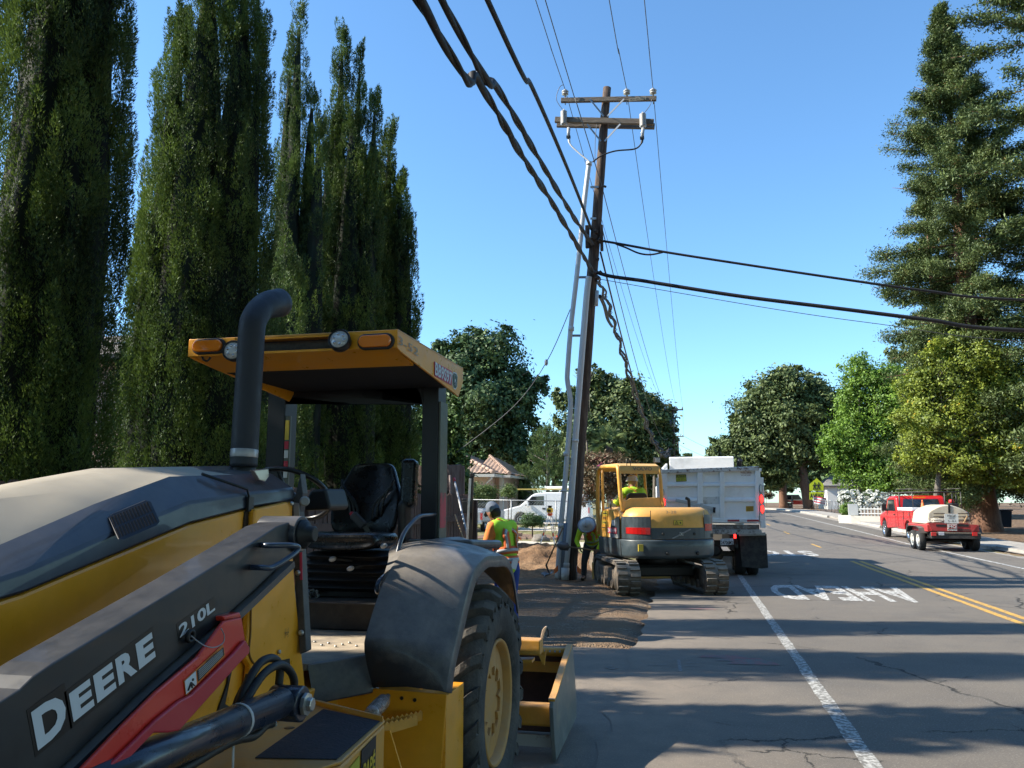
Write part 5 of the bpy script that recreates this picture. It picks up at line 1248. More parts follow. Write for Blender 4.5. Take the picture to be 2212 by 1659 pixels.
# ------------------------------------------------------------------ excavator
ylw = mat('machine_yellow', (.78, .40, .075), .45, var=.1, vs=3, dust=.25)
ylw_old = mat('machine_yellow_faded', (.78, .45, .12), .5, var=.1, vs=3, dust=.25)
slate = mat('slate_grey_paint', (.040, .060, .074), .4, var=.15, vs=3, coat=.2, dust=.12)
rubber = mat('track_rubber', (.13, .105, .082), .9, var=.25, vs=6, c2=(.06, .055, .05), dust=.8)
dkm = mat('dark_metal', (.03, .03, .03), .5, .5)
mudm = mat('muddy_steel', (.20, .16, .12), .8, var=.3, vs=6, c2=(.09, .08, .07))
def Rz(deg, org): return Matrix.Translation(Vector(org)) @ Matrix.Rotation(R(deg), 4, 'Z')
def excavator():
    org = Vector((-.70, 17.15, 0)); o = empty('excavator', org, 'compact yellow and slate grey excavator seen from behind, straddling the edge of the asphalt', 'excavator')
    T = Rz(17, org); U = Rz(25, org)
    for s_ in (-1, 1):                                   # tracks
        xc = s_ * .86; w = .225; Ln = 1.28; rr = .30
        prof = []
        for k in range(13): a = math.pi / 2 + math.pi * k / 12; prof.append((-Ln + rr + rr * math.cos(a) * 1.0, .32 + rr * math.sin(a)))
        for k in range(13): a = -math.pi / 2 + math.pi * k / 12; prof.append((Ln - rr + rr * math.cos(a), .32 + rr * math.sin(a)))
        inn = [(y * .97 if abs(y) > .9 else y, .32 + (z - .32) * .86) for y, z in prof]; n = len(prof)
        b = MB(); rings = []
        for xx, pr_ in ((-w, inn), (-w, prof), (w, prof), (w, inn)): rings.append([Vector((xc + xx, y, z)) for y, z in pr_])
        b.loft(rings, False, False)
        tr = b.build('track', rubber, o, xf=T)
        # lugs all round, two staggered rows with a groove between
        pts = []; tot = 0; seg = [(prof[i], prof[(i + 1) % n]) for i in range(n)]
        Ls = [math.dist(a, c) for a, c in seg]; tot = sum(Ls); m = 46; lg = MB()
        for k in range(m):
            d = tot * k / m; i = 0
            while d > Ls[i]: d -= Ls[i]; i += 1
            a, c = seg[i]; t = d / Ls[i]; y = a[0] + (c[0] - a[0]) * t; z = a[1] + (c[1] - a[1]) * t; ty, tz = (c[0] - a[0]) / Ls[i], (c[1] - a[1]) / Ls[i]
            ny, nz = tz, -ty
            if ny * (y) + nz * (z - .32) < 0 and abs(y) > Ln - rr: ny, nz = -ny, -nz
            if abs(y) <= Ln - rr: ny, nz = 0, (1 if z > .32 else -1)
            M_ = Matrix(((1, 0, 0), (0, ty, ny), (0, tz, nz)))
            for q in (-1, 1):
                lg.box((xc + q * w * .54, y + ny * .016 + (ty * .022 * q), z + nz * .016 + tz * .022 * q), (w * .84, .062, .036), M_)
        lg.build('track_lugs', rubber, tr, xf=T, bevel=.006)
        f = MB(); f.box((xc + s_ * .02, 0, .33), (w * 1.5, 1.7, .26)); f.build('track_frame', mudm, o, xf=T, bevel=.03)
        for k in range(5): MB().lathe((xc - w * .99 * 1, -.72 + .36 * k, .19), [(.085, -.02), (.085, .05), (.04, .06)], (1, 0, 0), 12).build('roller', mudm, tr, xf=T)
        for yy, nm in ((-Ln + rr, 'sprocket'), (Ln - rr, 'idler')):
            MB().lathe((xc, yy, .32), [(.12, -w * .98), (.225, -w * .9), (.235, 0), (.225, w * .9), (.12, w * .98)], (1, 0, 0), 20).build(nm, mudm, tr, xf=T)
    MB().box((0, 0, .42), (1.35, .9, .22)).box((0, .35, .40), (1.3, .25, .2)).box((0, -.35, .40), (1.3, .25, .2)).build('undercarriage', dkm, o, xf=T, bevel=.03)
    MB().lathe((0, 0, .52), [(.42, 0), (.42, .18)], seg=24).build('slew_ring', dkm, o, xf=U)
    bl = MB(); bl.span((-1.05, 1.62, .06), (1.05, 1.70, .44)); bl.bar((-.45, .9, .34), (-.45, 1.62, .25), .1, .12); bl.bar((.45, .9, .34), (.45, 1.62, .25), .1, .12); bl.build('dozer_blade', ylw_old, o, xf=T, bevel=.02)
    # upper body: outline in plan
    def plan(t, sc=1.0):
        """t -1..1 across the back, further values run forward along the flanks"""
        if abs(t) <= 1:
            th = t * math.pi / 2 * .88; x = 1.0 * math.copysign(abs(math.sin(th)) ** .78, t); y = -1.22 * max(0, math.cos(th)) ** .42 + .05
            return Vector((x * sc, y * sc if abs(t) < 1 else y, 0))
        e = plan(math.copysign(1, t), sc); return Vector((e.x, e.y + (abs(t) - 1), 0))
    tt = [-2.35, -1.9, -1.45] + [i / 12 for i in range(-12, 13)] + [1.45, 1.9, 2.35]
    def band(zs, name, m, bev=.02, sub=None):
        rings = [[Vector((p.x, p.y, z)) for p in (plan(t, sc) for t in (sub or tt))] for z, sc in zs]
        return MB().loft(rings, True, True).build(name, m, o, xf=U, bevel=bev)
    def patch(t0, t1, z0, z1, name, m, off=.018, parent=None, n=12, slant=0.0, sc=1.0, th=.016, z0b=None, z1b=None):
        a, c = [], []
        vs, fs = [], []
        for i in range(n + 1):
            k = i / n; t = t0 + (t1 - t0) * k; p = plan(t, sc); q = plan(t + .01, sc); d = (q - p).normalized(); nn = Vector((d.y, -d.x, 0))
            lo = z0 + ((z0b if z0b is not None else z0) - z0) * k; hi = z1 + ((z1b if z1b is not None else z1) - z1) * k
            for z, of in ((lo, off), (hi, off), (hi, off - th), (lo, off - th)): vs.append(Vector((p.x, p.y, z)) + nn * of)
        for i in range(n):
            b_ = 4 * i
            for k in range(4): fs.append((b_ + k, b_ + (k + 1) % 4, b_ + 4 + (k + 1) % 4, b_ + 4 + k))
        fs += [(0, 1, 2, 3), (4 * n + 3, 4 * n + 2, 4 * n + 1, 4 * n)]
        return MB().add(vs, fs).build(name, m, parent or o, xf=U)
    cw = band([(.69, .93), (.74, .985), (1.03, 1.0), (1.06, .99)], 'counterweight', slate)
    body = band([(1.063, .965), (1.30, .97), (1.50, .955), (1.62, .90), (1.68, .80)], 'engine_hood', ylw)
    patch(-.98, -.36, 1.07, 1.50, 'side_panel', slate, .004, sc=.975, z0b=1.07, z1b=1.50, n=8)
    patch(.40, .99, 1.07, 1.54, 'side_panel', slate, .004, sc=.975, n=8)
    patch(-.35, .39, 1.07, 1.285, 'engine_door', slate, .006, sc=.975, n=8)
    sm = mat('seam_dark', (.05, .05, .05), .7)
    patch(-.363, -.352, 1.07, 1.62, 'door_seam', sm, .009, sc=.972, n=2, th=.01); patch(.392, .402, 1.07, 1.62, 'door_seam', sm, .009, sc=.972, n=2, th=.01)
    patch(-.86, -.37, 1.17, 1.29, 'tail_light', redlens, .012, sc=.975, n=6, z0b=1.16); patch(.41, .66, 1.22, 1.36, 'tail_light', redlens, .012, sc=.975, n=6)
    for k in range(9): patch(.60 + k * .042, .616 + k * .042, 1.085, 1.165, 'vent_slot', bk, .011, sc=.975, n=1)
    patch(-.995, -.99, .72, 1.03, 'seam', sm, .004, n=1)
    for t in (-.12, .22): p = plan(t); MB().lathe((p.x, p.y - .01, .80), [(.035, .03), (.035, -.012), (.02, -.014)], (0, 1, 0), 12).build('lift_point', bk, cw, xf=U)
    for t in (-.17, .19): p = plan(t, .975); MB().lathe((p.x, p.y, 1.17), [(.03, .02), (.03, -.02), (.018, -.022)], (0, 1, 0), 12).build('latch', bk, o, xf=U)
    # emblem: a ring crossed by a diagonal bar, with a small square plate
    silver = mat('emblem_silver', (.34, .36, .38), .35, .6)
    p = plan(.02, .975); yb = p.y - .012; e = MB()
    e.bar((p.x - .20, yb, 1.085), (p.x + .19, yb, 1.265), .008, .012, up=(0, 1, 0)); e.bar((p.x - .185, yb, 1.078), (p.x + .205, yb, 1.255), .008, .006, up=(0, 1, 0))
    e.span((p.x - .038, yb - .006, 1.135), (p.x + .038, yb + .004, 1.205)); e.build('emblem', silver, o, xf=U, bevel=.004)
    MB().lathe((p.x, yb - .010, 1.17), [(.022, -.003), (.022, .003), (.031, .003), (.031, -.003)], (0, 1, 0), 18, closed=True).build('emblem_ring', slate, o, xf=U)
    stk = mat('sticker_yellow', (.62, .46, .05), .5); stw = mat('sticker_white', (.7, .7, .68), .5); stp = mat('sticker_red', (.55, .03, .06), .5); ink = mat('letter_black', (.02, .02, .02), .6)
    W_ = lambda p: U @ Vector(p)
    # hazard label
    p = plan(0, .955); MB().span((p.x - .09, p.y + .02 - .045, 1.335), (p.x + .10, p.y + .03, 1.435)).build('hazard_label', mat('label_olive', (.20, .15, .04), .6), o, xf=U)
    MB().span((p.x - .083, p.y + .02 - .049, 1.342), (p.x + .093, p.y + .02 - .044, 1.428)).build('hazard_field', stk, o, xf=U)
    tri = MB(); 
    for a, c in (((-.07, 1.35), (.0, 1.35)), ((0, 1.35), (-.035, 1.418)), ((-.035, 1.418), (-.07, 1.35))): tri.bar((p.x + a[0], p.y - .031, a[1]), (p.x + c[0], p.y - .031, c[1]), .006, .006)
    tri.box((p.x - .035, p.y - .031, 1.375), (.006, .004, .022)); tri.box((p.x + .05, p.y - .031, 1.382), (.016, .004, .036)).box((p.x + .03, p.y - .031, 1.385), (.02, .004, .006)); tri.build('hazard_symbol', ink, o, xf=U)
    lettering('fleet_number', '3-28', mat('faded_number', (.45, .36, .22), .7), o, W_((-.12, plan(0).y + .085, 1.585)), U.to_3x3() @ Vector((1, 0, 0)), U.to_3x3() @ Vector((0, .35, 1)), .055, .22, off=.012)
    # left flank panel under the cab
    xl = -1.0
    fl = MB(); fl.prism([(xl, -.44, 1.063), (xl, .62, 1.063), (xl, .62, 1.16), (xl, .42, 1.60), (xl, .30, 1.64), (xl, -.20, 1.64), (xl, -.34, 1.5)], (.10, 0, 0)); fl.build('cab_side_panel', ylw, o, xf=U, bevel=.01)
    MB().prism([(xl - .006, -.55, 1.07), (xl - .006, -.02, 1.07), (xl - .006, .02, 1.2), (xl - .006, -.12, 1.38), (xl - .006, -.38, 1.48), (xl - .006, -.55, 1.50)], (.02, 0, 0)).build('side_panel', slate, o, xf=U)
    R3 = U.to_3x3(); rt = R3 @ Vector((0, -1, 0))
    def sticker(y0, y1, z0, z1, m, nm='sticker'): MB().span((xl - .012, y0, z0), (xl - .006, y1, z1)).build(nm, m, o, xf=U)
    sticker(-.34, -.14, 1.31, 1.42, stw); sticker(-.42, .12, 1.155, 1.27, stp)
    lettering('licence_number', 'EH8H99', stw, o, W_((xl - .012, -.15, 1.212)), rt, (0, 0, 1), .085, .50, .02)
    lettering('fleet_number', '58334-03', stw, o, W_((xl - .008, -.24, 1.105)), rt, (0, 0, 1), .075, .50, .01, off=.006)
    for k, (y0, y1, z0, z1) in enumerate(((.10, .40, 1.50, 1.60), (.12, .42, 1.42, 1.49), (.15, .46, 1.33, 1.40), (.22, .50, 1.20, 1.31))): sticker(y0, y1, z0, z1, stk if k % 2 == 0 else mat('sticker_amber', (.62, .30, .03), .5)); MB().box((xl - .014, (y0 + y1) / 2, (z0 + z1) / 2), (.002, .2, .02)).build('sticker_text', ink, o, xf=U)
    p = plan(-.55); MB().span((p.x - .05, p.y - .035, .84), (p.x + .05, p.y - .01, .97)).build('sticker', stk, o, xf=U)
    # canopy frame
    x0, x1, y0, y1, zt = -.96, -.06, -.52, .82, 2.53
    def frame(P, nm, w=.038, m=ylw): MB().tube(catmull(P, 5), w, 8).build(nm, m, o, xf=U)
    frame([(x0 + .05, y0 - .02, 1.60), (x0 + .02, y0 - .0, 1.85), (x0, y0 + .03, 2.3), (x0, y0 + .08, 2.47), (x0 + .0, y0 + .26, zt - .02), (x0, y1 - .25, zt), (x0, y1 - .05, zt - .07), (x0, y1 + .02, zt - .25), (x0, y1 + .06, 1.7), (x0, y1 + .02, 1.1)], 'roll_frame', .046)
    frame([(x1 + .02, y0 - .02, 1.60), (x1, y0, 1.9), (x1 - .01, y0 + .03, 2.3), (x1 - .02, y0 + .1, 2.47), (x1 - .03, y0 + .3, zt - .02), (x1 - .03, y1 - .25, zt), (x1 - .03, y1 - .05, zt - .07), (x1 - .03, y1, zt - .3), (x1 - .0, y1 + .04, 1.5), (x1, y1 + .02, 1.1)], 'roll_frame', .040)
    frame([(x0 + .01, .55, zt - .06), (x0 + .01, .56, 1.8), (x0 + .01, .56, 1.15)], 'roll_frame', .03)
    frame([(x1 - .02, .35, zt - .06), (x1 - .02, .30, 2.2), (x1 - .0, .28, 1.7)], 'roll_frame', .03)
    rf = MB(); rings = []
    for y, z, k in ((y0 + .03, 2.40, .96), (y0 + .06, 2.50, .98), (y0 + .22, zt + .02, 1), (y1 - .2, zt + .03, 1), (y1 - .02, zt - .04, .98)):
        xm = (x0 + x1) / 2; hw = (x1 - x0) / 2 * k + .02; rings.append([Vector((xm - hw, y, z - .05)), Vector((xm - hw, y, z - .01)), Vector((xm - hw + .05, y, z + .02)), Vector((xm + hw - .05, y, z + .02)), Vector((xm + hw, y, z - .01)), Vector((xm + hw, y, z - .05))])
    rf.loft(rings, True, False); rf.build('canopy_roof', ylw_old, o, xf=U, bevel=.015)
    lettering('roof_lettering', 'VOLVO', mat('letter_grey', (.16, .14, .11), .6), o, W_(((x0 + x1) / 2 + .05, y0 + .025, 2.455)), R3 @ Vector((1, 0, 0)), R3 @ Vector((0, .25, 1)), .075, .42, .02, off=.010)
    # panel behind the seat
    bp_ = MB(); bp_.prism([(x0 + .05, y0 - .03, 1.58), (x1 + .03, y0 - .03, 1.58), (x1, y0, 1.86), (x1 - .05, y0 + .0, 1.88), (x0 + .22, y0 + .0, 1.86), (x0 + .12, y0 + .0, 1.80), (x0 + .04, y0 + .0, 1.9)], (0, .05, 0)); bp_.build('rear_panel', ylw_old, o, xf=U, bevel=.012)
    lamp = MB().span((x1 - .14, y0 - .03, 2.58), (x1 - .02, y0 + .06, 2.69)).build('work_light', bk, o, xf=U, bevel=.01); MB().span((x1 - .128, y0 - .035, 2.59), (x1 - .032, y0 - .028, 2.68)).build('lens', mat('lamp_clear', (.55, .55, .52), .15, coat=.6), lamp, xf=U)
    MB().tube([(x0 + .18, y0 + .05, 2.52), (x0 + .18, y0 + .05, 2.66)], .008, 6).tube([(x0 + .26, y0 + .05, 2.52), (x0 + .25, y0 + .03, 2.62)], .008, 6).build('aerial', bk, o, xf=U)
    # exhaust, seat, floor, levers
    MB().tube(catmull([(.52, -.55, 1.60), (.52, -.55, 1.78), (.50, -.57, 1.84), (.44, -.60, 1.86)], 4), .032, 10).build('exhaust_pipe', bk, o, xf=U)
    MB().span((x0 + .06, y0 + .1, 1.05), (x1 - .02, y1, 1.12)).build('cab_floor', dkm, o, xf=U)
    st = MB(); st.span((-.76, -.22, 1.42), (-.28, .26, 1.53)); st.build('seat', bk, o, xf=U, bevel=.04, seg=3)
    MB().prism([(-.76, -.28, 1.45), (-.28, -.28, 1.45), (-.30, -.36, 1.93), (-.36, -.37, 1.97), (-.68, -.37, 1.97), (-.74, -.36, 1.93)], (0, .09, 0)).build('seat_back', bk, o, xf=U, bevel=.03)
    MB().span((-.72, -.2, 1.12), (-.32, .2, 1.43)).build('seat_base', dkm, o, xf=U)
    for x in (-.86, -.20): MB().span((x - .06, -.1, 1.5), (x + .06, .35, 1.62)).build('control_console', bk, o, xf=U, bevel=.02); MB().tube([(x, .3, 1.6), (x, .34, 1.85)], .018, 8).build('joystick', bk, o, xf=U)
    # boom, arm and bucket stretched low in front
    bm_ = MB(); bm_.prism([(.30, .9, .95), (.30, 1.15, .9), (.30, 2.2, 1.75), (.30, 3.1, 1.55), (.30, 3.1, 1.72), (.30, 2.15, 2.08), (.30, .95, 1.25)], (-.24, 0, 0)); bm_.build('boom', ylw, o, xf=U, bevel=.02)
    MB().prism([(.26, 3.0, 1.72), (.26, 3.25, 1.8), (.26, 4.0, .55), (.26, 3.85, .5)], (-.16, 0, 0)).build('dipper_arm', ylw, o, xf=U, bevel=.02)
    MB().prism([(.45, 3.8, .55), (.45, 4.1, .5), (.45, 4.2, .2), (.45, 3.95, .05), (.45, 3.55, .12), (.45, 3.6, .18), (.45, 3.9, .2)], (-.55, 0, 0)).build('bucket', mudm, o, xf=U, bevel=.01)
    MB().tube([(.18, 1.1, .85), (.18, 1.9, 1.35)], .06, 12).tube([(.18, 1.9, 1.35), (.18, 2.15, 1.65)], .032, 10).build('boom_cylinder', dkm, o, xf=U)
    return o, U
EXC, EXU = excavator()

# ------------------------------------------------------------------ dump truck
def dump_truck():
    YT = 20.3; z5 = lambda x, y, d=0.0: at(1215 + .2278 * x, 945 + .2278 * y, y=YT + d)
    c0 = z5(1500, 1200); o = empty('dump_truck', ((c0.x), YT + 3.5, 0), 'white dump truck seen from behind with brake lights lit, right of the excavator', 'dump truck')
    wp = mat('truck_white', (.85, .85, .84), .42, var=.05, vs=1.6, c2=(.62, .61, .58), mixlo=.55, mixhi=.8, coat=.15)
    rust = mat('truck_white_chipped', (.60, .60, .58), .6, vs=16, c2=(.13, .07, .045), mixlo=.52, mixhi=.62, var=.1)
    L0, R0 = z5(935, 600).x, z5(1868, 600).x; zt = z5(1500, 283).z; zb = z5(1500, 815).z
    def pl(pts, d0, th, nm, m, parent=o, bev=0.0): return MB().prism([z5(x, y, d0) for x, y in pts], (0, th, 0)).build(nm, m, parent, bevel=bev)
    tg = pl([(935, 310), (960, 306), (1860, 272), (1866, 805), (1250, 812), (935, 790)], .07, .05, 'tailgate', wp)
    for x0, x1, y0, y1 in ((938, 992, 318, 800), (1278, 1330, 300, 800), (1492, 1536, 290, 800), (1826, 1866, 285, 800)): pl([(x0, y0), (x1, y0), (x1, y1), (x0, y1)], 0, .08, 'tailgate_rib', wp, tg, .012)
    pl([(938, 306), (1866, 274), (1866, 312), (938, 342)], -.012, .10, 'top_rail', rust, tg, .012)
    pl([(938, 765), (1866, 772), (1866, 812), (938, 800)], -.012, .10, 'bottom_rail', wp, tg, .012)
    for xa, xb in ((992, 1278), (1330, 1492), (1536, 1826)):
        for y in ((445, 590) if xa != 1330 else (445,)):
            b = MB(); P = [z5(xa, y - 22, .07), z5(xa, y - 2, .02), z5(xa, y + 16, .02), z5(xa, y + 22, .07)]; w = z5(xb, y).x - z5(xa, y).x; b.prism(P, (w, 0, 0)); b.build('stiffener', wp, tg)
    pl([(1336, 640), (1500, 636), (1506, 770), (1342, 774)], .03, .05, 'chute_door', wp, tg, .006)
    pl([(1335, 565), (1490, 560), (1490, 630), (1335, 634)], .066, .006, 'worn_patch', mat('truck_white_scuffed', (.66, .65, .62), .6, vs=10, c2=(.40, .37, .33), mixlo=.5, mixhi=.66), tg)
    lv = MB(); lv.bar(z5(1072, 594, -.06), z5(1452, 680, -.06), .03, .075, up=(0, 0, 1)); lv.box(z5(1320, 650, -.05), (.07, .10, .13)); lv.box(z5(1427, 700, -.04), (.12, .06, .1)); lv.build('chute_lever', mat('lever_grey', (.50, .50, .49), .5), tg, bevel=.006)
    MB().tube([z5(1442, 662, -.1), z5(1437, 712, -.1)], .03, 8).build('lever_pin', dkm, tg)
    tape_r = mat('reflective_red', (.38, .03, .05), .4); tape_w = mat('reflective_white', (.65, .65, .66), .4)
    for k, (xa, xb) in enumerate(((1250, 1308), (1565, 1678), (1750, 1864))): pl([(xa, 780), (xb, 778), (xb, 797), (xa, 799)], -.020, .006, 'reflective_tape', tape_r, tg)
    for xa, xb in ((1310, 1400), (1680, 1748)): pl([(xa, 781), (xb, 780), (xb, 797), (xa, 799)], -.019, .006, 'reflective_tape', tape_w, tg)
    # labels on the gate
    yl = mat('label_lime', (.42, .45, .05), .5); ob = mat('label_amber', (.60, .33, .02), .5); ink = mat('letter_black', (.02, .02, .02), .6); mar = mat('letter_maroon', (.20, .035, .05), .6)
    pl([(1075, 352), (1172, 350), (1178, 415), (1078, 420)], .058, .01, 'caution_label', ink, tg); pl([(1079, 380), (1173, 378), (1174, 412), (1080, 416)], .055, .004, 'caution_field', yl, tg)
    X1 = (1, 0, 0); Zu = (0, 0, 1)
    k = .2278 * YT / 1739
    lettering('caution_lettering', 'CAUTION', yl, tg, z5(1124, 366, .056), X1, Zu, 20 * k, 86 * k, .02, off=.003)
    lettering('label_lettering', 'STAY BACK', ink, tg, z5(1126, 388, .054), X1, Zu, 9 * k, 60 * k, off=.003); lettering('label_lettering', '1000 500 FT', ink, tg, z5(1126, 402, .054), X1, Zu, 9 * k, 74 * k, off=.003)
    lettering('maker_lettering', 'WESTERN', mar, tg, z5(1738, 330, .068), X1, Zu, 17 * k, 96 * k, .01, off=.003)
    lettering('maker_lettering', 'CONSTRUCTION', mar, tg, z5(1738, 345, .068), X1, Zu, 9 * k, 96 * k, off=.003); lettering('maker_lettering', '916-709-0000'.replace('709', '765'), mar, tg, z5(1738, 359, .068), X1, Zu, 9 * k, 84 * k, off=.003)
    pl([(1740, 652), (1811, 650), (1813, 698), (1741, 702)], .058, .01, 'warning_label', ob, tg); lettering('label_lettering', 'CAUTION', ink, tg, z5(1776, 662, .056), X1, Zu, 11 * k, 58 * k, off=.003)
    for q in (674, 684, 693): pl([(1750, q), (1803, q - 1), (1803, q + 2), (1750, q + 3)], .054, .004, 'label_line', ink, tg)
    lettering('fleet_number', '3-81', mat('letter_faint', (.50, .50, .51), .7), tg, z5(1210, 680, .066), (1, 0, -.45), Zu, 24 * k, 66 * k, off=.003)
    # box sides, floor, front wall
    D = 4.4
    for xx, s_ in ((L0, 1), (R0, -1)):
        b = MB(); b.span((xx, YT + .12, zb + .05), (xx + s_ * .07, YT + D, zt - .03)); side = b.build('box_side', wp, o, bevel=.01)
        r_ = MB()
        for q in range(7): y = YT + .25 + q * .66; r_.span((xx - s_ * .07, y, zb), (xx - s_ * .002, y + .1, zt - .05))
        r_.span((xx - s_ * .09, YT + .12, zt - .1), (xx + s_ * .09, YT + D, zt - .028)); r_.build('side_ribs', wp, side, bevel=.008)
    MB().span((L0 + .08, YT + .13, zb), (R0 - .08, YT + D - .08, zb + .09)).build('box_floor', mudm, o)
    YF = YT + D; zf = at(1530, 986, y=YF).z; xfL, xfR = at(1446, 1000, y=YF).x, at(1585, 1000, y=YF).x
    MB().span((xfL - .05, YF, zb), (xfR + .25, YF + .08, zt + .1)).build('front_wall', wp, o)
    cs = MB(); cs.prism([(xfL, YF - .05, zt - .1), (xfL, YF - .05, zf - .03), (xfL, YF + .1, zf), (xfL, YF + 1.5, zf - .02), (xfL, YF + 1.5, zf - .1), (xfL, YF + .1, zt - .1)], (xfR - xfL, 0, 0)); cs.build('cab_shield', wp, o, bevel=.015)
    MB().prism([(L0 + .02, YT + .3, zt + .002), (L0 + .02, YF, zt + .002), (L0 + .02, YF, zf - .2)], (.05, 0, 0)).build('wing_plate', wp, o)
    # chassis, bumper, lights
    fr = MB(); fr.span((L0 - .05, YT - .02, z5(0, 905).z), (R0 + .02, YT + .28, z5(0, 862).z)); fr.build('bumper', mat('bumper_grey', (.40, .38, .35), .7, vs=12, c2=(.10, .08, .07), mixlo=.5, mixhi=.65, var=.1), o, bevel=.01)
    MB().span((L0 + .05, YT + .02, z5(0, 860).z), (R0 - .03, YT + .2, z5(0, 818).z)).build('sill', mat('grimy_steel', (.14, .11, .09), .8, vs=10, c2=(.30, .28, .26), var=.2), o)
    ch = MB()
    for x in (.1, .95): ch.span((x, YT + .25, .62), (x + .1, YT + 7.4, .95))
    ch.span((.0, YT + .3, .7), (1.15, YT + .5, .85)); ch.build('chassis', dkm, o)
    for xx in (z5(1860, 0).x + .02,):
        pass
    post = MB(); post.span((R0, YT + .02, zb - .1), (R0 + .12, YT + .2, zt - .25)); post.build('corner_post', wp, o, bevel=.01)
    post = MB(); post.span((L0 - .10, YT + .02, zb - .1), (L0, YT + .2, zt - .25)); post.build('corner_post', wp, o, bevel=.01)
    lit = mat('brake_light_lit', (.6, .01, .01), .3, emit=(1, .02, .015, 3.2)); clr = mat('lamp_clear', (.55, .55, .52), .15, coat=.6)
    def oval(x, y, w, h_, m, nm, d=-.03):
        c = z5(x, y, d); ww, hh = w * k / 2, h_ * k / 2; P = []
        for q in range(20): a = q * math.pi / 10; P.append(c + Vector((ww * math.cos(a), 0, hh * (abs(math.sin(a)) ** .75) * math.copysign(1, math.sin(a)))))
        l = MB().prism(P, (0, .06, 0)).build(nm, m, o, bevel=.008)
        return l
    for x, y, w, h_, m, nm in ((1888, 583, 27, 76, lit, 'brake_light'), (1896, 679, 28, 74, lit, 'brake_light'), (958, 613, 34, 78, lit, 'brake_light'), (1883, 488, 22, 72, clr, 'reverse_light'), (948, 522, 26, 66, clr, 'reverse_light')):
        oval(x, y, w * 1.25, h_ * 1.12, bk, 'lamp_housing', -.02); oval(x, y, w, h_, m, nm, -.04)
    MB().box(z5(1636, 932, -.0), (.055, .03, .13)).build('brake_light', lit, o, bevel=.01)
    pl_ = pl([(1498, 960), (1620, 957), (1622, 1017), (1500, 1020)], -.02, .012, 'licence_plate', mat('plate_white', (.62, .62, .63), .5), o, .003)
    lettering('plate_lettering', '24706M2', ink, pl_, z5(1560, 997, -.02), X1, Zu, 34 * k, 108 * k, .015, off=.004); lettering('plate_lettering', 'California', mat('letter_blue', (.05, .08, .25), .6), pl_, z5(1560, 968, -.02), X1, Zu, 9 * k, 50 * k, off=.004)
    fp = pl([(1680, 930), (1935, 915), (1950, 1235), (1890, 1243), (1702, 1228)], .10, .012, 'mud_flap', mat('flap_rubber', (.022, .021, .02), .8, var=.3, vs=4, dust=.3), o)
    pl([(1672, 912), (1925, 900), (1928, 928), (1676, 935)], .08, .05, 'flap_bracket', galv, o)
    lettering('flap_lettering', 'WESTERN', mat('letter_dim', (.055, .05, .045), .8), fp, z5(1815, 1060, .10), X1, Zu, 22 * k, 100 * k, off=.004)
    xl0 = 1.88
    MB().box((c0.x - 1.05, YT + .11, .62), (.62, .012, .72)).build('mud_flap', mat('flap_rubber', (.02, .02, .02)), o)
    MB().lathe((.60, YT + .25, .62), [(.10, 0), (.16, .1), (.16, .5), (.1, .6)], (0, 1, 0), 14).build('air_tank', dkm, o); MB().tube([(.0, YT + .9, .5), (1.3, YT + .9, .5)], .07, 10).lathe((.62, YT + .75, .5), [(.1, 0), (.2, .1), (.2, .25), (.1, .35)], (0, 1, 0), 16).build('rear_axle', mudm, o)
    MB().tube([z5(1650, 900, -.02), z5(1653, 1045, -.02)], .012, 6).box(z5(1653, 1030, -.02), (.07, .04, .09)).build('safety_chain', dkm, o)
    rim = mat('truck_rim', (.30, .30, .30), .5, .4)
    for ya in (YT + .9, YT + 2.2):
        for x, s_ in ((1.50, 1), (1.20, -1), (-.42, -1), (-.12, 1)): wheel(o, (x, ya, .50), .50, .27, (s_, 0, 0), rim)
    for x, s_ in ((1.5, 1), (-.42, -1)): wheel(o, (x, YT + 6.9, .50), .50, .28, (s_, 0, 0), rim)
    cb = MB(); cb.prism([(-.6, YF + .5, .9), (-.6, YF + .5, 2.7), (-.6, YF + .8, 2.8), (-.6, YF + 1.9, 2.7), (-.6, YF + 2.3, 1.9), (-.6, YF + 3.9, 1.6), (-.6, YF + 4.0, .6), (-.6, YF + .7, .6)], (2.2, 0, 0)); cb.build('cab', wp, o, bevel=.05)
    for s_, x in ((1, 2.02), (-1, -.95)):
        MB().box((x, YF + 2.1, 2.05), (.2, .12, .5)).build('mirror', wp, o, bevel=.03)
    MB().tube([(1.52, YF + .35, 1.2), (1.52, YF + .35, 2.95), (1.56, YF + .28, 3.05)], .075, 12).build('exhaust_stack', dkm, o)
dump_truck()

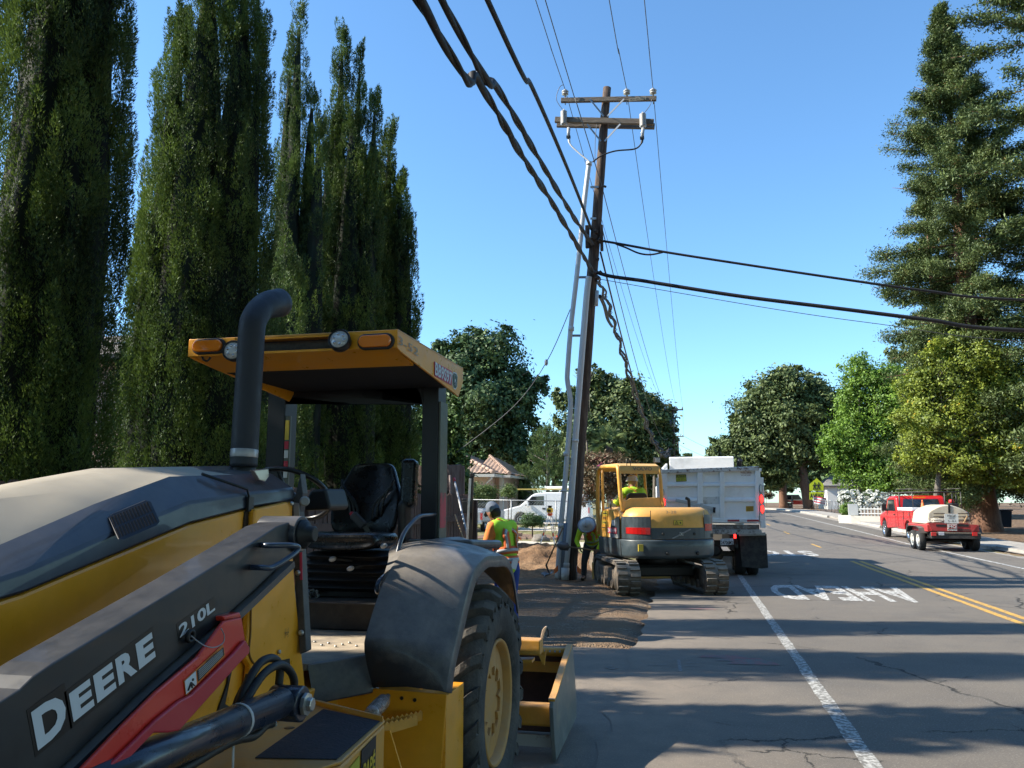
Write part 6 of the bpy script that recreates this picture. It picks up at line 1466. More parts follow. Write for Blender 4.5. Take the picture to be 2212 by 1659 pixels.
# ------------------------------------------------------------------ trailer with the water tank
redv = mat('vehicle_red', (.50, .012, .015), .3, var=.05, vs=2, coat=.5)
redt = mat('trailer_red', (.36, .025, .025), .5, var=.15, vs=4, dust=.3)
def z4(x, y, yy): return at(1863 + .1577 * x, 1053 + .1577 * y, y=yy)
def trailer():
    Y = 31.3; g = gz(Y + 1); c = z4(1260, 700, Y); o = empty('tank_trailer', (c.x, Y + 1.4, g), 'tandem axle trailer with a pale water tank on a red bed behind the red truck', 'trailer')
    k = .1577 * Y / 1739
    XL_, XR_ = z4(960, 600, Y).x, z4(1560, 600, Y).x
    tankm = mat('tank_poly', (.60, .52, .40), .4, var=.08, vs=1.5, c2=(.42, .34, .24), mixlo=.5, mixhi=.75)
    half = [(0, 235), (90, 245), (190, 275), (265, 310), (318, 345), (330, 420), (345, 500)]
    prof = [(1190 - a * 1.0 * .82, y) for a, y in half[::-1]] + [(1190 + a, y) for a, y in half[1:]]
    rings = []
    for dy, sc in ((.42, .90), (.36, .97), (.5, 1.0), (2.2, 1.0), (2.35, .93)):
        cc = z4(1225, 420, Y); rings.append([Vector((cc.x + (z4(x, y, Y).x - cc.x) * sc, Y + dy, cc.z + (z4(x, y, Y).z - cc.z) * sc)) for x, y in prof])
    rings[0], rings[1] = rings[1], rings[0]; rings[0] = [Vector((v.x, Y + .36, v.z)) for v in rings[0]]; rings = [rings[1][:] if False else [Vector((v.x, Y + .34, v.z)) for v in rings[1]]] + [rings[0]] + rings[2:]
    tk = MB().loft(rings, True, True).build('water_tank', tankm, o, bevel=.02)
    MB().bar(z4(1188, 236, Y + .33), z4(1190, 350, Y + .33), .07, .02, up=(0, 1, 0)).build('tank_strap', bk, tk)
    for y in (358, 402, 446, 462):
        for xa, xb in ((975, 1130), (1310, 1470)): MB().bar(z4(xa, y, Y + .3), z4(xb, y, Y + .3), .025, .03).build('grate_bar', mat('rusty_metal', (.07, .05, .04)), o)
    MB().bar(z4(1435, 390, Y + .28), z4(1385, 490, Y + .28), .035, .035).build('wooden_handle', mat('lath', (.5, .33, .17)), o)
    # bed
    MB().prism([z4(735, 512, Y + 2.1), z4(905, 485, Y), z4(1580, 512, Y), z4(1515, 610, Y), z4(950, 590, Y)], (0, .05, 0)).build('tail_panel', redt, o)
    MB().span((XL_ - .15, Y + .06, z4(0, 600, Y).z), (XR_ + .12, Y + 2.6, z4(0, 505, Y).z)).build('bed', redt, o, bevel=.02)
    for xa, xb in ((1010, 1150), (1310, 1455)): MB().prism([z4(xa, 505, Y - .01), z4(xb, 508, Y - .01), z4(xb, 540, Y - .01), z4(xa, 535, Y - .01)], (0, .03, 0)).build('slot', bk, o)
    MB().prism([z4(1312, 565, Y - .01), z4(1468, 570, Y - .01), z4(1468, 602, Y - .01), z4(1312, 598, Y - .01)], (0, .03, 0)).build('name_plate', mat('rust_dark', (.09, .03, .025), .8, vs=20, var=.4), o)
    fr = MB(); fr.span((XL_ - .08, Y - .12, z4(0, 690, Y).z), (XR_ + .1, Y + .0, z4(0, 615, Y).z)); fr.span((XL_, Y, z4(0, 680, Y).z), (XL_ + .1, Y + 3.4, z4(0, 612, Y).z)); fr.span((XR_ - .1, Y, z4(0, 680, Y).z), (XR_, Y + 3.4, z4(0, 612, Y).z))
    fr.bar(((XL_ + XR_) / 2, Y + 3, g + .5), ((XL_ + XR_) / 2 - .1, Y + 4.9, g + .48), .12, .12); fr.build('frame', mat('frame_black', (.022, .02, .02), .6, dust=.3), o, bevel=.01)
    MB().span((XL_ - .08, Y - .14, z4(0, 620, Y).z), (XR_ + .1, Y - .05, z4(0, 605, Y).z)).build('top_board', mudm, o)
    for x in (978, 1540): MB().box(z4(x, 640, Y - .14), (.17, .05, .13)).build('tail_light', redlens, o, bevel=.015)
    p_ = MB().prism([z4(1045, 610, Y - .15), z4(1120, 612, Y - .15), z4(1120, 655, Y - .15), z4(1045, 652, Y - .15)], (0, .01, 0)).build('licence_plate', mat('plate_white', (.6, .6, .6)), o)
    ink = mat('letter_black', (.02, .02, .02), .6)
    lettering('plate_lettering', '4KA7231'[:7], mat('letter_blue', (.05, .08, .25)), p_, z4(1082, 634, Y - .15), (1, 0, 0), (0, 0, 1), 20 * k, 62 * k, off=.004)
    s1 = MB().prism([z4(1122, 362, Y - .03), z4(1312, 362, Y - .03), z4(1318, 492, Y - .03), z4(1128, 488, Y - .03)], (0, .015, 0)).build('sign_board', mat('sign_white', (.60, .60, .57), .5, var=.1, vs=6), o)
    lettering('sign_lettering', 'MGE', ink, s1, z4(1222, 388, Y - .03), (1, 0, 0), (0, 0, 1), 26 * k, 96 * k, off=.004)
    for q in (404, 424): MB().bar(z4(1178, q, Y - .036), z4(1262, q, Y - .036), .004, .008).build('sign_line', ink, s1)
    lettering('sign_lettering', '5-01', ink, s1, z4(1224, 461, Y - .03), (1, 0, 0), (0, 0, 1), 24 * k, 88 * k, off=.004, spacing=1.2)
    s2 = MB().prism([z4(1168, 498, Y - .04), z4(1295, 502, Y - .04), z4(1297, 594, Y - .04), z4(1170, 590, Y - .04)], (0, .02, 0)).build('maker_plate', mat('sign_white', (.6, .6, .57)), o)
    MB().prism([z4(1178, 508, Y - .046), z4(1287, 511, Y - .046), z4(1288, 566, Y - .046), z4(1179, 564, Y - .046)], (0, .006, 0)).build('maker_field', redt, s2)
    lettering('maker_lettering', 'MQ', mat('sign_white', (.6, .6, .57)), s2, z4(1233, 538, Y - .047), (1, 0, 0), (0, 0, 1), 40 * k, 88 * k, .03, off=.004, shear=0)
    lettering('maker_lettering', 'MULTIQUIP', ink, s2, z4(1233, 579, Y - .04), (1, 0, 0), (0, 0, 1), 15 * k, 100 * k, .01, off=.004)
    # wheels and fenders
    wr = mat('wheel_white', (.60, .58, .52), .5)
    for xx, s_ in ((XL_ - .19, -1), (XR_ + .16, 1)):
        for yy in (Y + .85, Y + 1.62): wheel(o, (xx, yy, g + .35), .35, .22, (s_, 0, 0), wr)
        f = MB(); P = [(Y + .38, .62), (Y + .48, .80), (Y + .75, .86), (Y + 1.75, .86), (Y + 2.0, .80), (Y + 2.1, .62)]
        f.loft([[Vector((xx - .15, y, g + z)), Vector((xx + .15, y, g + z))] for y, z in P], False, False, False); f.build('fender', mat('frame_black', (.022, .02, .02)), o, solid=.012)
    MB().tube([(XL_ + .3, Y + 1.2, g + .35), (XR_ - .3, Y + 1.2, g + .35)], .06, 8).tube([(XL_ - .1, Y + .85, g + .35), (XR_ + .1, Y + .85, g + .35)], .04, 8).tube([(XL_ - .1, Y + 1.62, g + .35), (XR_ + .1, Y + 1.62, g + .35)], .04, 8).build('axle', dkm, o)
    r_ = empty('rope_heap', z4(1060, 470, Y + .1), 'pale rags and cord heaped on the trailer bed below the tank grille', 'rags')
    b = MB(); pr = z4(1050, 468, Y + .12)
    for i in range(9): b.tube(catmull([pr + Vector((random.uniform(-.4, .4), random.uniform(-.06, .06), random.uniform(-.06, .1))) for _ in range(4)], 4), random.uniform(.012, .028), 6)
    b.build('cord', mat('rag_white', (.55, .50, .42), .9), r_)
trailer()

# ------------------------------------------------------------------ red utility truck
def utility_truck():
    g = gz(38) + .01; xl = 9.02; W = 2.0; yr = 36.0; yf = 42.1
    o = empty('utility_truck', (xl + 1, 39, g), 'red service body pickup with ladder rack and white lid box, pulling the tank trailer', 'pickup truck')
    P = lambda y, z: (xl, y, g + z)
    cab = MB(); cab.prism([P(38.6, .55), P(38.6, 1.25), P(38.75, 1.86), P(39.0, 1.95), P(40.0, 1.93), P(40.35, 1.82), P(40.85, 1.28), P(41.8, 1.14), P(42.05, 1.02), P(42.1, .55), P(41.75, .5), P(41.68, .74), P(41.4, .92), P(41.1, .92), P(40.82, .74), P(40.75, .46)], (W, 0, 0))
    cb = cab.build('cab', redv, o, bevel=.07, seg=3)
    MB().prism([(xl - .006, 38.95, g + 1.27), (xl - .006, 39.05, g + 1.78), (xl - .006, 40.1, g + 1.78), (xl - .006, 40.62, g + 1.27)], (.02, 0, 0)).build('side_window', winm, cb)
    MB().prism([(xl + .22, 38.60, g + 1.36), (xl + W - .22, 38.60, g + 1.36), (xl + W - .3, 38.72, g + 1.80), (xl + .3, 38.72, g + 1.80)], (0, .03, -.004)).build('rear_window', winm, cb)
    MB().prism([(xl + .15, 40.86, g + 1.27), (xl + W - .15, 40.86, g + 1.27), (xl + W - .25, 40.4, g + 1.79), (xl + .25, 40.4, g + 1.79)], (0, .02, .02)).build('windscreen', winm, cb)
    MB().box((xl + .95, 38.66, g + 1.87), (.5, .06, .06)).build('marker_light', amber, cb)
    for y in (38.98, 40.55): MB().span((xl - .006, y, g + .6), (xl + .01, y + .02, g + 1.24)).build('door_seam', mat('seam_dark', (.05, .05, .05)), cb)
    MB().box((xl - .02, 39.15, g + 1.12), (.03, .18, .04)).build('door_handle', bk, cb)
    # service body, left and right boxes
    for s_ in (0, 1):
        x0 = xl - .03 if s_ == 0 else xl + W - .42; x1 = x0 + .45
        b = MB(); b.prism([(x0, yr, g + .62), (x0, yr, g + 1.30), (x0, 38.5, g + 1.30), (x0, 38.5, g + .52), (x0, 37.42, g + .52), (x0, 37.38, g + .74), (x0, 37.1, g + .90), (x0, 36.75, g + .90), (x0, 36.48, g + .74), (x0, 36.42, g + .50), (x0, yr, g + .48)], (x1 - x0, 0, 0)); sb = b.build('service_box', redv, o, bevel=.015)
        xf_ = x0 - .004 if s_ == 0 else x1 + .004
        for ya, yb, za, zb_ in ((37.5, 38.45, .6, 1.25), (36.5, 37.44, .96, 1.25), (36.06, 36.4, .55, 1.25)):
            d = MB()
            for a, c in (((ya, za), (yb, za)), ((yb, za), (yb, zb_)), ((yb, zb_), (ya, zb_)), ((ya, zb_), (ya, za))): d.bar((xf_, a[0], g + a[1]), (xf_, c[0], g + c[1]), .012, .012)
            d.build('door_seam', mat('seam_dark', (.05, .05, .05)), sb); MB().box((xf_, ya + .1, g + (za + zb_) / 2 + .05), (.02, .07, .1)).build('latch', chrome, sb)
        if s_ == 0: MB().span((x0 - .01, yr + .05, g + 1.305), (x1 + .02, 38.4, g + 1.44)).build('lid', whitepaint, sb, bevel=.02)
    MB().span((xl + .4, yr + .02, g + .6), (xl + W - .4, 38.5, g + .72)).build('bed_floor', redv, o); MB().span((xl + .43, yr - .02, g + .62), (xl + W - .43, yr + .03, g + 1.0)).build('tailgate', redv, o, bevel=.01)
    MB().span((xl + .42, yr + 1.2, g + .72), (xl + W - .42, yr + 1.9, g + 1.35)).build('water_cooler', mat('cooler_white', (.6, .6, .58), .5), o, bevel=.03)
    bmp = MB().span((xl, yr - .22, g + .40), (xl + W, yr - .01, g + .62)).build('bumper', mat('frame_black', (.022, .02, .02)), o, bevel=.02)
    for q in (.12, .34): MB().lathe((xl + .1 + q, yr - .23, g + .53), [(.07, .02), (.07, -.02), (.05, -.03)], (0, 1, 0), 14).build('tail_light', redlens if q < .2 else mat('lamp_clear', (.55, .55, .52)), bmp)
    p_ = MB().box((xl + .95, yr - .235, g + .55), (.32, .012, .16)).build('licence_plate', mat('plate_white', (.6, .6, .6)), bmp)
    lettering('plate_lettering', '8K32114', mat('letter_blue', (.05, .08, .25)), p_, (xl + .95, yr - .242, g + .54), (1, 0, 0), (0, 0, 1), .07, .27, off=.003)
    # rack
    r_ = MB()
    for x in (xl + .08, xl + W - .08):
        r_.tube([(x, 36.3, g + 2.08), (x, 42.0, g + 2.08)], .022, 6); r_.tube([(x, 36.3, g + 1.3), (x, 36.3, g + 2.08)], .02, 6); r_.tube([(x, 38.45, g + 1.3), (x, 38.45, g + 2.08)], .03, 6); r_.tube([(x, 36.3, g + 2.22), (x, 39, g + 2.22)], .014, 6)
    for y in (36.3, 37.4, 38.45, 40.0, 41.9): r_.tube([(xl + .08, y, g + 2.08), (xl + W - .08, y, g + 2.08)], .02, 6)
    r_.tube([(xl + .08, 38.45, g + 2.22), (xl + W - .08, 38.45, g + 2.22)], .014, 6); r_.build('ladder_rack', mat('frame_black', (.02, .02, .02)), o)
    MB().box((xl - .16, 40.35, g + 1.42), (.2, .12, .32)).bar((xl - .1, 40.4, g + 1.32), (xl + .05, 40.5, g + 1.25), .04, .04).build('mirror', bk, o, bevel=.02); MB().box((xl + W + .16, 40.35, g + 1.42), (.2, .12, .32)).build('mirror', bk, o, bevel=.02)
    for y in (41.25, 36.92):
        wheel(o, (xl + .10, y, g + .40), .40, .26, (-1, 0, 0), chrome); wheel(o, (xl + W - .10, y, g + .40), .40, .26, (1, 0, 0), chrome)
    MB().span((xl + .5, yr, g + .45), (xl + .6, 41.8, g + .58)).span((xl + W - .6, yr, g + .45), (xl + W - .5, 41.8, g + .58)).tube([(xl + .2, 36.92, g + .4), (xl + W - .2, 36.92, g + .4)], .06, 8).build('chassis', dkm, o)
    # things carried
    for i, (x, y, h_) in enumerate(((xl + .62, 36.9, .72), (xl + .66, 37.1, .70))):
        cn = empty('traffic_cone', (x, y, g + 1.0 + i * .12), ('orange traffic cone on the bed of the red truck', 'second cone stacked crooked behind the first on the red truck bed')[i], 'traffic cone')
        MB().lathe((x, y, g + 1.02 + i * .1), [(.16, 0), (.15, .02), (.12, .03), (.03, .62), (.02, .64)], seg=16).build('cone', orangep, cn)
    mc = empty('power_tool', (xl + 1.9, 37.2, g + 1.4), 'dark pump engine with red parts standing on the far side box of the truck', 'pump')
    MB().span((xl + 1.72, 36.9, g + 1.31), (xl + 2.0, 37.5, g + 1.62)).build('engine', dkm, mc, bevel=.03); MB().tube([(xl + 1.8, 37, g + 1.6), (xl + 1.8, 37, g + 2.0), (xl + 1.95, 37, g + 2.0), (xl + 1.95, 37, g + 1.6)], .03, 8).build('handle', dkm, mc); MB().lathe((xl + 1.85, 37.3, g + 1.62), [(.1, 0), (.12, .05), (.1, .14), (.03, .16)], seg=14).build('fuel_tank', redp, mc)
utility_truck()

# ------------------------------------------------------------------ jeep, sign and front gardens at the bend
def jeep():
    y = 112.0; g = gz(y) + .02; xc = at(1728, 1085, y=y).x; x0 = xc - 2.0
    o = empty('red_jeep', (xc, y + .8, g), 'small red off-road car with a grey soft top parked beyond the oak trunk', 'off-road car')
    rj = mat('jeep_red', (.55, .035, .025), .35, var=.06, vs=2, coat=.3)
    MB().prism([(x0 + a, y, g + c) for a, c in ((.0, .55), (.0, 1.05), (2.35, 1.08), (3.75, 1.02), (3.85, .6), (3.6, .5), (3.5, .78), (3.0, .80), (2.85, .5), (1.15, .5), (1.0, .80), (.45, .80), (.3, .5))], (0, 1.5, 0)).build('body', rj, o, bevel=.03)
    tp = MB().prism([(x0 + a, y + .04, g + c) for a, c in ((.0, 1.05), (.08, 1.72), (.3, 1.78), (1.9, 1.78), (2.35, 1.1))], (0, 1.42, 0)).build('soft_top', mat('soft_top_grey', (.22, .23, .24), .8), o, bevel=.03)
    MB().prism([(x0 + a, y + .03, g + c) for a, c in ((.22, 1.15), (.26, 1.62), (.95, 1.64), (.95, 1.15))], (0, .02, 0)).build('side_window', winm, tp); MB().prism([(x0 + a, y + .03, g + c) for a, c in ((1.1, 1.15), (1.1, 1.64), (1.82, 1.64), (2.1, 1.15))], (0, .02, 0)).build('door_window', mat('window_soft', (.10, .11, .09), .2), tp)
    for x in (.72, 3.25):
        wheel(o, (x0 + x, y + .02, g + .36), .36, .25, (0, -1, 0), mat('grey_rim', (.35, .35, .34), .5)); wheel(o, (x0 + x, y + 1.48, g + .36), .36, .25, (0, 1, 0), mat('grey_rim', (.35, .35, .34)))
        MB().prism([(x0 + x - .5, y - .12, g + .62), (x0 + x - .35, y - .12, g + .84), (x0 + x + .35, y - .12, g + .84), (x0 + x + .5, y - .12, g + .62), (x0 + x + .42, y - .12, g + .62), (x0 + x + .3, y - .12, g + .77), (x0 + x - .3, y - .12, g + .77), (x0 + x - .42, y - .12, g + .62)], (0, .14, 0)).build('fender_flare', mat('flare_grey', (.30, .29, .28), .6), o)
    MB().span((x0 - .1, y + .1, g + .45), (x0 - .0, y + 1.4, g + .6)).build('bumper', bk, o)
jeep()
def ped_sign():
    y = 92.0; b_ = at(1763, 1108, y=y); b_.z = gz(y); t = at(1764, 1036, y=y); s_ = (y / 1739)
    o = empty('crossing_sign', b_, 'yellow-green school crossing sign with AHEAD plate beside the oak', 'road sign')
    MB().bar(b_, at(1764, 1040, y=y), .07, .05).build('post', galv, o)
    lime = mat('sign_lime', (.50, .58, .02), .5); ink = mat('letter_black', (.02, .02, .02), .6)
    q = lambda u, v, d: at(u, v, y=y - .06 - d)
    pn = MB().prism([q(1748.6, 1046, 0), q(1764, 1033, 0), q(1779, 1046, 0), q(1779, 1060, 0), q(1748.6, 1060, 0)], (0, .02, 0)).build('panel', lime, o)
    sy = MB()
    for dx in (-4.2, 4.2):
        sy.ball(q(1764 + dx, 1043.5, .02), (.09, .02, .09), 10); sy.prism([q(1761.6 + dx, 1046, .02), q(1766.4 + dx, 1046, .02), q(1766 + dx, 1052, .02), q(1762 + dx, 1052, .02)], (0, .01, 0))
        sy.bar(q(1763 + dx, 1052, .02), q(1760.8 + dx, 1057.5, .02), .02, .09); sy.bar(q(1765 + dx, 1052, .02), q(1767 + dx, 1057.5, .02), .02, .09); sy.bar(q(1762 + dx, 1047, .02), q(1759.5 + dx, 1050, .02), .02, .06); sy.bar(q(1766 + dx, 1047, .02), q(1768.5 + dx, 1049.5, .02), .02, .06)
    sy.build('walkers_symbol', ink, pn)
    p2 = MB().prism([q(1748.5, 1063, 0), q(1779.5, 1063, 0), q(1779.5, 1079, 0), q(1748.5, 1079, 0)], (0, .02, 0)).build('plate', lime, o)
    lettering('plate_lettering', 'AHEAD', ink, p2, q(1764, 1071, .0), (1, 0, 0), (0, 0, 1), 9 * s_, 26 * s_, .03, off=.01)
ped_sign()
# white bungalow behind, flag, fences, planter, mailboxes
def bungalow():
    y = 100; x0 = at(1788, 1085, y=y).x; x1 = at(1856, 1085, y=y).x; g = gz(y); o = empty('bungalow', ((x0 + x1) / 2, y, g), 'white bungalow mostly hidden behind the bright green trees at the bend', 'house')
    MB().span((x0, y, g), (x1, y + 7, g + 2.7)).build('wall', mat('bungalow_white', (.66, .66, .63), .7), o)
    MB().add([(x0 - .5, y - .5, g + 2.7), (x1 + .5, y - .5, g + 2.7), (x1 - 1, y + 3.5, g + 3.9), (x0 + 1, y + 3.5, g + 3.9), (x1 + .5, y + 7.5, g + 2.7), (x0 - .5, y + 7.5, g + 2.7)], [(0, 1, 2, 3), (1, 4, 2), (2, 4, 5, 3), (5, 0, 3)]).build('roof', mat('roof_grey', (.20, .19, .18), .9, vs=5, var=.2), o, solid=.15)
    w = MB().span((x0 + 1.4, y - .05, g + 1.0), (x0 + 2.8, y + .02, g + 2.2)).build('window', trimw, o); MB().span((x0 + 1.5, y - .07, g + 1.1), (x0 + 2.7, y - .052, g + 2.1)).build('pane', winm, w)
bungalow()
def flag():
    y = 88; a = at(1757, 1102, y=y); a.z = gz(y); b_ = at(1757, 1070, y=y); o = empty('garden_flag', a, 'red and white striped flag hanging on a short pole below the crossing sign', 'flag'); MB().tube([a, b_], .02, 6).build('pole', galv, o)
    for k in range(6):
        rings = []; 
        for i in range(9):
            t = i / 8; z = b_.z - .05 - .13 * k - .25 * t; rings.append([Vector((b_.x + .03 + 1.25 * t, y + .12 * math.sin(t * 7 + k * .3), z)), Vector((b_.x + .03 + 1.25 * t, y + .12 * math.sin(t * 7 + k * .3 + .3), z - .13))])
        MB().loft(rings, False, True, False).build('stripe', mat('flag_red', (.45, .04, .07), .8) if k % 2 == 0 else mat('flag_white', (.68, .68, .68), .8), o)
flag()
def fence_far(): 
    y = 80; P = [(1772, 1103, 88), (1795, 1104, 84), (1809, 1106, 82), (1817, 1109, 78)]
    m = galv
    pts = [Vector((at(u, 1085, y=yy).x, yy, gz(yy) + 1.15)) for u, v, yy in P]
    for i in range(3): link_fence(pts[i].x, pts[i].y, pts[i + 1].x, pts[i + 1].y, (pts[i].z, pts[i + 1].z), ('first bay of grey chain link fence right of the crossing sign', 'middle bay of grey chain link fence, in front of the bungalow', 'last bay of grey chain link fence ending at a pale gate post')[i], cell=.22, wr=.008, posts=3, name='chain_link_fence')
    p = Vector((at(1819, 1085, y=76).x, 76, gz(76))); o = empty('gate_post', p, 'thick pale gate post between the chain link fence and the rose hedge', 'post'); MB().span((p.x - .09, 75.9, p.z - .1), (p.x + .09, 76.1, p.z + 1.45)).build('post', trimw, o, bevel=.02); MB().span((p.x - .12, 75.87, p.z + 1.45), (p.x + .12, 76.13, p.z + 1.52)).build('post_cap', trimw, o)
fence_far()
def planter():
    y0 = 57.0; g = gz(57); z0 = at(1830, 1120, y=y0).z; xa = at(1813, 1120, y=y0).x; xb = at(1838, 1120, y=y0 - .5).x; xc = at(1905, 1124, y=49).x
    o = empty('raised_planter', (xb, y0, g), 'low white rendered planter wall below the rose hedge', 'planter'); z1 = at(1830, 1113, y=y0).z
    MB().prism([(xa, y0, g - .1), (xb, y0 - .6, g - .1), (xb, y0 - .6, z1), (xa, y0, z1)], (0, .3, 0)).build('wall', trimw, o, bevel=.01); MB().prism([(xb, y0 - .6, g - .1), (xb + 4.2, y0 - 2.4, g - .1), (xb + 4.2, y0 - 2.4, z1 - .08), (xb, y0 - .6, z1 - .02)], (0, .3, 0)).build('wall', trimw, o, bevel=.01)
    pf = empty('white_picket_fence', (xb + 1, y0, g), 'small white picket fence with a solid end panel standing on the planter', 'fence'); w = mat('picket_white', (.66, .66, .63), .6)
    MB().span((xb - .1, y0 - .35, z1), (xb + .5, y0 - .28, z1 + .75)).build('end_panel', w, pf)
    b = MB(); n = 18
    for i in range(n):
        x = xb + .65 + i * .19; y = y0 - .35 - i * .085; zt = z1 + .62 - .10 * math.sin(math.pi * i / 6) ** 2; b.span((x, y, z1 - .06), (x + .075, y + .03, zt))
    b.build('pickets', w, pf); r_ = MB()
    for z in (.12, .42): r_.bar((xb + .5, y0 - .30, z1 + z), (xb + .65 + n * .19, y0 - .30 - n * .085, z1 + z), .03, .06)
    r_.build('rail', w, pf)
planter()
def mailbox(u, y, label, c=(.05, .05, .055), h_=1.1):
    p = base_at(u, y); o = empty('mailbox', p, label, 'mailbox'); MB().span((p.x - .05, p.y - .05, p.z), (p.x + .05, p.y + .05, p.z + h_ - .1)).build('post', bark_grey, o)
    P = []
    for k in range(9): a = math.pi * k / 8; P.append(Vector((p.x + .11 * math.cos(a), p.y - .3, p.z + h_ + .1 * math.sin(a))))
    MB().prism([Vector((p.x + .11, p.y - .3, p.z + h_ - .14))] + P + [Vector((p.x - .11, p.y - .3, p.z + h_ - .14))], (0, .5, 0)).build('box', mat('mailbox_%d' % int(u), c, .4), o)
mailbox(1711, 104, 'dark mailbox on a post right of the red-barked trunk'); mailbox(1648, 112, 'pale grey mailbox on a post at the far lawn, just right of the dump truck', (.35, .36, .38))
p = base_at(2028, 33.5); rock((13.2, 29.6, .22), (.42, .35, .26), 'rounded tan rock by the pavement behind the trailer', 7, mat('rock_tan', (.42, .30, .20), .9, var=.1, vs=4, bump=.5, bs=12))
for i in range(16): rock((13.6 + random.uniform(0, 2.6), 27.8 + random.uniform(-1.2, 1.6), .17), (random.uniform(.08, .16), random.uniform(.08, .15), random.uniform(.05, .09)), 'pale river stones scattered over the bark by the pavement at the right edge', 20 + i, mat('river_stone', (.50, .48, .45), .8, var=.15, vs=4), name='river_stone', rot=random.random() * 3)['group'] = 'river stones in the bark bed'
def bin_():
    p = base_at(2168, 50); o = empty('wheeled_bin', p, 'dark blue wheeled bin in the deep shade behind the redwood trunk', 'bin'); b = MB()
    b.loft([[p + Vector((sx * w, sy * w, z)) for sx, sy in ((-1, -1), (1, -1), (1, 1), (-1, 1))] for z, w in ((.1, .22), (1.0, .29))], True, False); b.build('body', mat('bin_blue', (.006, .012, .03), .6), o, bevel=.03); MB().box(p + Vector((0, 0, 1.04)), (.66, .66, .07)).build('lid', mat('bin_blue', (.01, .03, .09)), o, bevel=.02)
bin_()
# ------------------------------------------------------------------ landscape loader in the foreground
dy = mat('loader_yellow', (.88, .37, .014), .34, var=.08, vs=2.5, coat=.25, dust=.08)
dyd = mat('loader_yellow_dusty', (.68, .31, .03), .5, var=.12, vs=4, coat=.1, dust=.35, c2=(.40, .25, .10), mixlo=.55, mixhi=.8)
blk = mat('loader_black', (.016, .022, .036), .40, var=.2, vs=3, coat=.2, dust=.45)
plast = mat('fender_plastic', (.024, .030, .042), .48, var=.15, vs=3, coat=.12, bump=.12, bs=220, dust=.62)
armb = mat('arm_black', (.018, .019, .022), .42, var=.2, vs=3, coat=.12, dust=.04)
vinyl = mat('seat_vinyl', (.010, .011, .013), .28, var=.2, vs=6, bump=.1, bs=150)
tyrem = mat('tractor_tyre', (.035, .034, .034), .85, var=.3, vs=5, c2=(.085, .075, .065), bump=.3, bs=60, dust=.25)
whl = mat('decal_white', (.62, .66, .70), .45)
steel = mat('bolt_zinc', (.45, .45, .43), .35, .8)
z1 = lambda x, y: (.4466 * x, 918 + .4466 * y)
z2 = lambda x, y: (378 + .3907 * x, 594 + .3907 * y)
z3 = lambda x, y: (486 + .4303 * x, 945 + .4303 * y)
zb5 = lambda x, y: (378 + .2441 * x, 1377 + .2441 * y)
z6 = lambda x, y: (1053 + .2187 * x, 1296 + .2187 * y)
TR = empty('landscape_loader', (-2.0, 3.2, 0), 'large black and yellow loader tractor filling the lower left foreground', 'tractor')
def A(zf, p, **k): return at(*zf(*p), **k)
def plx(zf, pts, x, th, nm, m, bev=.004, parent=None): return MB().prism([A(zf, p, x=x) for p in pts], (-th, 0, 0)).build(nm, m, parent or TR, bevel=bev)
def ply(zf, pts, y, th, nm, m, bev=.004, parent=None): return MB().prism([A(zf, p, y=y) for p in pts], (0, th, 0)).build(nm, m, parent or TR, bevel=bev)
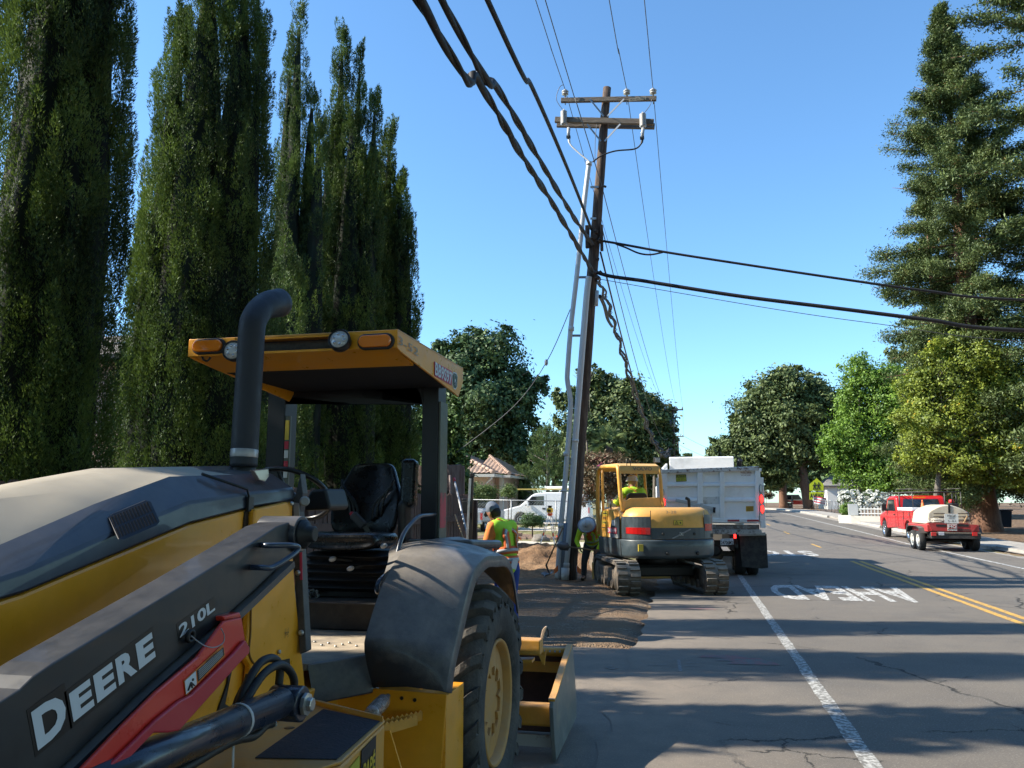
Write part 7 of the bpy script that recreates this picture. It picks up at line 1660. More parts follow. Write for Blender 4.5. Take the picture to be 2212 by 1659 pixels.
def hood():
    XN, XR_, XF = -1.66, -1.75, -2.0
    ys = [.55, 1.2, 1.77, 2.1, 2.45, 2.85, 3.19]
    low = np.interp(ys, [0, 1.697, 2.498, 2.801, 3.179], [1.33, 1.535, 1.719, 1.756, 1.788])
    cre = np.interp(ys, [0, 1.0, 1.772, 2.1, 2.449, 3.2], [1.36, 1.50, 1.671, 1.775, 1.868, 1.905])
    top = np.interp(ys, [0, 1.2, 2.0, 2.314, 3.2], [1.50, 1.68, 1.815, 1.892, 1.94])
    W = 2 * (XF - XN)
    rings = []
    for y, l, c, t in zip(ys, low, cre, top):
        k = np.interp(y, [.5, 2.45, 2.9, 3.2], [0, 0, .02, .05])
        half = [(XN, l), (XN - .005, l + (c - l) * .45), (XR_ - k * .5, c), (XR_ - .12 - k, c + (t - c) * .55), (XF + .06, t)]
        P = [Vector((x, y, z)) for x, z in half] + [Vector((2 * XF - x, y, z)) for x, z in half[::-1]]
        rings.append(P)
    hd = MB().loft(rings, True, True).build('hood', mat('hood_paint', (.014, .022, .042), .38, var=.15, vs=3, coat=.25, dust=.25), TR, bevel=.008, seg=2); hd.data.materials.append(mat('hood_top_dusty', (.36, .32, .255), .6, var=.06, vs=2, c2=(.28, .26, .22), mixlo=.45, mixhi=.75)); [setattr(p, 'material_index', 1) for p in hd.data.polygons if len(p.vertices) == 4 and abs(p.center.x - XF) < .27 and p.normal.z > .3 and p.center.y < 2.75]; hd.data.set_sharp_from_angle(angle=R(22))
    # hood seams and the raised ridge on top
    s_ = MB(); P = [A(z1, p, x=XN + .004) for p in ((1190, 405), (1215, 390))]
    s_.tube([Vector((XN + .004, 2.83, 1.76)), Vector((XN + .002, 2.80, 1.83)), Vector((XR_ + .012, 2.62, 1.883))], .0055, 6); s_.build('hood_seam', bk, hd)
    MB().span((XN + .001, 2.80, 1.745), (XN + .012, 2.835, 1.80)).build('hood_catch', bk, hd)
    # side grille: 2 rows of slanted slots
    def G(p, o_=0):
        P0 = Vector((XN - .005, 1.77, np.interp(1.77, ys, low) * .55 + np.interp(1.77, ys, cre) * .45)); P1 = Vector((XR_, 1.77, np.interp(1.77, ys, cre))); P2 = Vector((XR_, 2.3, np.interp(2.3, ys, cre))); nn = (P1 - P0).cross(P2 - P0).normalized(); nn = nn if nn.x > 0 else -nn
        d = ray(*z1(*p)); c0 = Vector((0, 0, H)); return c0 + d * ((P0 + nn * o_ - c0).dot(nn) / d.dot(nn))
    a0, a1, b0, b1 = (532, 442), (716, 366), (575, 550), (768, 470); lp = lambda p, q, t: (p[0] + (q[0] - p[0]) * t, p[1] + (q[1] - p[1]) * t)
    q = MB().prism([G(p, .0035) for p in ((526, 446), (545, 430), (705, 364), (730, 372), (772, 466), (760, 484), (600, 554), (575, 552))], (-.003, 0, 0)).build('side_grille', mat('grille_panel', (.010, .014, .024), .6), hd); sl = MB()
    for i in range(13):
        for t0, t1 in ((.03, .46), (.54, .97)):
            f = lambda k, t: G(lp(lp(a0, a1, k), lp(b0, b1, k), t), .0045)
            k0 = (i + .18) / 13; k1 = (i + .72) / 13; sl.prism([f(k0, t0), f(k1, t0), f(k1, t1), f(k0, t1)], (-.0008, 0, 0))
    sl.build('grille_slots', mat('slot_dark', (.002, .002, .003), .9), q)
    # yellow engine side below the hood
    sd = MB(); P = [Vector((XN - .006, y, l - .004)) for y, l in zip(ys, low)]; sd.prism(P + [Vector((XN - .006, 3.19, .75)), Vector((XN - .006, .55, .75))], (-.66, 0, 0)); sp = sd.build('engine_side_panel', dy, TR, bevel=.01)
    MB().prism([A(z1, p, x=XN + .002) for p in ((1188, 420), (1228, 402), (1225, 500), (1185, 560), (1090, 1350), (1155, 1390), (1050, 1659), (960, 1659), (1120, 1200))], (-.01, 0, 0)).build('side_seam_strip', bk, sp)
    tw = [A(z1, p, x=XN + .03) for p in ((1235, 408), (1395, 372), (1405, 430), (1430, 800), (1480, 1290), (1440, 1345), (1330, 1380), (1190, 1420), (1215, 1170), (1190, 1130), (1215, 820), (1230, 500))]
    t_ = MB().prism(tw, (-.03, 0, 0)).build('loader_tower', dy, TR, bevel=.008)
    MB().tube(catmull([A(z1, p, x=XN + .033) for p in ((1215, 830), (1212, 1000), (1205, 1100), (1225, 1150), (1250, 1160))], 5), .004, 6).build('tower_seam', mat('seam_yellow_dark', (.20, .09, .01), .6), t_)  # thin dark yellow line along the panel seam
    lettering('diagram_decal', 'H-+-H', mat('decal_brown', (.10, .055, .02), .6), t_, A(z1, (1385, 1005), x=XN + .032), (0, 1, -.03), (0, .0, 1), .040, .030)
    MB().prism([A(z1, p, x=XN + .035) for p in ((1355, 1140), (1402, 1130), (1404, 1175), (1375, 1185))], (-.004, 0, 0)).build('warning_decal', bk, t_)
    for p in ((1410, 380), (1420, 470), (1455, 1005), (1350, 1098)): MB().lathe(A(z1, p, x=XN + .036), [(.008, -.004), (.009, .004), (.005, .007)], (1, 0, 0), 8).build('bolt', steel, t_)
    # grey dash post with red decal and scale strip
    dp = ply(z1, [(1400, 372), (1420, 372), (1452, 235), (1465, 330), (1448, 420), (1458, 640), (1482, 1095), (1450, 1110), (1428, 800)], 3.20, .05, 'dash_post', plast)
    ply(z1, [(1448, 600), (1460, 600), (1463, 750), (1450, 750)], 3.194, .004, 'red_decal', mat('decal_pink', (.55, .04, .09), .5), parent=dp); ply(z1, [(1418, 375), (1447, 378), (1449, 470), (1420, 472)], 3.194, .004, 'scale_decal', mat('decal_grey', (.32, .34, .36), .4), parent=dp)
    for p in ((1440, 715), (1456, 1005)): MB().lathe(A(z1, p, y=3.19), [(.012, .004), (.012, -.004), (.006, -.008)], (0, 1, 0), 10).build('bolt', steel, dp)
hood()
def stack():
    P = [(526, 1008), (528.4, 969), (532, 907), (540, 781), (544, 711), (549, 690), (557, 675), (567, 665), (581, 658), (603, 654)]
    pts = catmull([at(u, v, x=-1.9) for u, v in P], 4); r_ = [.056 if i < len(pts) - 10 else .056 + .0012 * (i - len(pts) + 10) for i in range(len(pts))]
    o = MB().tube(pts, r_, 28, caps=False).build('exhaust_stack', mat('stack_black', (.022, .026, .036), .55, var=.1, vs=8, bump=.05, bs=200), TR, solid=.005)
    MB().tube([at(526.9, 989, x=-1.9), at(528.3, 971, x=-1.9)], .0595, 28).build('exhaust_clamp', mat('clamp_band', (.42, .41, .42), .4, .6, var=.1, vs=20), o, bevel=.002)
    MB().tube([pts[0] - Vector((0, 0, .06)), pts[1]], .052, 24).build('exhaust_collar', bk, o)
    MB().tube([pts[-1] - (pts[-1] - pts[-3]) * .3, pts[-1] - (pts[-1] - pts[-3]) * .5], .05, 20).build('pipe_inside', mat('pipe_mouth_black', (.003, .003, .003), .9), o)  # near-black plug set just inside the open pipe end
stack()
def canopy():
    y0, y1, xl, xr, zt = 3.70, 4.90, -2.575, -1.40, 2.640
    zf0, zr0 = 2.545, 2.45
    c = MB(); t = .012
    c.span((xl, y0, zt - t), (xr, y1, zt))
    rf = c.build('canopy_roof', dyd, TR, bevel=.003)
    for x, nm in ((xr, 'canopy_side'), (xl + .012, 'canopy_side')):
        sd = MB().prism([(x, y0, zt + .001), (x, y0, zf0), (x, y0 + .05, zf0 - .01), (x, y0 + 1.02, zr0), (x, y1 - .10, zr0 - .01), (x, y1, zt - .09), (x, y1, zt + .001)], (-t, 0, 0)).build(nm, dy, rf, bevel=.002)
        if x == xr: side = sd
    # front corner plates with lamps; recessed dark fascia between
    for xa, xb in ((xl, xl + .275), (xr - .295, xr)): MB().span((xa, y0 - .004, zf0), (xb, y0 + .008, zt - .002)).build('lamp_plate', dy, rf, bevel=.003)
    MB().span((xl + .02, y0 + .0, zt - .02), (xr - .02, y0 + .02, zt - .012)).build('front_lip', dy, rf)
    MB().span((xl + .27, y0 + .10, zt - .10), (xr - .29, y0 + .115, zt - .012)).build('fascia', plast, rf)
    MB().prism([(xl + .02, y0 + .02, zf0 + .004), (xr - .02, y0 + .02, zf0 + .004), (xr - .02, y0 + .30, zf0 - .04), (xl + .02, y0 + .30, zf0 - .04)], (0, 0, .012)).build('underside_lip', dy, rf)
    MB().span((xl + .02, y0 + .30, zt - .13), (xr - .02, y1 - .01, zt - .115)).build('headliner', mat('headliner', (.012, .012, .013), .8), rf)
    for uu, vv in (((184, 394), 0), ((1108, 367), 0)):
        c_ = A(z2, uu, y=y0 - .02); w, h_ = .098, .042
        def oval(w, h_, d0, d1, nm, m, pr):
            P = []
            for k in range(28): a = 2 * math.pi * k / 28; P.append(Vector((c_.x + math.copysign(max(0, w - h_), math.cos(a)) + h_ * math.cos(a), y0 + d0, c_.z + h_ * math.sin(a))))
            return MB().prism(P, (0, d1, 0)).build(nm, m, pr, bevel=.007, seg=3)
        g = oval(w, h_, -.022, .02, 'lamp_gasket', bk, rf); oval(w - .012, h_ - .011, -.040, .02, 'amber_lamp', amber, g)
    # work lights
    def worklight(p, r_, tilt, nm):
        d = Vector((.12, -1, tilt)).normalized(); b = MB().lathe(p, [(r_ * .6, -.045), (r_ * .95, -.03), (r_, .012), (r_ * .93, .018), (r_ * .88, .010)], d, 20).build(nm, bk, rf)
        MB().lathe(p, [(r_ * .86, .004), (r_ * .8, .012), (0, .014)], d, 20).build('lens', mat('led_lens', (.62, .62, .60), .25, coat=.8), b)
        for i in range(6): a = i * 1.047; x = d.orthogonal().normalized(); y = d.cross(x); MB().lathe(p + d * .013 + (x * math.cos(a) + y * math.sin(a)) * r_ * .5, [(.007, 0), (.007, .003), (.003, .004)], d, 8).build('led', chrome, b)
        MB().bar(p - d * .03, p - d * .03 + Vector((.03, .06, .05)), .012, .03).build('bracket', bk, b); return b
    worklight(A(z2, (910, 360), y=y0 - .05), .057, .30, 'work_light'); worklight(A(z2, (322, 420), y=y0 - .03), .055, .1, 'work_light')
    MB().tube(catmull([A(z2, p, y=y0 + .02) for p in ((150, 448), (158, 468), (180, 474), (196, 455))], 4), .006, 6).build('cable_loop', bk, rf)
    # writing on the right side of the roof
    Yd = Vector((0, 1, 0)); K = xr + .0015
    mg = mat('decal_magenta', (.50, .03, .10), .5)
    ctr = A(z2, (1483, 547), x=K); sl = (A(z2, (1530, 575), x=K) - A(z2, (1436, 515), x=K)); sl.x = 0
    MB().prism([A(z2, p, x=K + .001) for p in ((1434, 478), (1531, 532), (1530, 612), (1435, 558))], (-.002, 0, 0)).build('number_decal', mg, side)
    lettering('number_lettering', 'BB9S97', whl, side, ctr, sl, (0, 0, 1), .078, sl.length * .98, .03, off=.0045)
    lettering('number_lettering', '3-52', mat('faded_grey', (.36, .30, .20), .6), side, A(z2, (1290, 395), x=K), sl, (0, 0, 1), .042, .30, off=.003)
    lp = [A(z2, p, x=K + .001) for p in ((1540, 536), (1556, 542), (1563, 560), (1560, 618), (1552, 634), (1540, 628), (1534, 606), (1533, 552))]
    lg = MB().prism(lp, (-.003, 0, 0)).build('emblem', whl, side); cc = sum(lp, Vector()) / 8
    e2 = MB().prism([cc + (p - cc) * .86 + Vector((.0015, 0, 0)) for p in lp], (-.002, 0, 0)).build('emblem_field', mat('emblem_green', (.012, .05, .03), .5), lg)
    dr = MB(); q = lambda a, b_: cc + Vector((.0032, a * .001, b_ * .001))
    dr.prism([q(-14, 4), q(2, 12), q(10, 4), q(14, -8), q(8, -12), q(-2, -4), q(-12, -6)], (-.001, 0, 0)); dr.bar(q(-12, 4), q(-16, 24), .002, .004, up=(1, 0, 0)); dr.bar(q(-16, 24), q(-6, 34), .002, .003, up=(1, 0, 0)); dr.bar(q(-16, 24), q(-20, 36), .002, .003, up=(1, 0, 0)); dr.bar(q(12, -8), q(16, -32), .002, .004, up=(1, 0, 0)); dr.bar(q(4, -8), q(-4, -28), .002, .004, up=(1, 0, 0)); dr.bar(q(-12, -4), q(-20, -14), .002, .004, up=(1, 0, 0)); dr.build('leaping_animal', whl, e2)
    # posts and the arched rear hoop
    py_ = 4.84
    pb = mat('post_black', (.009, .011, .017), .45)
    pr = MB().span((-1.655, py_, 1.52), (-1.545, py_ + .17, zt - .11)).build('roof_post', pb, TR, bevel=.008)
    MB().span((-1.543, py_ + .008, 1.55), (-1.532, py_ + .16, 2.42)).build('post_flange', mat('post_green_grey', (.085, .095, .075), .4, var=.1, vs=4), pr)
    MB().span((-1.531, py_ + .02, 1.62), (-1.5295, py_ + .14, 1.84)).build('red_paint_mark', mat('sprayed_pink', (.55, .05, .07), .6, vs=9, c2=(.2, .1, .08), mixlo=.5, mixhi=.62), pr)
    pl_ = MB().span((-2.745, py_, 1.15), (-2.615, py_ + .17, zt - .11)).build('roof_post', pb, TR, bevel=.008)
    MB().span((-2.612, py_ + .004, 1.2), (-2.575, py_ + .02, 2.35)).build('post_flange', mat('post_green_grey', (.085, .095, .075)), pl_)
    for k, (za, zb_, c_) in enumerate(((2.19, 2.32, 'sticker_yellow'), (2.13, 2.18, 'sticker_red'), (2.07, 2.12, 'sticker_white'), (2.0, 2.05, 'sticker_red'), (1.94, 1.995, 'sticker_white'), (1.80, 1.87, 'sticker_pale_green'))):
        m = MATS.get(c_) or mat(c_, (.35, .5, .4), .5); MB().span((-2.609, py_ - .001, za), (-2.582, py_ + .006, zb_)).build('post_sticker', m, pl_)
    arch = [A(z2, p, y=py_ + .01) for p in ((585, 705), (600, 680), (650, 640), (740, 590), (860, 560), (1000, 549), (1150, 553), (1260, 575), (1325, 610), (1358, 655), (1370, 712), (1375, 712))]
    MB().prism(arch + [Vector((-1.6, py_ + .01, zt - .1)), Vector((-2.68, py_ + .01, zt - .1))], (0, .03, 0)).build('rear_hoop', pb, TR, bevel=.004)
canopy()
def station():
    # floor, lower panels, seat box
    fa, fb = at(662, 1434, z=1.05), at(797, 1414, z=1.05); fl = MB().prism([(-2.5, fa.y, 1.05), fa, fb, (-1.52, 4.5, 1.05), (-2.5, 4.5, 1.05)], (0, 0, -.03)).build('floor_plate', mat('floor_steel', (.46, .38, .28), .6, var=.15, vs=5, c2=(.28, .24, .20)), TR)
    for i in range(7): MB().lathe(at(680 + i * 15, 1388 + (i * 7) % 11, z=1.05), [(.007, 0), (.007, .008), (.003, .009)], seg=8).build('floor_bolt', steel, fl)
    pn = MB(); a, b_ = at(662, 1434, z=1.052), at(797, 1414, z=1.052); c = Vector((b_.x + .03, b_.y - .03, .88)); d = Vector((a.x + .05, a.y - .02, .88)); pn.prism([a, b_, c, d], (.02, .06, 0)); pn.build('lower_panel', blk, TR, bevel=.012)
    MB().span((-2.5, 4.42, 1.052), (-1.52, 5.3, 1.20)).span((-2.52, 4.36, 1.202), (-1.5, 5.35, 1.215)).build('seat_platform', mat('platform_black', (.014, .014, .016), .5, var=.3, vs=8, c2=(.03, .03, .03), dust=.2), TR, bevel=.006)
    b = MB(); cx = -2.05; y = 4.55
    rg = []
    for i in range(11):
        t = i / 10; w = .235 + (.02 if i % 2 else -.012) + .01 * math.sin(t * 3); z = 1.25 + .23 * t
        rg.append([Vector((cx + sx * w, y + .25 + sy * w * 1.0, z)) for sx, sy in ((-1, -.85), (-.85, -1), (.85, -1), (1, -.85), (1, .85), (.85, 1), (-.85, 1), (-1, .85))])
    b.loft(rg, True, True); b.build('suspension_bellows', mat('bellows_rubber', (.016, .016, .017), .5), TR, bevel=.004)
    kb = MB(); c = at(*z3(443, 793), y=y - .03)
    for i in range(7): a = i * math.pi * 2 / 7; kb.lathe(c + Vector((math.cos(a) * .028, 0, math.sin(a) * .028)), [(.011, -.012), (.011, .012)], (0, 1, 0), 8)
    kb.lathe(c, [(.020, -.012), (.030, -.012), (.030, .012), (.020, .012)], (0, 1, 0), 20, closed=True); kb.build('adjuster_knob', mat('knob_grey', (.28, .28, .27), .5), TR)
    for p in ((540, 610), (630, 658), (797, 545)): MB().ball(A(z3, p, y=y - .04), (.024, .02, .016), 12, rot=(0, -.3, 0)).build('lever_knob', mat('knob_white', (.55, .56, .58), .35), TR)
    for p, q in (((560, 612), (640, 620)), ((650, 655), (700, 640))): MB().bar(A(z3, p, y=y - .02), A(z3, q, y=y), .012, .012).build('lever', dkm, TR)
    MB().box((cx, y + .25, 1.235), (.44, .42, .03)).build('seat_base_plate', bk, TR)
    cu = MB(); rg = []
    for yy, z0, z1_, w in ((y - .06, 1.52, 1.55, .22), (y - .085, 1.49, 1.585, .245), (y - .04, 1.47, 1.615, .26), (y + .2, 1.47, 1.60, .265), (y + .42, 1.48, 1.60, .25)):
        rg.append([Vector((cx + sx * w, yy, z0 + (z1_ - z0) * sz)) for sx, sz in ((-1, .1), (-1, .8), (-.85, 1), (-.4, .93), (.4, .93), (.85, 1), (1, .8), (1, .1))])
    cu.loft(rg, True, True); cu.build('seat_cushion', vinyl, TR, sub=2)
    bk_ = MB(); rg = []
    for z, yy, w, dp in ((1.56, y + .36, .20, .08), (1.62, y + .33, .235, .12), (1.72, y + .36, .255, .11), (1.82, y + .40, .25, .10), (1.90, y + .44, .205, .09), (1.97, y + .47, .175, .08), (2.02, y + .49, .15, .06), (2.04, y + .50, .11, .03)):
        rg.append([Vector((cx + sx * w, yy + (dp if back else -.035 * (abs(sx) ** 2) * 2 + .02), z)) for sx, back in ((-1, 0), (-.75, 0), (-.35, 0), (0, 0), (.35, 0), (.75, 0), (1, 0), (.9, 1), (0, 1), (-.9, 1))])
    bb = bk_.loft(rg, True, True).build('seat_back', vinyl, TR, sub=2)
    gr = MB()
    for off in (0, .045, .09):
        for s_ in (-1, 1): gr.tube(catmull([(cx + s_ * (.05 + off * .6), y + .348 + off * .1, 1.66 + off * .3), (cx + s_ * (.06 + off * .7), y + .345 + off * .12, 1.76 + off * .4), (cx + s_ * (.13 + off * .4), y + .36, 1.84 + off * .5), (cx + s_ * .18, y + .375, 1.87 + off * .6)], 5), .009, 8)
    gr.build('stitched_rolls', vinyl, bb)
    MB().box((cx + .30, y + .34, 1.90), (.095, .11, .31), rot=(-.12, 0, 0)).build('raised_armrest', vinyl, TR, bevel=.03, seg=4)
    MB().box((cx + .29, y + .30, 1.66), (.05, .16, .26), rot=(.1, 0, 0)).build('armrest_bracket', mat('bracket_plastic', (.028, .028, .03), .5), TR, bevel=.03, seg=4)
    sb = MB(); a, b_ = A(z3, (640, 385), y=y + .12), A(z3, (700, 445), y=y + .12); sb.bar(a, b_, .05, .045, up=(0, -1, 0)); bo = sb.build('belt_buckle', mat('buckle_grey', (.06, .06, .065), .4), TR, bevel=.01); MB().box(a, (.03, .03, .022), rot=(0, .6, 0)).build('buckle_button', mat('button_red', (.6, .02, .04), .4), bo, bevel=.004); MB().bar(b_, A(z3, (745, 520), y=y + .16), .012, .03).build('belt_strap', bk, bo)
    # steering wheel, column and dash
    c = at(630, 1068, x=-2.02); d = Vector((0, .62, .78)).normalized(); sw = MB(); x_ = Vector((1, 0, 0)); y_ = d.cross(x_); Rw = .205
    P = [c + (x_ * math.cos(k * math.pi / 24) + y_ * math.sin(k * math.pi / 24)) * Rw for k in range(49)]; sw.tube(P, .0135, 10, caps=False); wo = sw.build('steering_wheel', mat('wheel_rubber', (.010, .010, .011), .3), TR)
    for a in (.5, 2.6, 4.7): MB().tube([c - d * .03, c + (x_ * math.cos(a) + y_ * math.sin(a)) * Rw], .009, 8).build('spoke', bk, wo)
    MB().lathe(c - d * .06, [(.045, 0), (.045, .04), (.03, .06)], d, 18).build('hub', bk, wo)
    MB().tube([c - d * .05, c - d * .42 + Vector((0, .02, -.1))], .045, 12).build('steering_column', bk, TR)
    dm = MB(); dm.prism([A(z3, p, y=3.5) for p in ((395, 330), (430, 262), (505, 255), (528, 345), (515, 365), (400, 370))], (0, .22, 0)); dm.span((-2.45, 3.22, 1.06), (-1.80, 3.42, 1.86)); dm.build('dash_console', mat('dash_plastic', (.013, .013, .014), .45), TR, bevel=.012)
    MB().lathe(A(z3, (400, 320), y=3.18), [(.02, -.03), (.022, .0), (.015, .006)], (.6, -1, 0), 12).build('work_knob', mat('knob_grey', (.2, .2, .2)), TR)
    MB().prism([A(z3, p, y=3.45) for p in ((395, 445), (412, 432), (425, 470), (398, 478))], (0, .01, 0)).build('red_tag', redp, TR)
    # white lamp glass set into the cowl beside the stack
    MB().prism([A(z1, p, x=-1.70) for p in ((1225, 218), (1300, 210), (1302, 250), (1285, 275), (1255, 268))], (-.02, 0, 0)).build('cowl_glass', mat('cowl_lens', (.30, .22, .20), .08, coat=.8), TR, bevel=.004)
    MB().prism([A(z1, p, x=-1.668) for p in ((1005, 250), (1085, 230), (1120, 340), (1040, 345))], (-.004, 0, 0)) 
station()
def fender():
    XC_, XI = -1.12, -1.50
    cr = [(963, 1496), (970, 1440), (985, 1375), (1005, 1290), (1020, 1238), (1035, 1216), (1050, 1203), (1068, 1202), (1080, 1207), (1087, 1240), (1088, 1298)]
    inn = [(807, 1485), (789, 1405), (796, 1358), (826, 1268), (860, 1207), (878, 1190), (899, 1177), (925, 1170), (955, 1164), (1015, 1167), (1038, 1190)]
    C_ = [at(*p, x=XC_) for p in cr]; I_ = [at(*p, x=XI) for p in inn]
    I_[-1] = Vector((XI, 5.45, 1.40)); I_[-2] = Vector((XI, 5.35, 1.53)); C_[-1] = Vector((XC_, 5.28, 1.10)); C_[-2] = Vector((XC_, 5.12, 1.33)); C_[-3] = Vector((XC_, 4.92, 1.44))
    C_ = catmull(C_, 3); I_ = catmull(I_, 3); ctr = Vector((XC_, 4.68, .64)); L_ = []
    for p in C_: q = p + (ctr - p).normalized() * .062; q.x = XC_ + .008; L_.append(q)
    U_ = []
    rows = [[i_ + Vector((-.16 * min(1, max(0, k / len(I_) - .25) * 3), .03, -.02)) for k, i_ in enumerate(I_)], I_, [i_.lerp(c, .5) + Vector((0, -.012, .018)) for i_, c in zip(I_, C_)], [i_.lerp(c, .93) + Vector((0, -.004, .006)) for i_, c in zip(I_, C_)], C_, L_]
    b = MB(); b.loft([[r_[k] for r_ in rows] for k in range(len(C_))], False, True, False); fo = b.build('rear_fender', plast, TR, solid=.012, bevel=.006)
    # flat shelf at the foot of the roof post
    MB().prism([(-1.72, 4.75, 1.50), (-1.30, 4.78, 1.50), (-1.24, 5.36, 1.47), (-1.72, 5.36, 1.47)], (0, 0, .055)).build('fender_shelf', plast, fo, bevel=.025, seg=3)
    r_ = MB(); P = catmull([A(z3, p, x=-1.56) for p in ((785, 760), (765, 775), (768, 735), (790, 705), (832, 668), (850, 640), (866, 580), (882, 520), (905, 470), (935, 432), (962, 405), (990, 392), (1030, 388), (1068, 382))], 4)
    r_.tube(P, .0125, 10); r_.build('grab_rail', mat('rail_navy', (.03, .045, .075), .3, coat=.5), TR)
fender()
def rear_wheel(xc, s_):
    cy, cz, r0, w = 4.70, .64, .615, .21
    b = MB(); b.lathe((xc, cy, cz), [(.345, -w * .80), (.40, -w * .98), (.50, -w), (.575, -w * .93), (r0 - .012, -w * .72), (r0, -w * .35), (r0, w * .35), (r0 - .012, w * .72), (.575, w * .93), (.50, w), (.40, w * .98), (.345, w * .80)], (s_, 0, 0), 56, closed=True)
    t = b.build('rear_wheel', tyrem, TR)
    lg = MB(); n = 21
    for side in (-1, 1):
        for k in range(n):
            th0 = 2 * math.pi * (k + (.5 if side > 0 else 0)) / n; rings = []
            for j in range(6):
                q = j / 5; xx = side * (-.02 + (w + .004 + .02) * q); th = th0 + (.34 * (1 - q) - .0) ; rb = r0 - (0 if q < .7 else (q - .7) * .17); hgt = .042 if q < .85 else .03; hw = .030 + .012 * q
                def P(dth, rr): a = th + dth / r0; return Vector((xc + xx, cy + rr * math.cos(a), cz + rr * math.sin(a)))
                rings.append([P(-hw, rb - .02), P(-hw * .68, rb + hgt), P(hw * .68, rb + hgt), P(hw, rb - .02)])
            e = rings[-1]; rings.append([v + Vector((side * .004, 0, 0)) + (Vector((xc, cy, cz)) - v) * .13 for v in e]); lg.loft(rings, True, False)
    lg.build('tread_lugs', tyrem, t, bevel=.004)
    rm = mat('rim_yellow', (.50, .25, .06), .6, var=.12, vs=5, c2=(.42, .26, .12), mixlo=.5, mixhi=.75, dust=.2)
    q = MB().lathe((xc, cy, cz), [(.335, w * .66), (.350, w * .86), (.342, w * .92), (.325, w * .86), (.312, w * .55), (.30, w * .30), (.285, w * .30)], (s_, 0, 0), 48).build('rim', rm, t)
    # scalloped disc and recessed hub
    dsc = MB(); N_ = 96; o_, i_ = [], []
    for k in range(N_):
        a = 2 * math.pi * k / N_; lob = abs(math.sin(a * 5)); rr = .135 + .055 * (1 if lob > .45 else lob / .45 * .6)
        for lst, R0_ in ((o_, .292), (i_, rr)): lst.append((R0_ * math.cos(a), R0_ * math.sin(a)))
    rg = [[Vector((xc + s_ * w * d, cy + p[0], cz + p[1])) for p in l] for l, d in ((o_, .30), (o_, .70), (i_, .74), (i_, -.7))]
    dsc.loft(rg, False, False); dsc.build('wheel_disc', rm, q, bevel=.003)
    hb = MB().lathe((xc, cy, cz), [(.22, -w * .72), (.22, -w * .6), (.09, -w * .55), (.085, -w * .1), (.05, -w * .05), (0, -w * .04)], (s_, 0, 0), 28).build('hub', mat('hub_brown', (.22, .10, .03), .7, var=.2, vs=8), q)
    for k in range(10): a = k * math.pi / 5 + .15; MB().lathe((xc + s_ * w * .64, cy + .235 * math.cos(a), cz + .235 * math.sin(a)), [(.014, 0), (.014, .012), (.007, .016)], (s_, 0, 0), 6, False).build('wheel_nut', rm, q)
rear_wheel(-1.30, 1); rear_wheel(-2.70, -1)
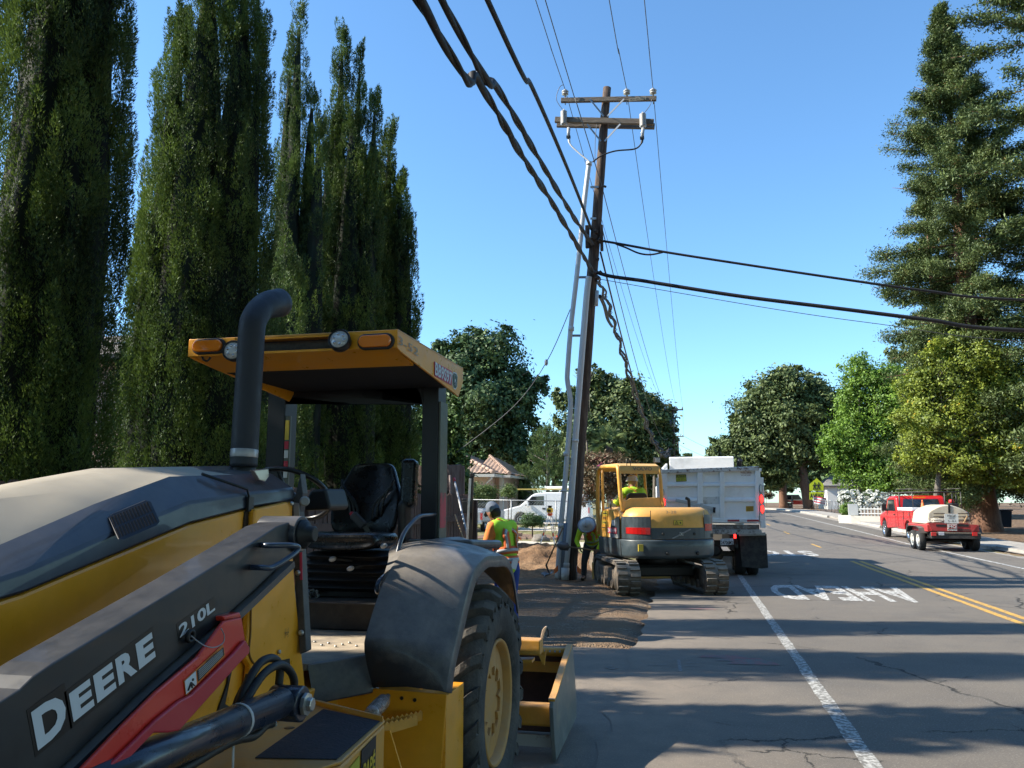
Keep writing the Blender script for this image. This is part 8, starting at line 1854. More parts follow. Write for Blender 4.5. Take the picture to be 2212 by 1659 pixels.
def chassis():
    MB().span((-2.35, 1.0, .55), (-1.68, 5.2, .95)).build('chassis', dy, TR, bevel=.01)
    MB().span((-2.6, 4.5, .5), (-1.45, 4.9, .8)).build('rear_axle', dy, TR, bevel=.02)
    for x, s_ in ((-1.45, 1), (-2.55, -1)): wheel(TR, (x, 1.5, .40), .40, .28, (s_, 0, 0), dy, 'front_wheel')
    MB().span((-2.5, 1.42, .32), (-1.5, 1.58, .46)).build('front_axle', dy, TR)
    # side tank with the tread plate, and the panel behind it
    top = [at(473, 1636, z=.95), at(662, 1517, z=.95), at(832, 1556, z=.95), at(737, 1644, z=.95)]
    top[0] = Vector((-1.50, 2.30, .95)); top = [Vector((-1.56, 2.36, .95)), Vector((-1.56, 3.24, .95)), top[2], top[3], Vector((-1.20, 2.40, .95))]
    tk = MB().prism([p - Vector((0, 0, .012)) for p in top], (0, 0, -.42)).build('side_tank', dyd, TR, bevel=.012)
    MB().prism(top, (0, 0, -.010)).build('tank_lid', dyd, tk, bevel=.004)
    tp = MB().prism([at(u, v, z=.9515) for u, v in ((551, 1638), (698, 1533), (820, 1559), (727, 1641))], (0, 0, .003)).build('anti_slip_pad', mat('grip_pad', (.020, .024, .034), .75, vs=9, var=.3, c2=(.07, .07, .07), mixlo=.62, mixhi=.75, bump=.3, bs=90), tk)
    for (u, v, r_) in ((556, 1556, .018), (548, 1571, .016), (625, 1572, .02), (642, 1551, .016), (647, 1558, .015)): MB().lathe(at(u, v, z=.951), [(r_, 0), (r_ * .7, .0012), (0, .0015)], seg=12).build('oil_spot', mat('oil_stain', (.10, .06, .03), .4), tk)
    for (u, v) in ((632, 1546), (592, 1568)): MB().lathe(at(u, v, z=.951), [(.012, 0), (.012, .012), (.006, .016)], seg=6, smooth=False).build('bolt', steel, tk)
    n_ = (top[2] - top[3]).normalized(); out = Vector((n_.y, -n_.x, 0)); f = lambda t, z: top[3].lerp(top[2], t) + Vector((0, 0, z)) + out * .003
    MB().prism([f(.02, -.05), f(.36, -.035), f(.36, -.40), f(.02, -.40)], out * .002).build('lime_decal', mat('decal_lime', (.45, .42, .03), .4), tk); MB().prism([f(.40, -.025), f(.74, -.02), f(.74, -.40), f(.40, -.40)], out * .002).build('dealer_decal', bk, tk)
    lettering('dealer_lettering', 'PAPÉ', mat('decal_yellow', (.60, .42, .02), .4), tk, f(.57, -.095) + out * .003, n_, (0, 0, 1), .07, .135, .03)
    MB().prism([at(u, v, y=y) for u, v, y in ((666, 1510, 3.2), (690, 1514, 3.19), (826, 1548, 3.02), (827, 1562, 3.02), (822, 1560, 3.02), (668, 1520, 3.2))], (0, .008, 0)).build('tank_edge_plate', dyd, TR)
    pn = ply(lambda x, y: (x, y), [(690, 1516), (790, 1500), (808, 1487), (965, 1500), (952, 1680), (820, 1700), (760, 1600)], 3.74, .012, 'fender_support', dy)
    for u, v in ((830, 1505), (868, 1508), (896, 1512)): MB().lathe(at(u, v, y=3.738), [(.009, 0), (.009, .003)], (0, -1, 0), 12).build('bolt_hole', bk, pn)
    MB().span((-1.52, 3.75, .40), (-1.14, 4.05, .88)).build('fender_bracket', dy, TR)
    st = MB(); a, b_ = at(815, 1572, y=3.45), at(908, 1550, y=3.66)
    for k in range(2):
        P = []; n = 18; o_ = Vector((-.015, .07 * k, .004 * k)); 
        for i in range(n + 1): p = a.lerp(b_, i / n) + o_; P.append(p + Vector((0, 0, .012 if i % 2 else 0)))
        st.prism(P + [b_ + o_ - Vector((0, 0, .035)), a + o_ - Vector((0, 0, .045))], (0, .006, 0))
    st.build('serrated_step', dyd, TR)
    MB().prism([at(u, v, y=3.5) for u, v in ((828, 1580), (842, 1578), (868, 1665), (828, 1680))], (0, .01, 0)).build('step_bracket', dy, TR)
chassis()
def loader_arm():
    X = -1.33; up_e = [(0, 1390), (100, 1278), (165, 1215), (260, 1150), (600, 946), (930, 748), (1200, 580), (1340, 490), (1400, 470)]
    lo_e = [(1440, 585), (1425, 615), (1320, 715), (1200, 830), (1060, 955), (700, 1270), (400, 1560), (290, 1665), (200, 1760), (0, 1900)]
    for xx, nm in ((X, 'loader_arm'), (-2.55, 'loader_arm')):
        P = [A(z1, p, x=X) for p in up_e] + [A(z1, p, x=X) for p in lo_e]
        P = [Vector((xx, p.y, p.z)) for p in P]; first = P[0]; last = P[-1]
        P = [Vector((xx, .55, .95)), Vector((xx, .75, 1.15)), Vector((xx, 1.1, 1.31))] + P[1:-1] + [Vector((xx, 1.15, .93)), Vector((xx, .8, .6)), Vector((xx, .6, .6))]
        a = MB().prism(P, (-.115, 0, 0)).build(nm, armb, TR, bevel=.004)
        if nm == 'loader_arm' and xx == X: arm = a
    # blue-black flange along the lower edge, boss at the pivot
    f = MB(); E = [A(z1, p, x=X + .001) for p in ((1400, 655), (1200, 842), (1060, 968), (700, 1285), (400, 1575), (290, 1680))]
    for p, q in zip(E, E[1:]): f.bar(p + Vector((-.055, 0, -.012)), q + Vector((-.055, 0, -.012)), .15, .022)
    f.build('arm_flange', blk, arm)
    c = A(z1, (1437, 528), x=X); MB().lathe(c - Vector((.13, 0, 0)), [(.062, 0), (.062, .15)], (1, 0, 0), 32).build('pivot_boss', blk, arm, bevel=.004)
    pn = MB().lathe(c + Vector((.015, 0, 0)), [(.050, 0), (.050, .016), (.042, .018), (.042, .024), (.028, .024), (.028, .05), (.022, .054)], (1, 0, 0), 28).build('pivot_pin', dkm, arm); MB().lathe(c + Vector((.066, 0, 0)), [(.020, 0), (.012, .002)], (1, 0, 0), 16).build('pin_face', mat('worn_pin', (.42, .34, .26), .5, .3), pn)
    # writing: a larger first letter, then the rest
    b0, b1 = A(z1, (180, 1575), x=X), A(z1, (750, 1120), x=X); d = (b1 - b0); d.x = 0; L_ = d.length; d.normalize(); n = Vector((0, -d.z, d.y)); mk = lambda s_, h_: b0 + d * s_ + n * h_
    hb, hs = .086, .067
    def word(t, s0, s1, h_, m, bold, off, grow=0): lettering('arm_lettering', t, m, arm, mk((s0 + s1) / 2, h_ / 2), d, n, h_ + grow, s1 - s0 + grow, bold, off=off)
    edge = mat('decal_black', (.006, .006, .007), .35)
    for s0, s1, h_ in ((-.008, .25 * L_, hb), (.235 * L_, L_ + .008, hs)): MB().prism([mk(s0, -.010), mk(s1, -.010), mk(s1, h_ + .010), mk(s0, h_ + .010)], (.0008, 0, 0)).build('decal_field', edge, arm)
    word('D', 0, .225 * L_, hb, whl, .05, .002); word('E', .262 * L_, .43 * L_, hs, whl, .05, .002); word('E', .455 * L_, .62 * L_, hs, whl, .05, .002); word('R', .645 * L_, .815 * L_, hs, whl, .05, .002); word('E', .835 * L_, L_, hs, whl, .05, .002)
    q0, q1 = A(z1, (868, 1030), x=X), A(z1, (1038, 895), x=X); d2 = (q1 - q0); L2 = d2.length; d2.normalize(); n2 = Vector((0, -d2.z, d2.y))
    MB().prism([q0 - d2 * .006 - n2 * .005, q1 + d2 * .004 - n2 * .005, q1 + d2 * .004 + n2 * .038, q0 - d2 * .006 + n2 * .042], (.0008, 0, 0)).build('decal_field', edge, arm)
    lettering('arm_lettering', '210L', whl, arm, q0 + d2 * L2 / 2 + n2 * .017, d2, n2, .034, L2, .03, off=.002)
    # bent handle
    MB().tube(catmull([A(z1, p, x=X + k) for p, k in (((1268, 580), 0), ((1300, 583), .035), ((1400, 582), .075), ((1438, 588), .08), ((1440, 605), .08), ((1400, 640), .075), ((1320, 688), .06), ((1270, 690), .045), ((1215, 688), .0))], 5), .009, 10).build('arm_handle', mat('rail_navy', (.03, .045, .075), .3, coat=.5), arm)
    # red lift strut stowed under the arm, with its warning label
    XR2 = X + .045; rd = mat('strut_red', (.66, .035, .018), .32, var=.06, vs=3, coat=.4); rd2 = mat('strut_red_edge', (.48, .02, .035), .4, coat=.2)
    s_ = plx(z1, [(395, 1665), (600, 1450), (760, 1290), (960, 1120), (1085, 950), (1170, 930), (1188, 1040), (1130, 1105), (930, 1300), (870, 1330), (760, 1420), (520, 1665)], XR2, .012, 'lift_lock_strut', rd)
    plx(z1, [(1188, 1040), (1210, 1075), (1208, 1105), (1172, 1140), (870, 1478), (820, 1488), (745, 1490), (640, 1600), (590, 1665), (515, 1665), (760, 1425), (870, 1335), (930, 1303), (1130, 1108)], XR2 + .014, .012, 'strut_flange', rd2, parent=s_)
    plx(z1, [(1085, 950), (1170, 930), (1160, 905), (1080, 925)], XR2 - .02, .05, 'strut_cap', rd, parent=s_)
    og = mat('label_orange', (.62, .17, .01), .45); lb = plx(z1, [(890, 1238), (1080, 1060), (1090, 1118), (900, 1310)], XR2 + .003, .002, 'warning_label', og, parent=s_)
    plx(z1, [(895, 1240), (948, 1190), (953, 1255), (902, 1303)], XR2 + .005, .002, 'label_picture', whl, parent=s_); plx(z1, [(955, 1188), (1082, 1075), (1086, 1112), (960, 1242)], XR2 + .005, .002, 'label_text_field', bk, parent=s_)
    pd = A(z1, (1082, 1060), x=XR2) - A(z1, (890, 1238), x=XR2); pd.normalize(); pu = Vector((0, -pd.z, pd.y))
    lettering('label_lettering', 'WARNING', bk, s_, A(z1, (1015, 1124), x=XR2), pd, pu, .009, .052, .01, off=.006)
    tl = MB()
    for i in range(5): t0, t1 = .06 + .18 * i, .14 + .18 * i; a_, b_ = (955, 1188), (960, 1242); c_, e_ = (1082, 1075), (1086, 1112); g = lambda p, q, t: (p[0] + (q[0] - p[0]) * t, p[1] + (q[1] - p[1]) * t); tl.prism([A(z1, g(g(a_, b_, t0), g(c_, e_, t0), .05), x=XR2 + .006), A(z1, g(g(a_, b_, t0), g(c_, e_, t0), .95), x=XR2 + .006), A(z1, g(g(a_, b_, t1), g(c_, e_, t1), .95), x=XR2 + .006), A(z1, g(g(a_, b_, t1), g(c_, e_, t1), .05), x=XR2 + .006)], (-.001, 0, 0))
    tl.build('label_text', mat('label_print', (.35, .35, .34), .5), s_)
    pg = MB(); pg.bar(A(z1, (910, 1285), x=XR2 + .007), A(z1, (925, 1245), x=XR2 + .007), .002, .005, up=(1, 0, 0)); pg.bar(A(z1, (925, 1245), x=XR2 + .007), A(z1, (942, 1262), x=XR2 + .007), .002, .004, up=(1, 0, 0)); pg.bar(A(z1, (925, 1245), x=XR2 + .007), A(z1, (930, 1272), x=XR2 + .007), .002, .004, up=(1, 0, 0)); pg.lathe(A(z1, (932, 1232), x=XR2 + .005), [(.0035, 0), (.0035, .002)], (1, 0, 0), 10); pg.build('figure_symbol', bk, s_)
    MB().tube(catmull([A(z1, p, x=XR2 + .03) for p in ((925, 1020), (960, 1050), (1000, 1072), (1040, 1075), (1078, 1055), (1085, 1020), (1070, 985))], 5), .0016, 5).build('lanyard', galv, s_)
    MB().lathe(A(z1, (920, 1022), x=X + .012), [(.010, -.004), (.018, -.004), (.018, .006), (.010, .006)], (1, 0, 0), 20, closed=True).build('retaining_ring', dkm, s_)
    # lift cylinder
    cl = MB(); a, b_ = A(zb5, (-300, 1100), x=X + .03), A(zb5, (940, 575), x=X + .03); cl.tube([a + Vector((0, -.25, .0)), a, b_], .047, 28); co = cl.build('lift_cylinder', mat('cylinder_blueblack', (.016, .022, .038), .3, var=.15, vs=4, coat=.3), TR)
    pc = A(zb5, (1010, 582), x=X + .03); MB().lathe(pc - Vector((.06, 0, 0)), [(.056, 0), (.056, .11)], (1, 0, 0), 28).build('cylinder_eye', mat('cylinder_blueblack', (.02, .02, .03)), co, bevel=.006); MB().lathe(pc + Vector((.055, 0, 0)), [(.036, 0), (.036, .012), (.022, .014), (.022, .028), (.018, .03)], (1, 0, 0), 8, False).build('eye_bolt', steel, co)
    q = a.lerp(b_, .62); d = (b_ - a).normalized(); MB().tube([q, q + d * .012], .0485, 24).build('cable_tie', mat('tie_white', (.50, .50, .50), .5), co)
    MB().tube([q - Vector((.01, .0, .045)), q - Vector((-.005, .02, .13))], .004, 6).build('tie_tail', mat('tie_white', (.5, .5, .5)), co)
    MB().tube(catmull([A(zb5, p, x=X + .02) for p in ((-100, 1250), (150, 1120), (420, 960), (560, 900), (700, 870), (800, 780), (860, 760))], 5), .014, 10).build('lower_hose', mat('hose_black', (.014, .014, .015), .55), co)
    hm = mat('hose_black', (.014, .014, .015), .55)
    for P, k in (((( 560, 620), (600, 500), (680, 330), (760, 220), (850, 182), (910, 215), (930, 290), (915, 450)), 0), (((600, 610), (680, 470), (770, 340), (860, 265), (950, 245), (1020, 300), (1055, 390), (1050, 520)), .02), (((545, 600), (575, 520), (640, 400), (660, 330)), -.02)): MB().tube(catmull([A(zb5, p, x=X - .03 + k) for p in P], 6), .0135, 12).build('hydraulic_hose', hm, TR)
loader_arm()
def box_blade():
    X = -.95; o = TR
    gl = mat('blade_steel', (.20, .21, .20), .45, .3, var=.15, vs=3, c2=(.34, .30, .22), mixlo=.55, mixhi=.7); rs = mat('blade_rust', (.11, .055, .035), .8, var=.3, vs=4, c2=(.05, .035, .03))
    P = [(842, 440), (825, 445), (765, 635), (700, 860), (680, 925), (655, 985), (648, 1070), (665, 1400), (680, 1590), (880, 1160), (880, 1000), (862, 700)]
    pp = [A(z6, p, x=X) for p in P]
    for p in pp: p.z = max(p.z, .012)
    sp = MB().prism(pp, (-.028, 0, 0)).build('blade_side_plate', gl, o, bevel=.004); MB().prism([p + Vector((-2.10, 0, 0)) for p in pp], (-.028, 0, 0)).build('blade_side_plate', dyd, o, bevel=.004)
    e = MB(); E = [A(z6, p, x=X) for p in ((828, 445), (768, 635), (684, 915), (655, 990))]
    for a, b_ in zip(E, E[1:]): e.bar(a + Vector((-.014, -.008, 0)), b_ + Vector((-.014, -.008, 0)), .045, .016)
    e.build('plate_edge', dyd, sp)
    x0, x1 = X - 2.09, X - .03; yb = 6.50
    mb = MB(); rg = []
    for z, y in ((.60, yb), (.46, yb + .05), (.30, yb + .08), (.15, yb + .02), (.03, yb - .12)): rg.append([Vector((x0, y, z)), Vector((x1, y, z))])
    mb.loft(rg, False, True, False); mb.build('moldboard', rs, o, solid=.015)
    MB().tube([(x0, yb - .01, .605), (x1, yb - .01, .605)], .035, 10).build('top_tube', dyd, o); MB().span((x0, yb + .02, .44), (x1, yb + .04, .60)).build('upper_panel', dyd, o)
    MB().span((x0, 5.86, .20), (x1, 5.98, .345)).build('front_beam', dyd, o, bevel=.02, seg=3); MB().span((x0, 5.88, .06), (x1, 5.90, .14)).build('cutting_edge', mat('edge_pale', (.42, .40, .36), .6, vs=8, c2=(.2, .14, .1), mixlo=.55, mixhi=.65), o)
    # hitch beam, lower arms and hook
    MB().span((-1.9, 5.45, .765), (-1.005, 5.57, .862)).build('hitch_beam', dyd, o, bevel=.008); MB().prism([A(z6, p, y=5.46) for p in ((505, 545), (545, 545), (580, 480), (565, 640), (545, 640))], (0, .012, 0)).build('hitch_gusset', dyd, o)
    MB().prism([(-1.9, 5.45, .70), (-1.06, 5.45, .735), (-1.06, 5.45, .715), (-1.9, 5.45, .655)], (0, .10, 0)).build('hitch_plate', dyd, o)
    for x in (-1.45, -2.55): MB().bar((x, 4.9, .62), (x, 5.9, .42), .04, .07).build('hitch_link', dyd, o)
    for x in (-1.9, -2.1): MB().bar((x, 5.5, .8), (x, 6.5, .62), .02, .09).build('mast_brace', dyd, o)
    hk = [A(z6, p, y=5.50) for p in ((524, 385), (527, 350), (540, 298), (560, 268), (582, 262), (585, 275), (575, 300), (562, 340), (548, 388))]
    MB().prism(hk, (0, .03, 0)).build('hook', mat('hook_pale', (.48, .36, .26), .6), o, bevel=.004); MB().prism([A(z6, p, y=5.51) for p in ((582, 262), (603, 300), (606, 360), (583, 365), (598, 340), (592, 300), (580, 280))], (0, .02, 0)).build('hook_tip', dkm, o)
    lettering('beam_decal', '|||||||', mat('decal_grey', (.3, .3, .3)), o, (-1.15, yb - .045, .615), (1, 0, 0), (0, .5, 1), .015, .25)
box_blade()
def bottle():
    a, b_ = at(800, 1544, z=.90), at(836, 1507, y=3.55); o = empty('plastic_bottle', a, 'crumpled clear plastic bottle lying against the loader\'s yellow step plate', 'bottle')
    m = mat('clear_plastic', (.48, .43, .40), .12, var=.1, vs=30, coat=.8, bump=.5, bs=60); m.node_tree.nodes['Principled BSDF'].inputs['Transmission Weight'].default_value = .55
    d = (b_ - a).normalized(); L_ = (b_ - a).length; MB().lathe(a, [(.012, 0), (.03, .006), (.033, .03), (.030, .05), (.034, .07), (.030, .09), (.034, .11), (.033, L_ * .75), (.016, L_ * .95), (.014, L_ * 1.05)], d, 18).build('body', m, o)
bottle()
# ------------------------------------------------------------------ people
def blob(name, caps, m, parent, vox=.016, xf=None, sm=4):
    """one continuous surface grown from tapered limbs (p0, r0, p1, r1[, flatten])"""
    b = MB()
    for c in caps:
        p, r0, q, r1 = Vector(c[0]), c[1], Vector(c[2]), c[3]; d = (q - p); L_ = d.length; d = d.normalized() if L_ > 1e-5 else Vector((0, 0, 1))
        P, Rr = [], []
        for a in (-80, -55, -30): P.append(p + d * r0 * math.sin(R(a))); Rr.append(r0 * math.cos(R(a)))
        P.append(p); Rr.append(r0); P.append(q + d * 1e-4); Rr.append(r1)
        for a in (30, 55, 80): P.append(q + d * r1 * math.sin(R(a))); Rr.append(r1 * math.cos(R(a)))
        k = len(b.v); b.tube(P, Rr, 14)
        if len(c) > 4:
            ax, s_ = c[4]; ax = Vector(ax).normalized()
            for i in range(k, len(b.v)):
                v = Vector(b.v[i]); t = max(0, min(1, (v - p).dot(d) / max(L_, 1e-5))); ce = p + d * (t * L_); o_ = v - ce; b.v[i] = tuple(v - ax * o_.dot(ax) * (1 - s_))
    o = b.build(name, m, None, xf=xf)
    md = o.modifiers.new('r', 'REMESH'); md.mode = 'VOXEL'; md.voxel_size = vox; ms = o.modifiers.new('s', 'SMOOTH'); ms.iterations = sm; ms.factor = .5
    dg = bpy.context.evaluated_depsgraph_get(); me = bpy.data.meshes.new_from_object(o.evaluated_get(dg)); o.modifiers.clear(); o.data = me
    me.polygons.foreach_set('use_smooth', [True] * len(me.polygons)); par(o, parent); return o
skin = mat('skin', (.30, .15, .10), .55, var=.08, vs=8); neon = mat('neon_vest', (.42, .75, .04), .75, var=.06, vs=12); shirt_o = mat('orange_shirt', (.75, .22, .05), .85, var=.08, vs=8, bump=.3, bs=20)
vest_o = mat('orange_mesh', (.70, .15, .04), .8, var=.1, vs=9); refl = mat('reflective_silver', (.42, .42, .44), .35, var=.06, vs=9); jean = mat('blue_work_trousers', (.02, .05, .26), .85, var=.15, vs=8, bump=.4, bs=18); greyp = mat('grey_trousers', (.055, .06, .07), .9, var=.2, vs=7, bump=.4, bs=18)
hardhat = mat('hard_hat_white', (.60, .61, .60), .35, coat=.3); boot = mat('boot', (.05, .035, .025), .7); hairm = mat('hair_dark', (.02, .015, .012), .8); navyc = mat('cap_navy', (.03, .04, .07), .8)
def hand(p, d, n):
    """palm and five bent fingers; d points along the hand, n out of the palm"""
    p, d, n = Vector(p), Vector(d).normalized(), Vector(n).normalized(); s_ = d.cross(n).normalized(); C_ = [(p, .022, p + d * .07, .026, (n, .6))]
    for i, (o_, l) in enumerate(((-.028, .055), (-.010, .065), (.009, .06), (.026, .048))): a = p + d * .075 + s_ * o_; q = a + d * l * .6 + n * l * .3; C_ += [(a, .009, q, .0085), (q, .0085, q + d * l * .15 + n * l * .5, .0075)]
    a = p + d * .02 - s_ * .03; C_ += [(a, .011, a - s_ * .022 + d * .03 + n * .015, .009), (a - s_ * .022 + d * .03 + n * .015, .009, a - s_ * .01 + d * .055 + n * .03, .008)]
    return C_
def head(c, f, up_):
    """skull, jaw, nose, ears about centre c, facing f"""
    c, f, up_ = Vector(c), Vector(f).normalized(), Vector(up_).normalized(); s_ = f.cross(up_)
    return [(c + up_ * .03 - f * .01, .088, c + up_ * .03 + f * .015, .084), (c - up_ * .03 + f * .02, .072, c - up_ * .075 + f * .045, .042), (c + f * .095 + up_ * .01, .010, c + f * .108 - up_ * .018, .014), (c + s_ * .082, .018, c + s_ * .084 - up_ * .03, .012, (s_, .5)), (c - s_ * .082, .018, c - s_ * .084 - up_ * .03, .012, (s_, .5)), (c + f * .08 - up_ * .05 - s_ * .018, .009, c + f * .08 - up_ * .05 + s_ * .018, .009)]
def person(label, org, T, J, m, hat, vest=None):
    """J: joints in the person's own frame, x = left, y = backwards... forward is +y"""
    o = empty('person', org, label, 'person'); V3 = Vector
    h, c, n, hd = J['hip'], J['chest'], J['neck'], J['head']; f, up_ = J['face'], J['up']; cap = [(V3(h), .13, V3(c), .135, ((0, 1, 0), .78)), (V3(c), .13, V3(n), .06, ((0, 1, 0), .8)), (V3(n), .055, V3(hd), .055)] + head(hd, f, up_)
    sk = lambda s_: cap.extend([(J['sh' + s_], .058, J['el' + s_], .042), (J['el' + s_], .040, J['ha' + s_], .027)] + hand(J['ha' + s_], J['hd' + s_], J['hn' + s_]))
    for s_ in 'LR': sk(s_); cap.extend([(J['hp' + s_], .09, J['kn' + s_], .06), (J['kn' + s_], .058, J['an' + s_], .04), (J['an' + s_], .04, V3(J['an' + s_]) + V3(J.get('toe', (0, .17, -.04))), .038)])
    blob('body', cap, skin, o, .0125, T)
    tr = []
    for s_ in 'LR': tr += [(J['hp' + s_], .108, J['kn' + s_], .078), (J['kn' + s_], .076, V3(J['an' + s_]) + (V3(J['kn' + s_]) - V3(J['an' + s_])) * .12, .064)]
    tr += [(V3(h) - V3((.06, 0, 0)), .12, V3(h) + V3((.06, 0, .02)), .12)]
    tro = blob('trousers', tr, m['trousers'], o, .018, T)
    for s_ in 'LR': a = V3(J['an' + s_]); blob('boot', [(a + V3((0, -.02, .05)), .058, a + V3((0, -.01, -.02)), .055), (a + V3((0, -.03, -.035)), .048, a + V3((0, .17, -.05)), .045)], boot, o, .016, T)
    cv = V3(c); sh_ = [(V3(h) + V3((0, 0, .03)), .138, cv, .150, ((0, 1, 0), .82)), (V3(J['shL']), .075, V3(J['shR']), .075), (cv, .14, V3(n) - (V3(n) - cv) * .2, .08, ((0, 1, 0), .85))]
    for s_ in 'LR': a, e = V3(J['sh' + s_]), V3(J['el' + s_]); w = V3(J['ha' + s_]); sh_ += [(a, .078, a.lerp(e, m.get('sleeve', .6)), .066)] + ([(e, .058, e.lerp(w, .85), .045), (a, .078, e, .06)] if m.get('long') else [])
    blob('shirt', sh_, m['shirt'], o, .017, T)
    k = cv - V3(h); vs = [(V3(h) + V3((0, 0, .0)), .152, cv, .166, ((0, 1, 0), .85)), (cv, .155, V3(n) - (V3(n) - cv) * .25, .10, ((0, 1, 0), .9)), (V3(J['shL']).lerp(cv, .22) + V3((0, 0, .02)), .100, V3(J['shR']).lerp(cv, .22) + V3((0, 0, .02)), .100)]
    ve = blob('vest', vs, m['vest'], o, .017, T); ym = V3((0, 1, 0)); kd = k.normalized(); side = V3((1, 0, 0)); nb = kd.cross(side).normalized()
    def stripe(pts, w, mm, nm, push):
        b = MB(); P = [V3(p) for p in pts]; P = catmull(P, 4); L2 = []
        for i, p in enumerate(P):
            t = (P[min(i + 1, len(P) - 1)] - P[max(i - 1, 0)]).normalized(); ax = J['_ax'](p); nrm = (p - ax); nrm = (nrm - kd * nrm.dot(kd)).normalized(); ww = t.cross(nrm).normalized() * w / 2; L2.append([p - ww + nrm * push, p + ww + nrm * push])
        b.loft(L2, False, True, False); b.build(nm, mm, ve, solid=.003, xf=T)
    J['_ax'] = lambda p: V3(h) + kd * ((p - V3(h)).dot(kd))
    def ring(t, r_, w, mm, nm, push=.004):
        c_ = V3(h) + k * t; stripe([c_ + side * math.cos(a) * r_ + nb * math.sin(a) * r_ * .87 for a in [i * math.pi / 8 for i in range(17)]], w, mm, nm, push)
    if m.get('bands'):
        for t, r_ in ((.12, .156), (.45, .160)): ring(t, r_, .10, m['trim'], 'trim_band', .012); ring(t, r_, .042, refl, 'reflective_band', .017)
        for sx in (-.085, .085):
            for bs in (1, -1): P = [V3(h) + k * t + side * sx + nb * bs * (.87 * .160 * (1 - (sx / .17) ** 2) ** .5 + .004) for t in (.5, .8, 1.05)] + [V3(J['shL' if sx > 0 else 'shR']).lerp(V3(n), .38) + V3((0, 0, .045)) + nb * bs * .03]; stripe(P, .095, m['trim'], 'trim_band', .013); stripe(P, .034, refl, 'reflective_band', .018)
    hc, u_, f_ = V3(hd), V3(up_).normalized(), V3(f).normalized(); q = hc + u_ * .05
    if hat == 'cap':
        blob('cap', [(q - f_ * .01, .098, q + u_ * .03, .092)], m['hat'], o, .012, T); b = MB(); s3 = f_.cross(u_); b.prism([q + f_ * .06 + s3 * .075, q + f_ * .13 + s3 * .06 - u_ * .02, q + f_ * .175 - u_ * .035, q + f_ * .13 - s3 * .06 - u_ * .02, q + f_ * .06 - s3 * .075], u_ * .008); b.build('cap_brim', navyc, o, xf=T, bevel=.003)
        blob('hair', [(hc - f_ * .035 - u_ * .01, .082, hc - f_ * .03 - u_ * .045, .070)], hairm, o, .012, T)
    else:
        q = hc + u_ * .035; b = MB(); b.lathe(q, [(.10 if hat == 'full' else .112, 0), (.175 if hat == 'full' else .13, -.012), (.178 if hat == 'full' else .132, -.004), (.118, .012), (.112, .05), (.092, .09), (.055, .115), (0, .124)], u_, 28); ho = b.build('hard_hat', m['hat'], o, xf=T)
        r_ = MB(); r_.tube(catmull([q + f_ * .10 + u_ * .055, q + f_ * .05 + u_ * .115, q + u_ * .130, q - f_ * .05 + u_ * .115, q - f_ * .10 + u_ * .055], 4), .011, 6); r_.build('hat_ridge', m['hat'], ho, xf=T); MB().lathe(q + u_ * .05 + f_ * .098, [(.022, 0), (.022, .012)], f_, 12).build('hat_badge', navyc, ho, xf=T)
        if hat == 'full': MB().lathe(q, [(.178, -.012), (.21, -.022), (.212, -.016), (.178, -.004)], u_, 28, closed=True).build('sun_brim', mat('brim_grey', (.25, .28, .31), .7), ho, xf=T)
    return o, tro
w1 = Vector((-2.39, 10.6, 0)); T1 = Matrix.Translation(w1) @ Matrix.Rotation(R(58), 4, 'Z')          # +y turned towards the left of the photo
W1, tr1 = person('man in neon vest and orange shirt, grey cap bowed, working beside the picket fence', w1, T1, dict(hip=(0, 0, .96), chest=(0, .07, 1.34), neck=(0, .17, 1.53), head=(0, .27, 1.635), face=(0, .86, -.42), up=(0, .42, .88), shL=(-.185, .10, 1.46), shR=(.185, .10, 1.46), elL=(-.24, .17, 1.20), elR=(.25, .10, 1.20), haL=(-.17, .40, 1.10), haR=(.22, .20, .99), hdL=(.1, 1, -.3), hdR=(.0, .3, -1), hnL=(.3, 0, -1), hnR=(-1, 0, 0), hpL=(-.09, 0, .90), hpR=(.09, 0, .90), knL=(-.10, .05, .50), knR=(.10, .03, .50), anL=(-.11, 0, .09), anR=(.12, -.02, .09)), dict(trousers=jean, shirt=shirt_o, vest=neon, trim=vest_o, bands=1, hat=mat('cap_grey', (.13, .16, .21), .85, var=.1, vs=20), sleeve=.72), 'cap')
lettering('back_lettering', 'DOWN HOLE', mat('letter_dark', (.05, .05, .06)), W1, T1 @ Vector((.03, -.118, 1.42)), T1.to_3x3() @ Vector((1, .0, 0)), T1.to_3x3() @ Vector((0, .18, 1)), .03, .15, off=.016)
ob = MB(); ob.box((-.10, .0, 1.02), (.05, .06, .10)); ob.build('pouch', mat('pouch_red', (.45, .03, .05), .7), tr1, xf=T1 @ Matrix.Translation((-.04, -.03, -.03)), bevel=.01)
MB().box((-.02, -.145, .97), (.10, .015, .12), rot=(.1, .3, 0)).build('folded_paper', mat('paper_white', (.6, .62, .66), .8), tr1, xf=T1)
MB().tube([(-.13, -.09, 1.0), (-.17, -.13, .66)], .022, 8).build('hammer_handle', mat('handle_maroon', (.13, .03, .02), .6), tr1, xf=T1)
w2 = Vector((-2.22, 18.6, 0)); T2 = Matrix.Translation(w2) @ Matrix.Rotation(R(174), 4, 'Z')
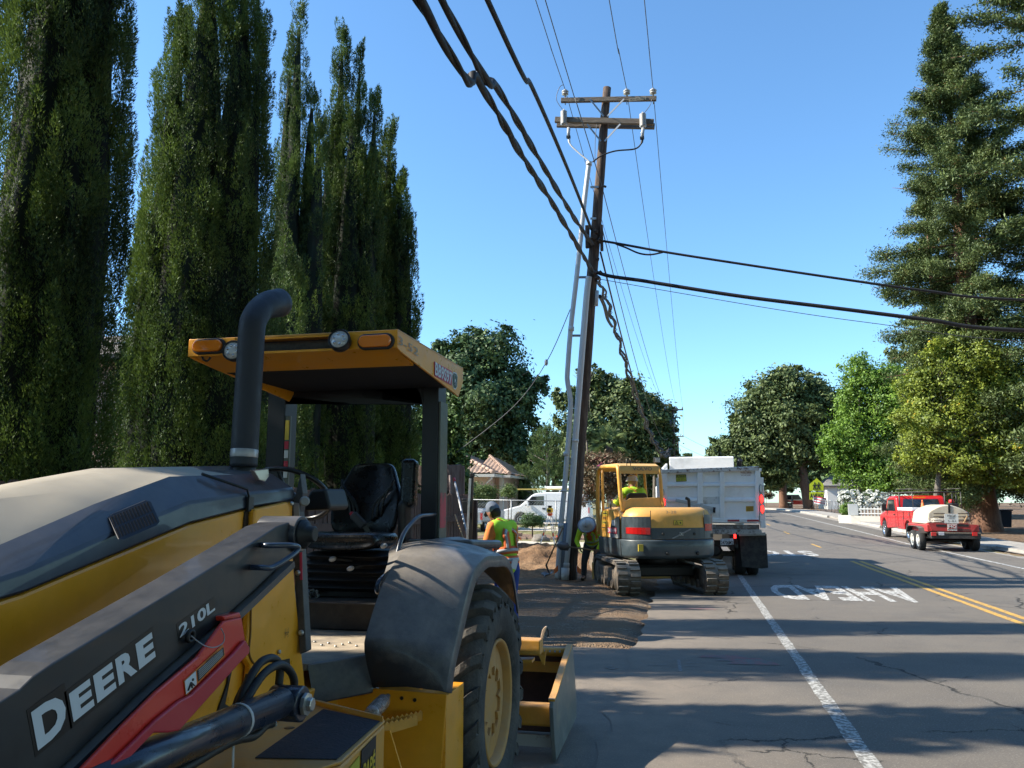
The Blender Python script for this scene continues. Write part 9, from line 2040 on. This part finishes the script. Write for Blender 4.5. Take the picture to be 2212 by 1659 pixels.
W2, _t = person('bent worker in orange and yellow vest with a wide-brimmed hard hat, shovelling beside the pole', w2, T2, dict(hip=(0, -.16, .84), chest=(0, .10, 1.13), neck=(0, .27, 1.22), head=(0, .41, 1.27), face=(0, .55, -.83), up=(0, .83, .55), shL=(-.20, .17, 1.17), shR=(.20, .17, 1.17), elL=(-.30, .22, .92), elR=(.30, .18, .90), haL=(-.22, .34, .72), haR=(.20, .32, .76), hdL=(.3, .5, -.6), hdR=(-.3, .5, -.6), hnL=(1, .2, 0), hnR=(-1, .2, 0), hpL=(-.11, -.14, .80), hpR=(.11, -.14, .80), knL=(-.15, .02, .44), knR=(.17, .0, .44), anL=(-.16, -.07, .10), anR=(.20, -.08, .10)), dict(trousers=greyp, shirt=mat('yellow_shirt', (.60, .80, .03), .85), vest=vest_o, trim=neon, bands=1, hat=hardhat, long=1), 'full')
sv = empty('shovel', w2 + Vector((0, -.35, .7)), 'shovel held across by the bent worker beside the pole', 'shovel'); a, b_ = T2 @ Vector((-.62, .34, .66)), T2 @ Vector((.42, .40, .78)); MB().tube([a, b_], .017, 8).build('handle', mat('ash_wood', (.28, .17, .09)), sv)
MB().lathe(b_, [(.03, 0), (.09, .03), (.10, .2), (.02, .3)], (b_ - a), 10).build('blade', mat('worn_steel', (.16, .15, .145)), sv)
T3 = EXU @ Matrix.Translation((-.52, -.02, 0)); w3 = T3 @ Vector((0, 0, 1.12))
person('excavator operator seen from behind in a neon vest and white hard hat', w3, T3, dict(hip=(0, -.12, 1.62), chest=(0, -.11, 1.88), neck=(0, -.08, 2.06), head=(0, -.05, 2.19), face=(-.1, 1, -.1), up=(0, .05, 1), shL=(-.20, -.10, 2.0), shR=(.20, -.10, 2.0), elL=(-.29, .0, 1.76), elR=(.30, .0, 1.76), haL=(-.30, .24, 1.80), haR=(.29, .22, 1.80), hdL=(0, .8, .4), hdR=(0, .8, .4), hnL=(0, 0, -1), hnR=(0, 0, -1), hpL=(-.10, -.05, 1.60), hpR=(.10, -.05, 1.60), knL=(-.13, .38, 1.58), knR=(.13, .38, 1.58), anL=(-.13, .50, 1.22), anR=(.13, .50, 1.22)), dict(trousers=greyp, shirt=mat('yellow_shirt', (.60, .80, .03)), vest=neon, trim=vest_o, bands=1, hat=hardhat, long=1), 'std')
bpy.context.view_layer.update()
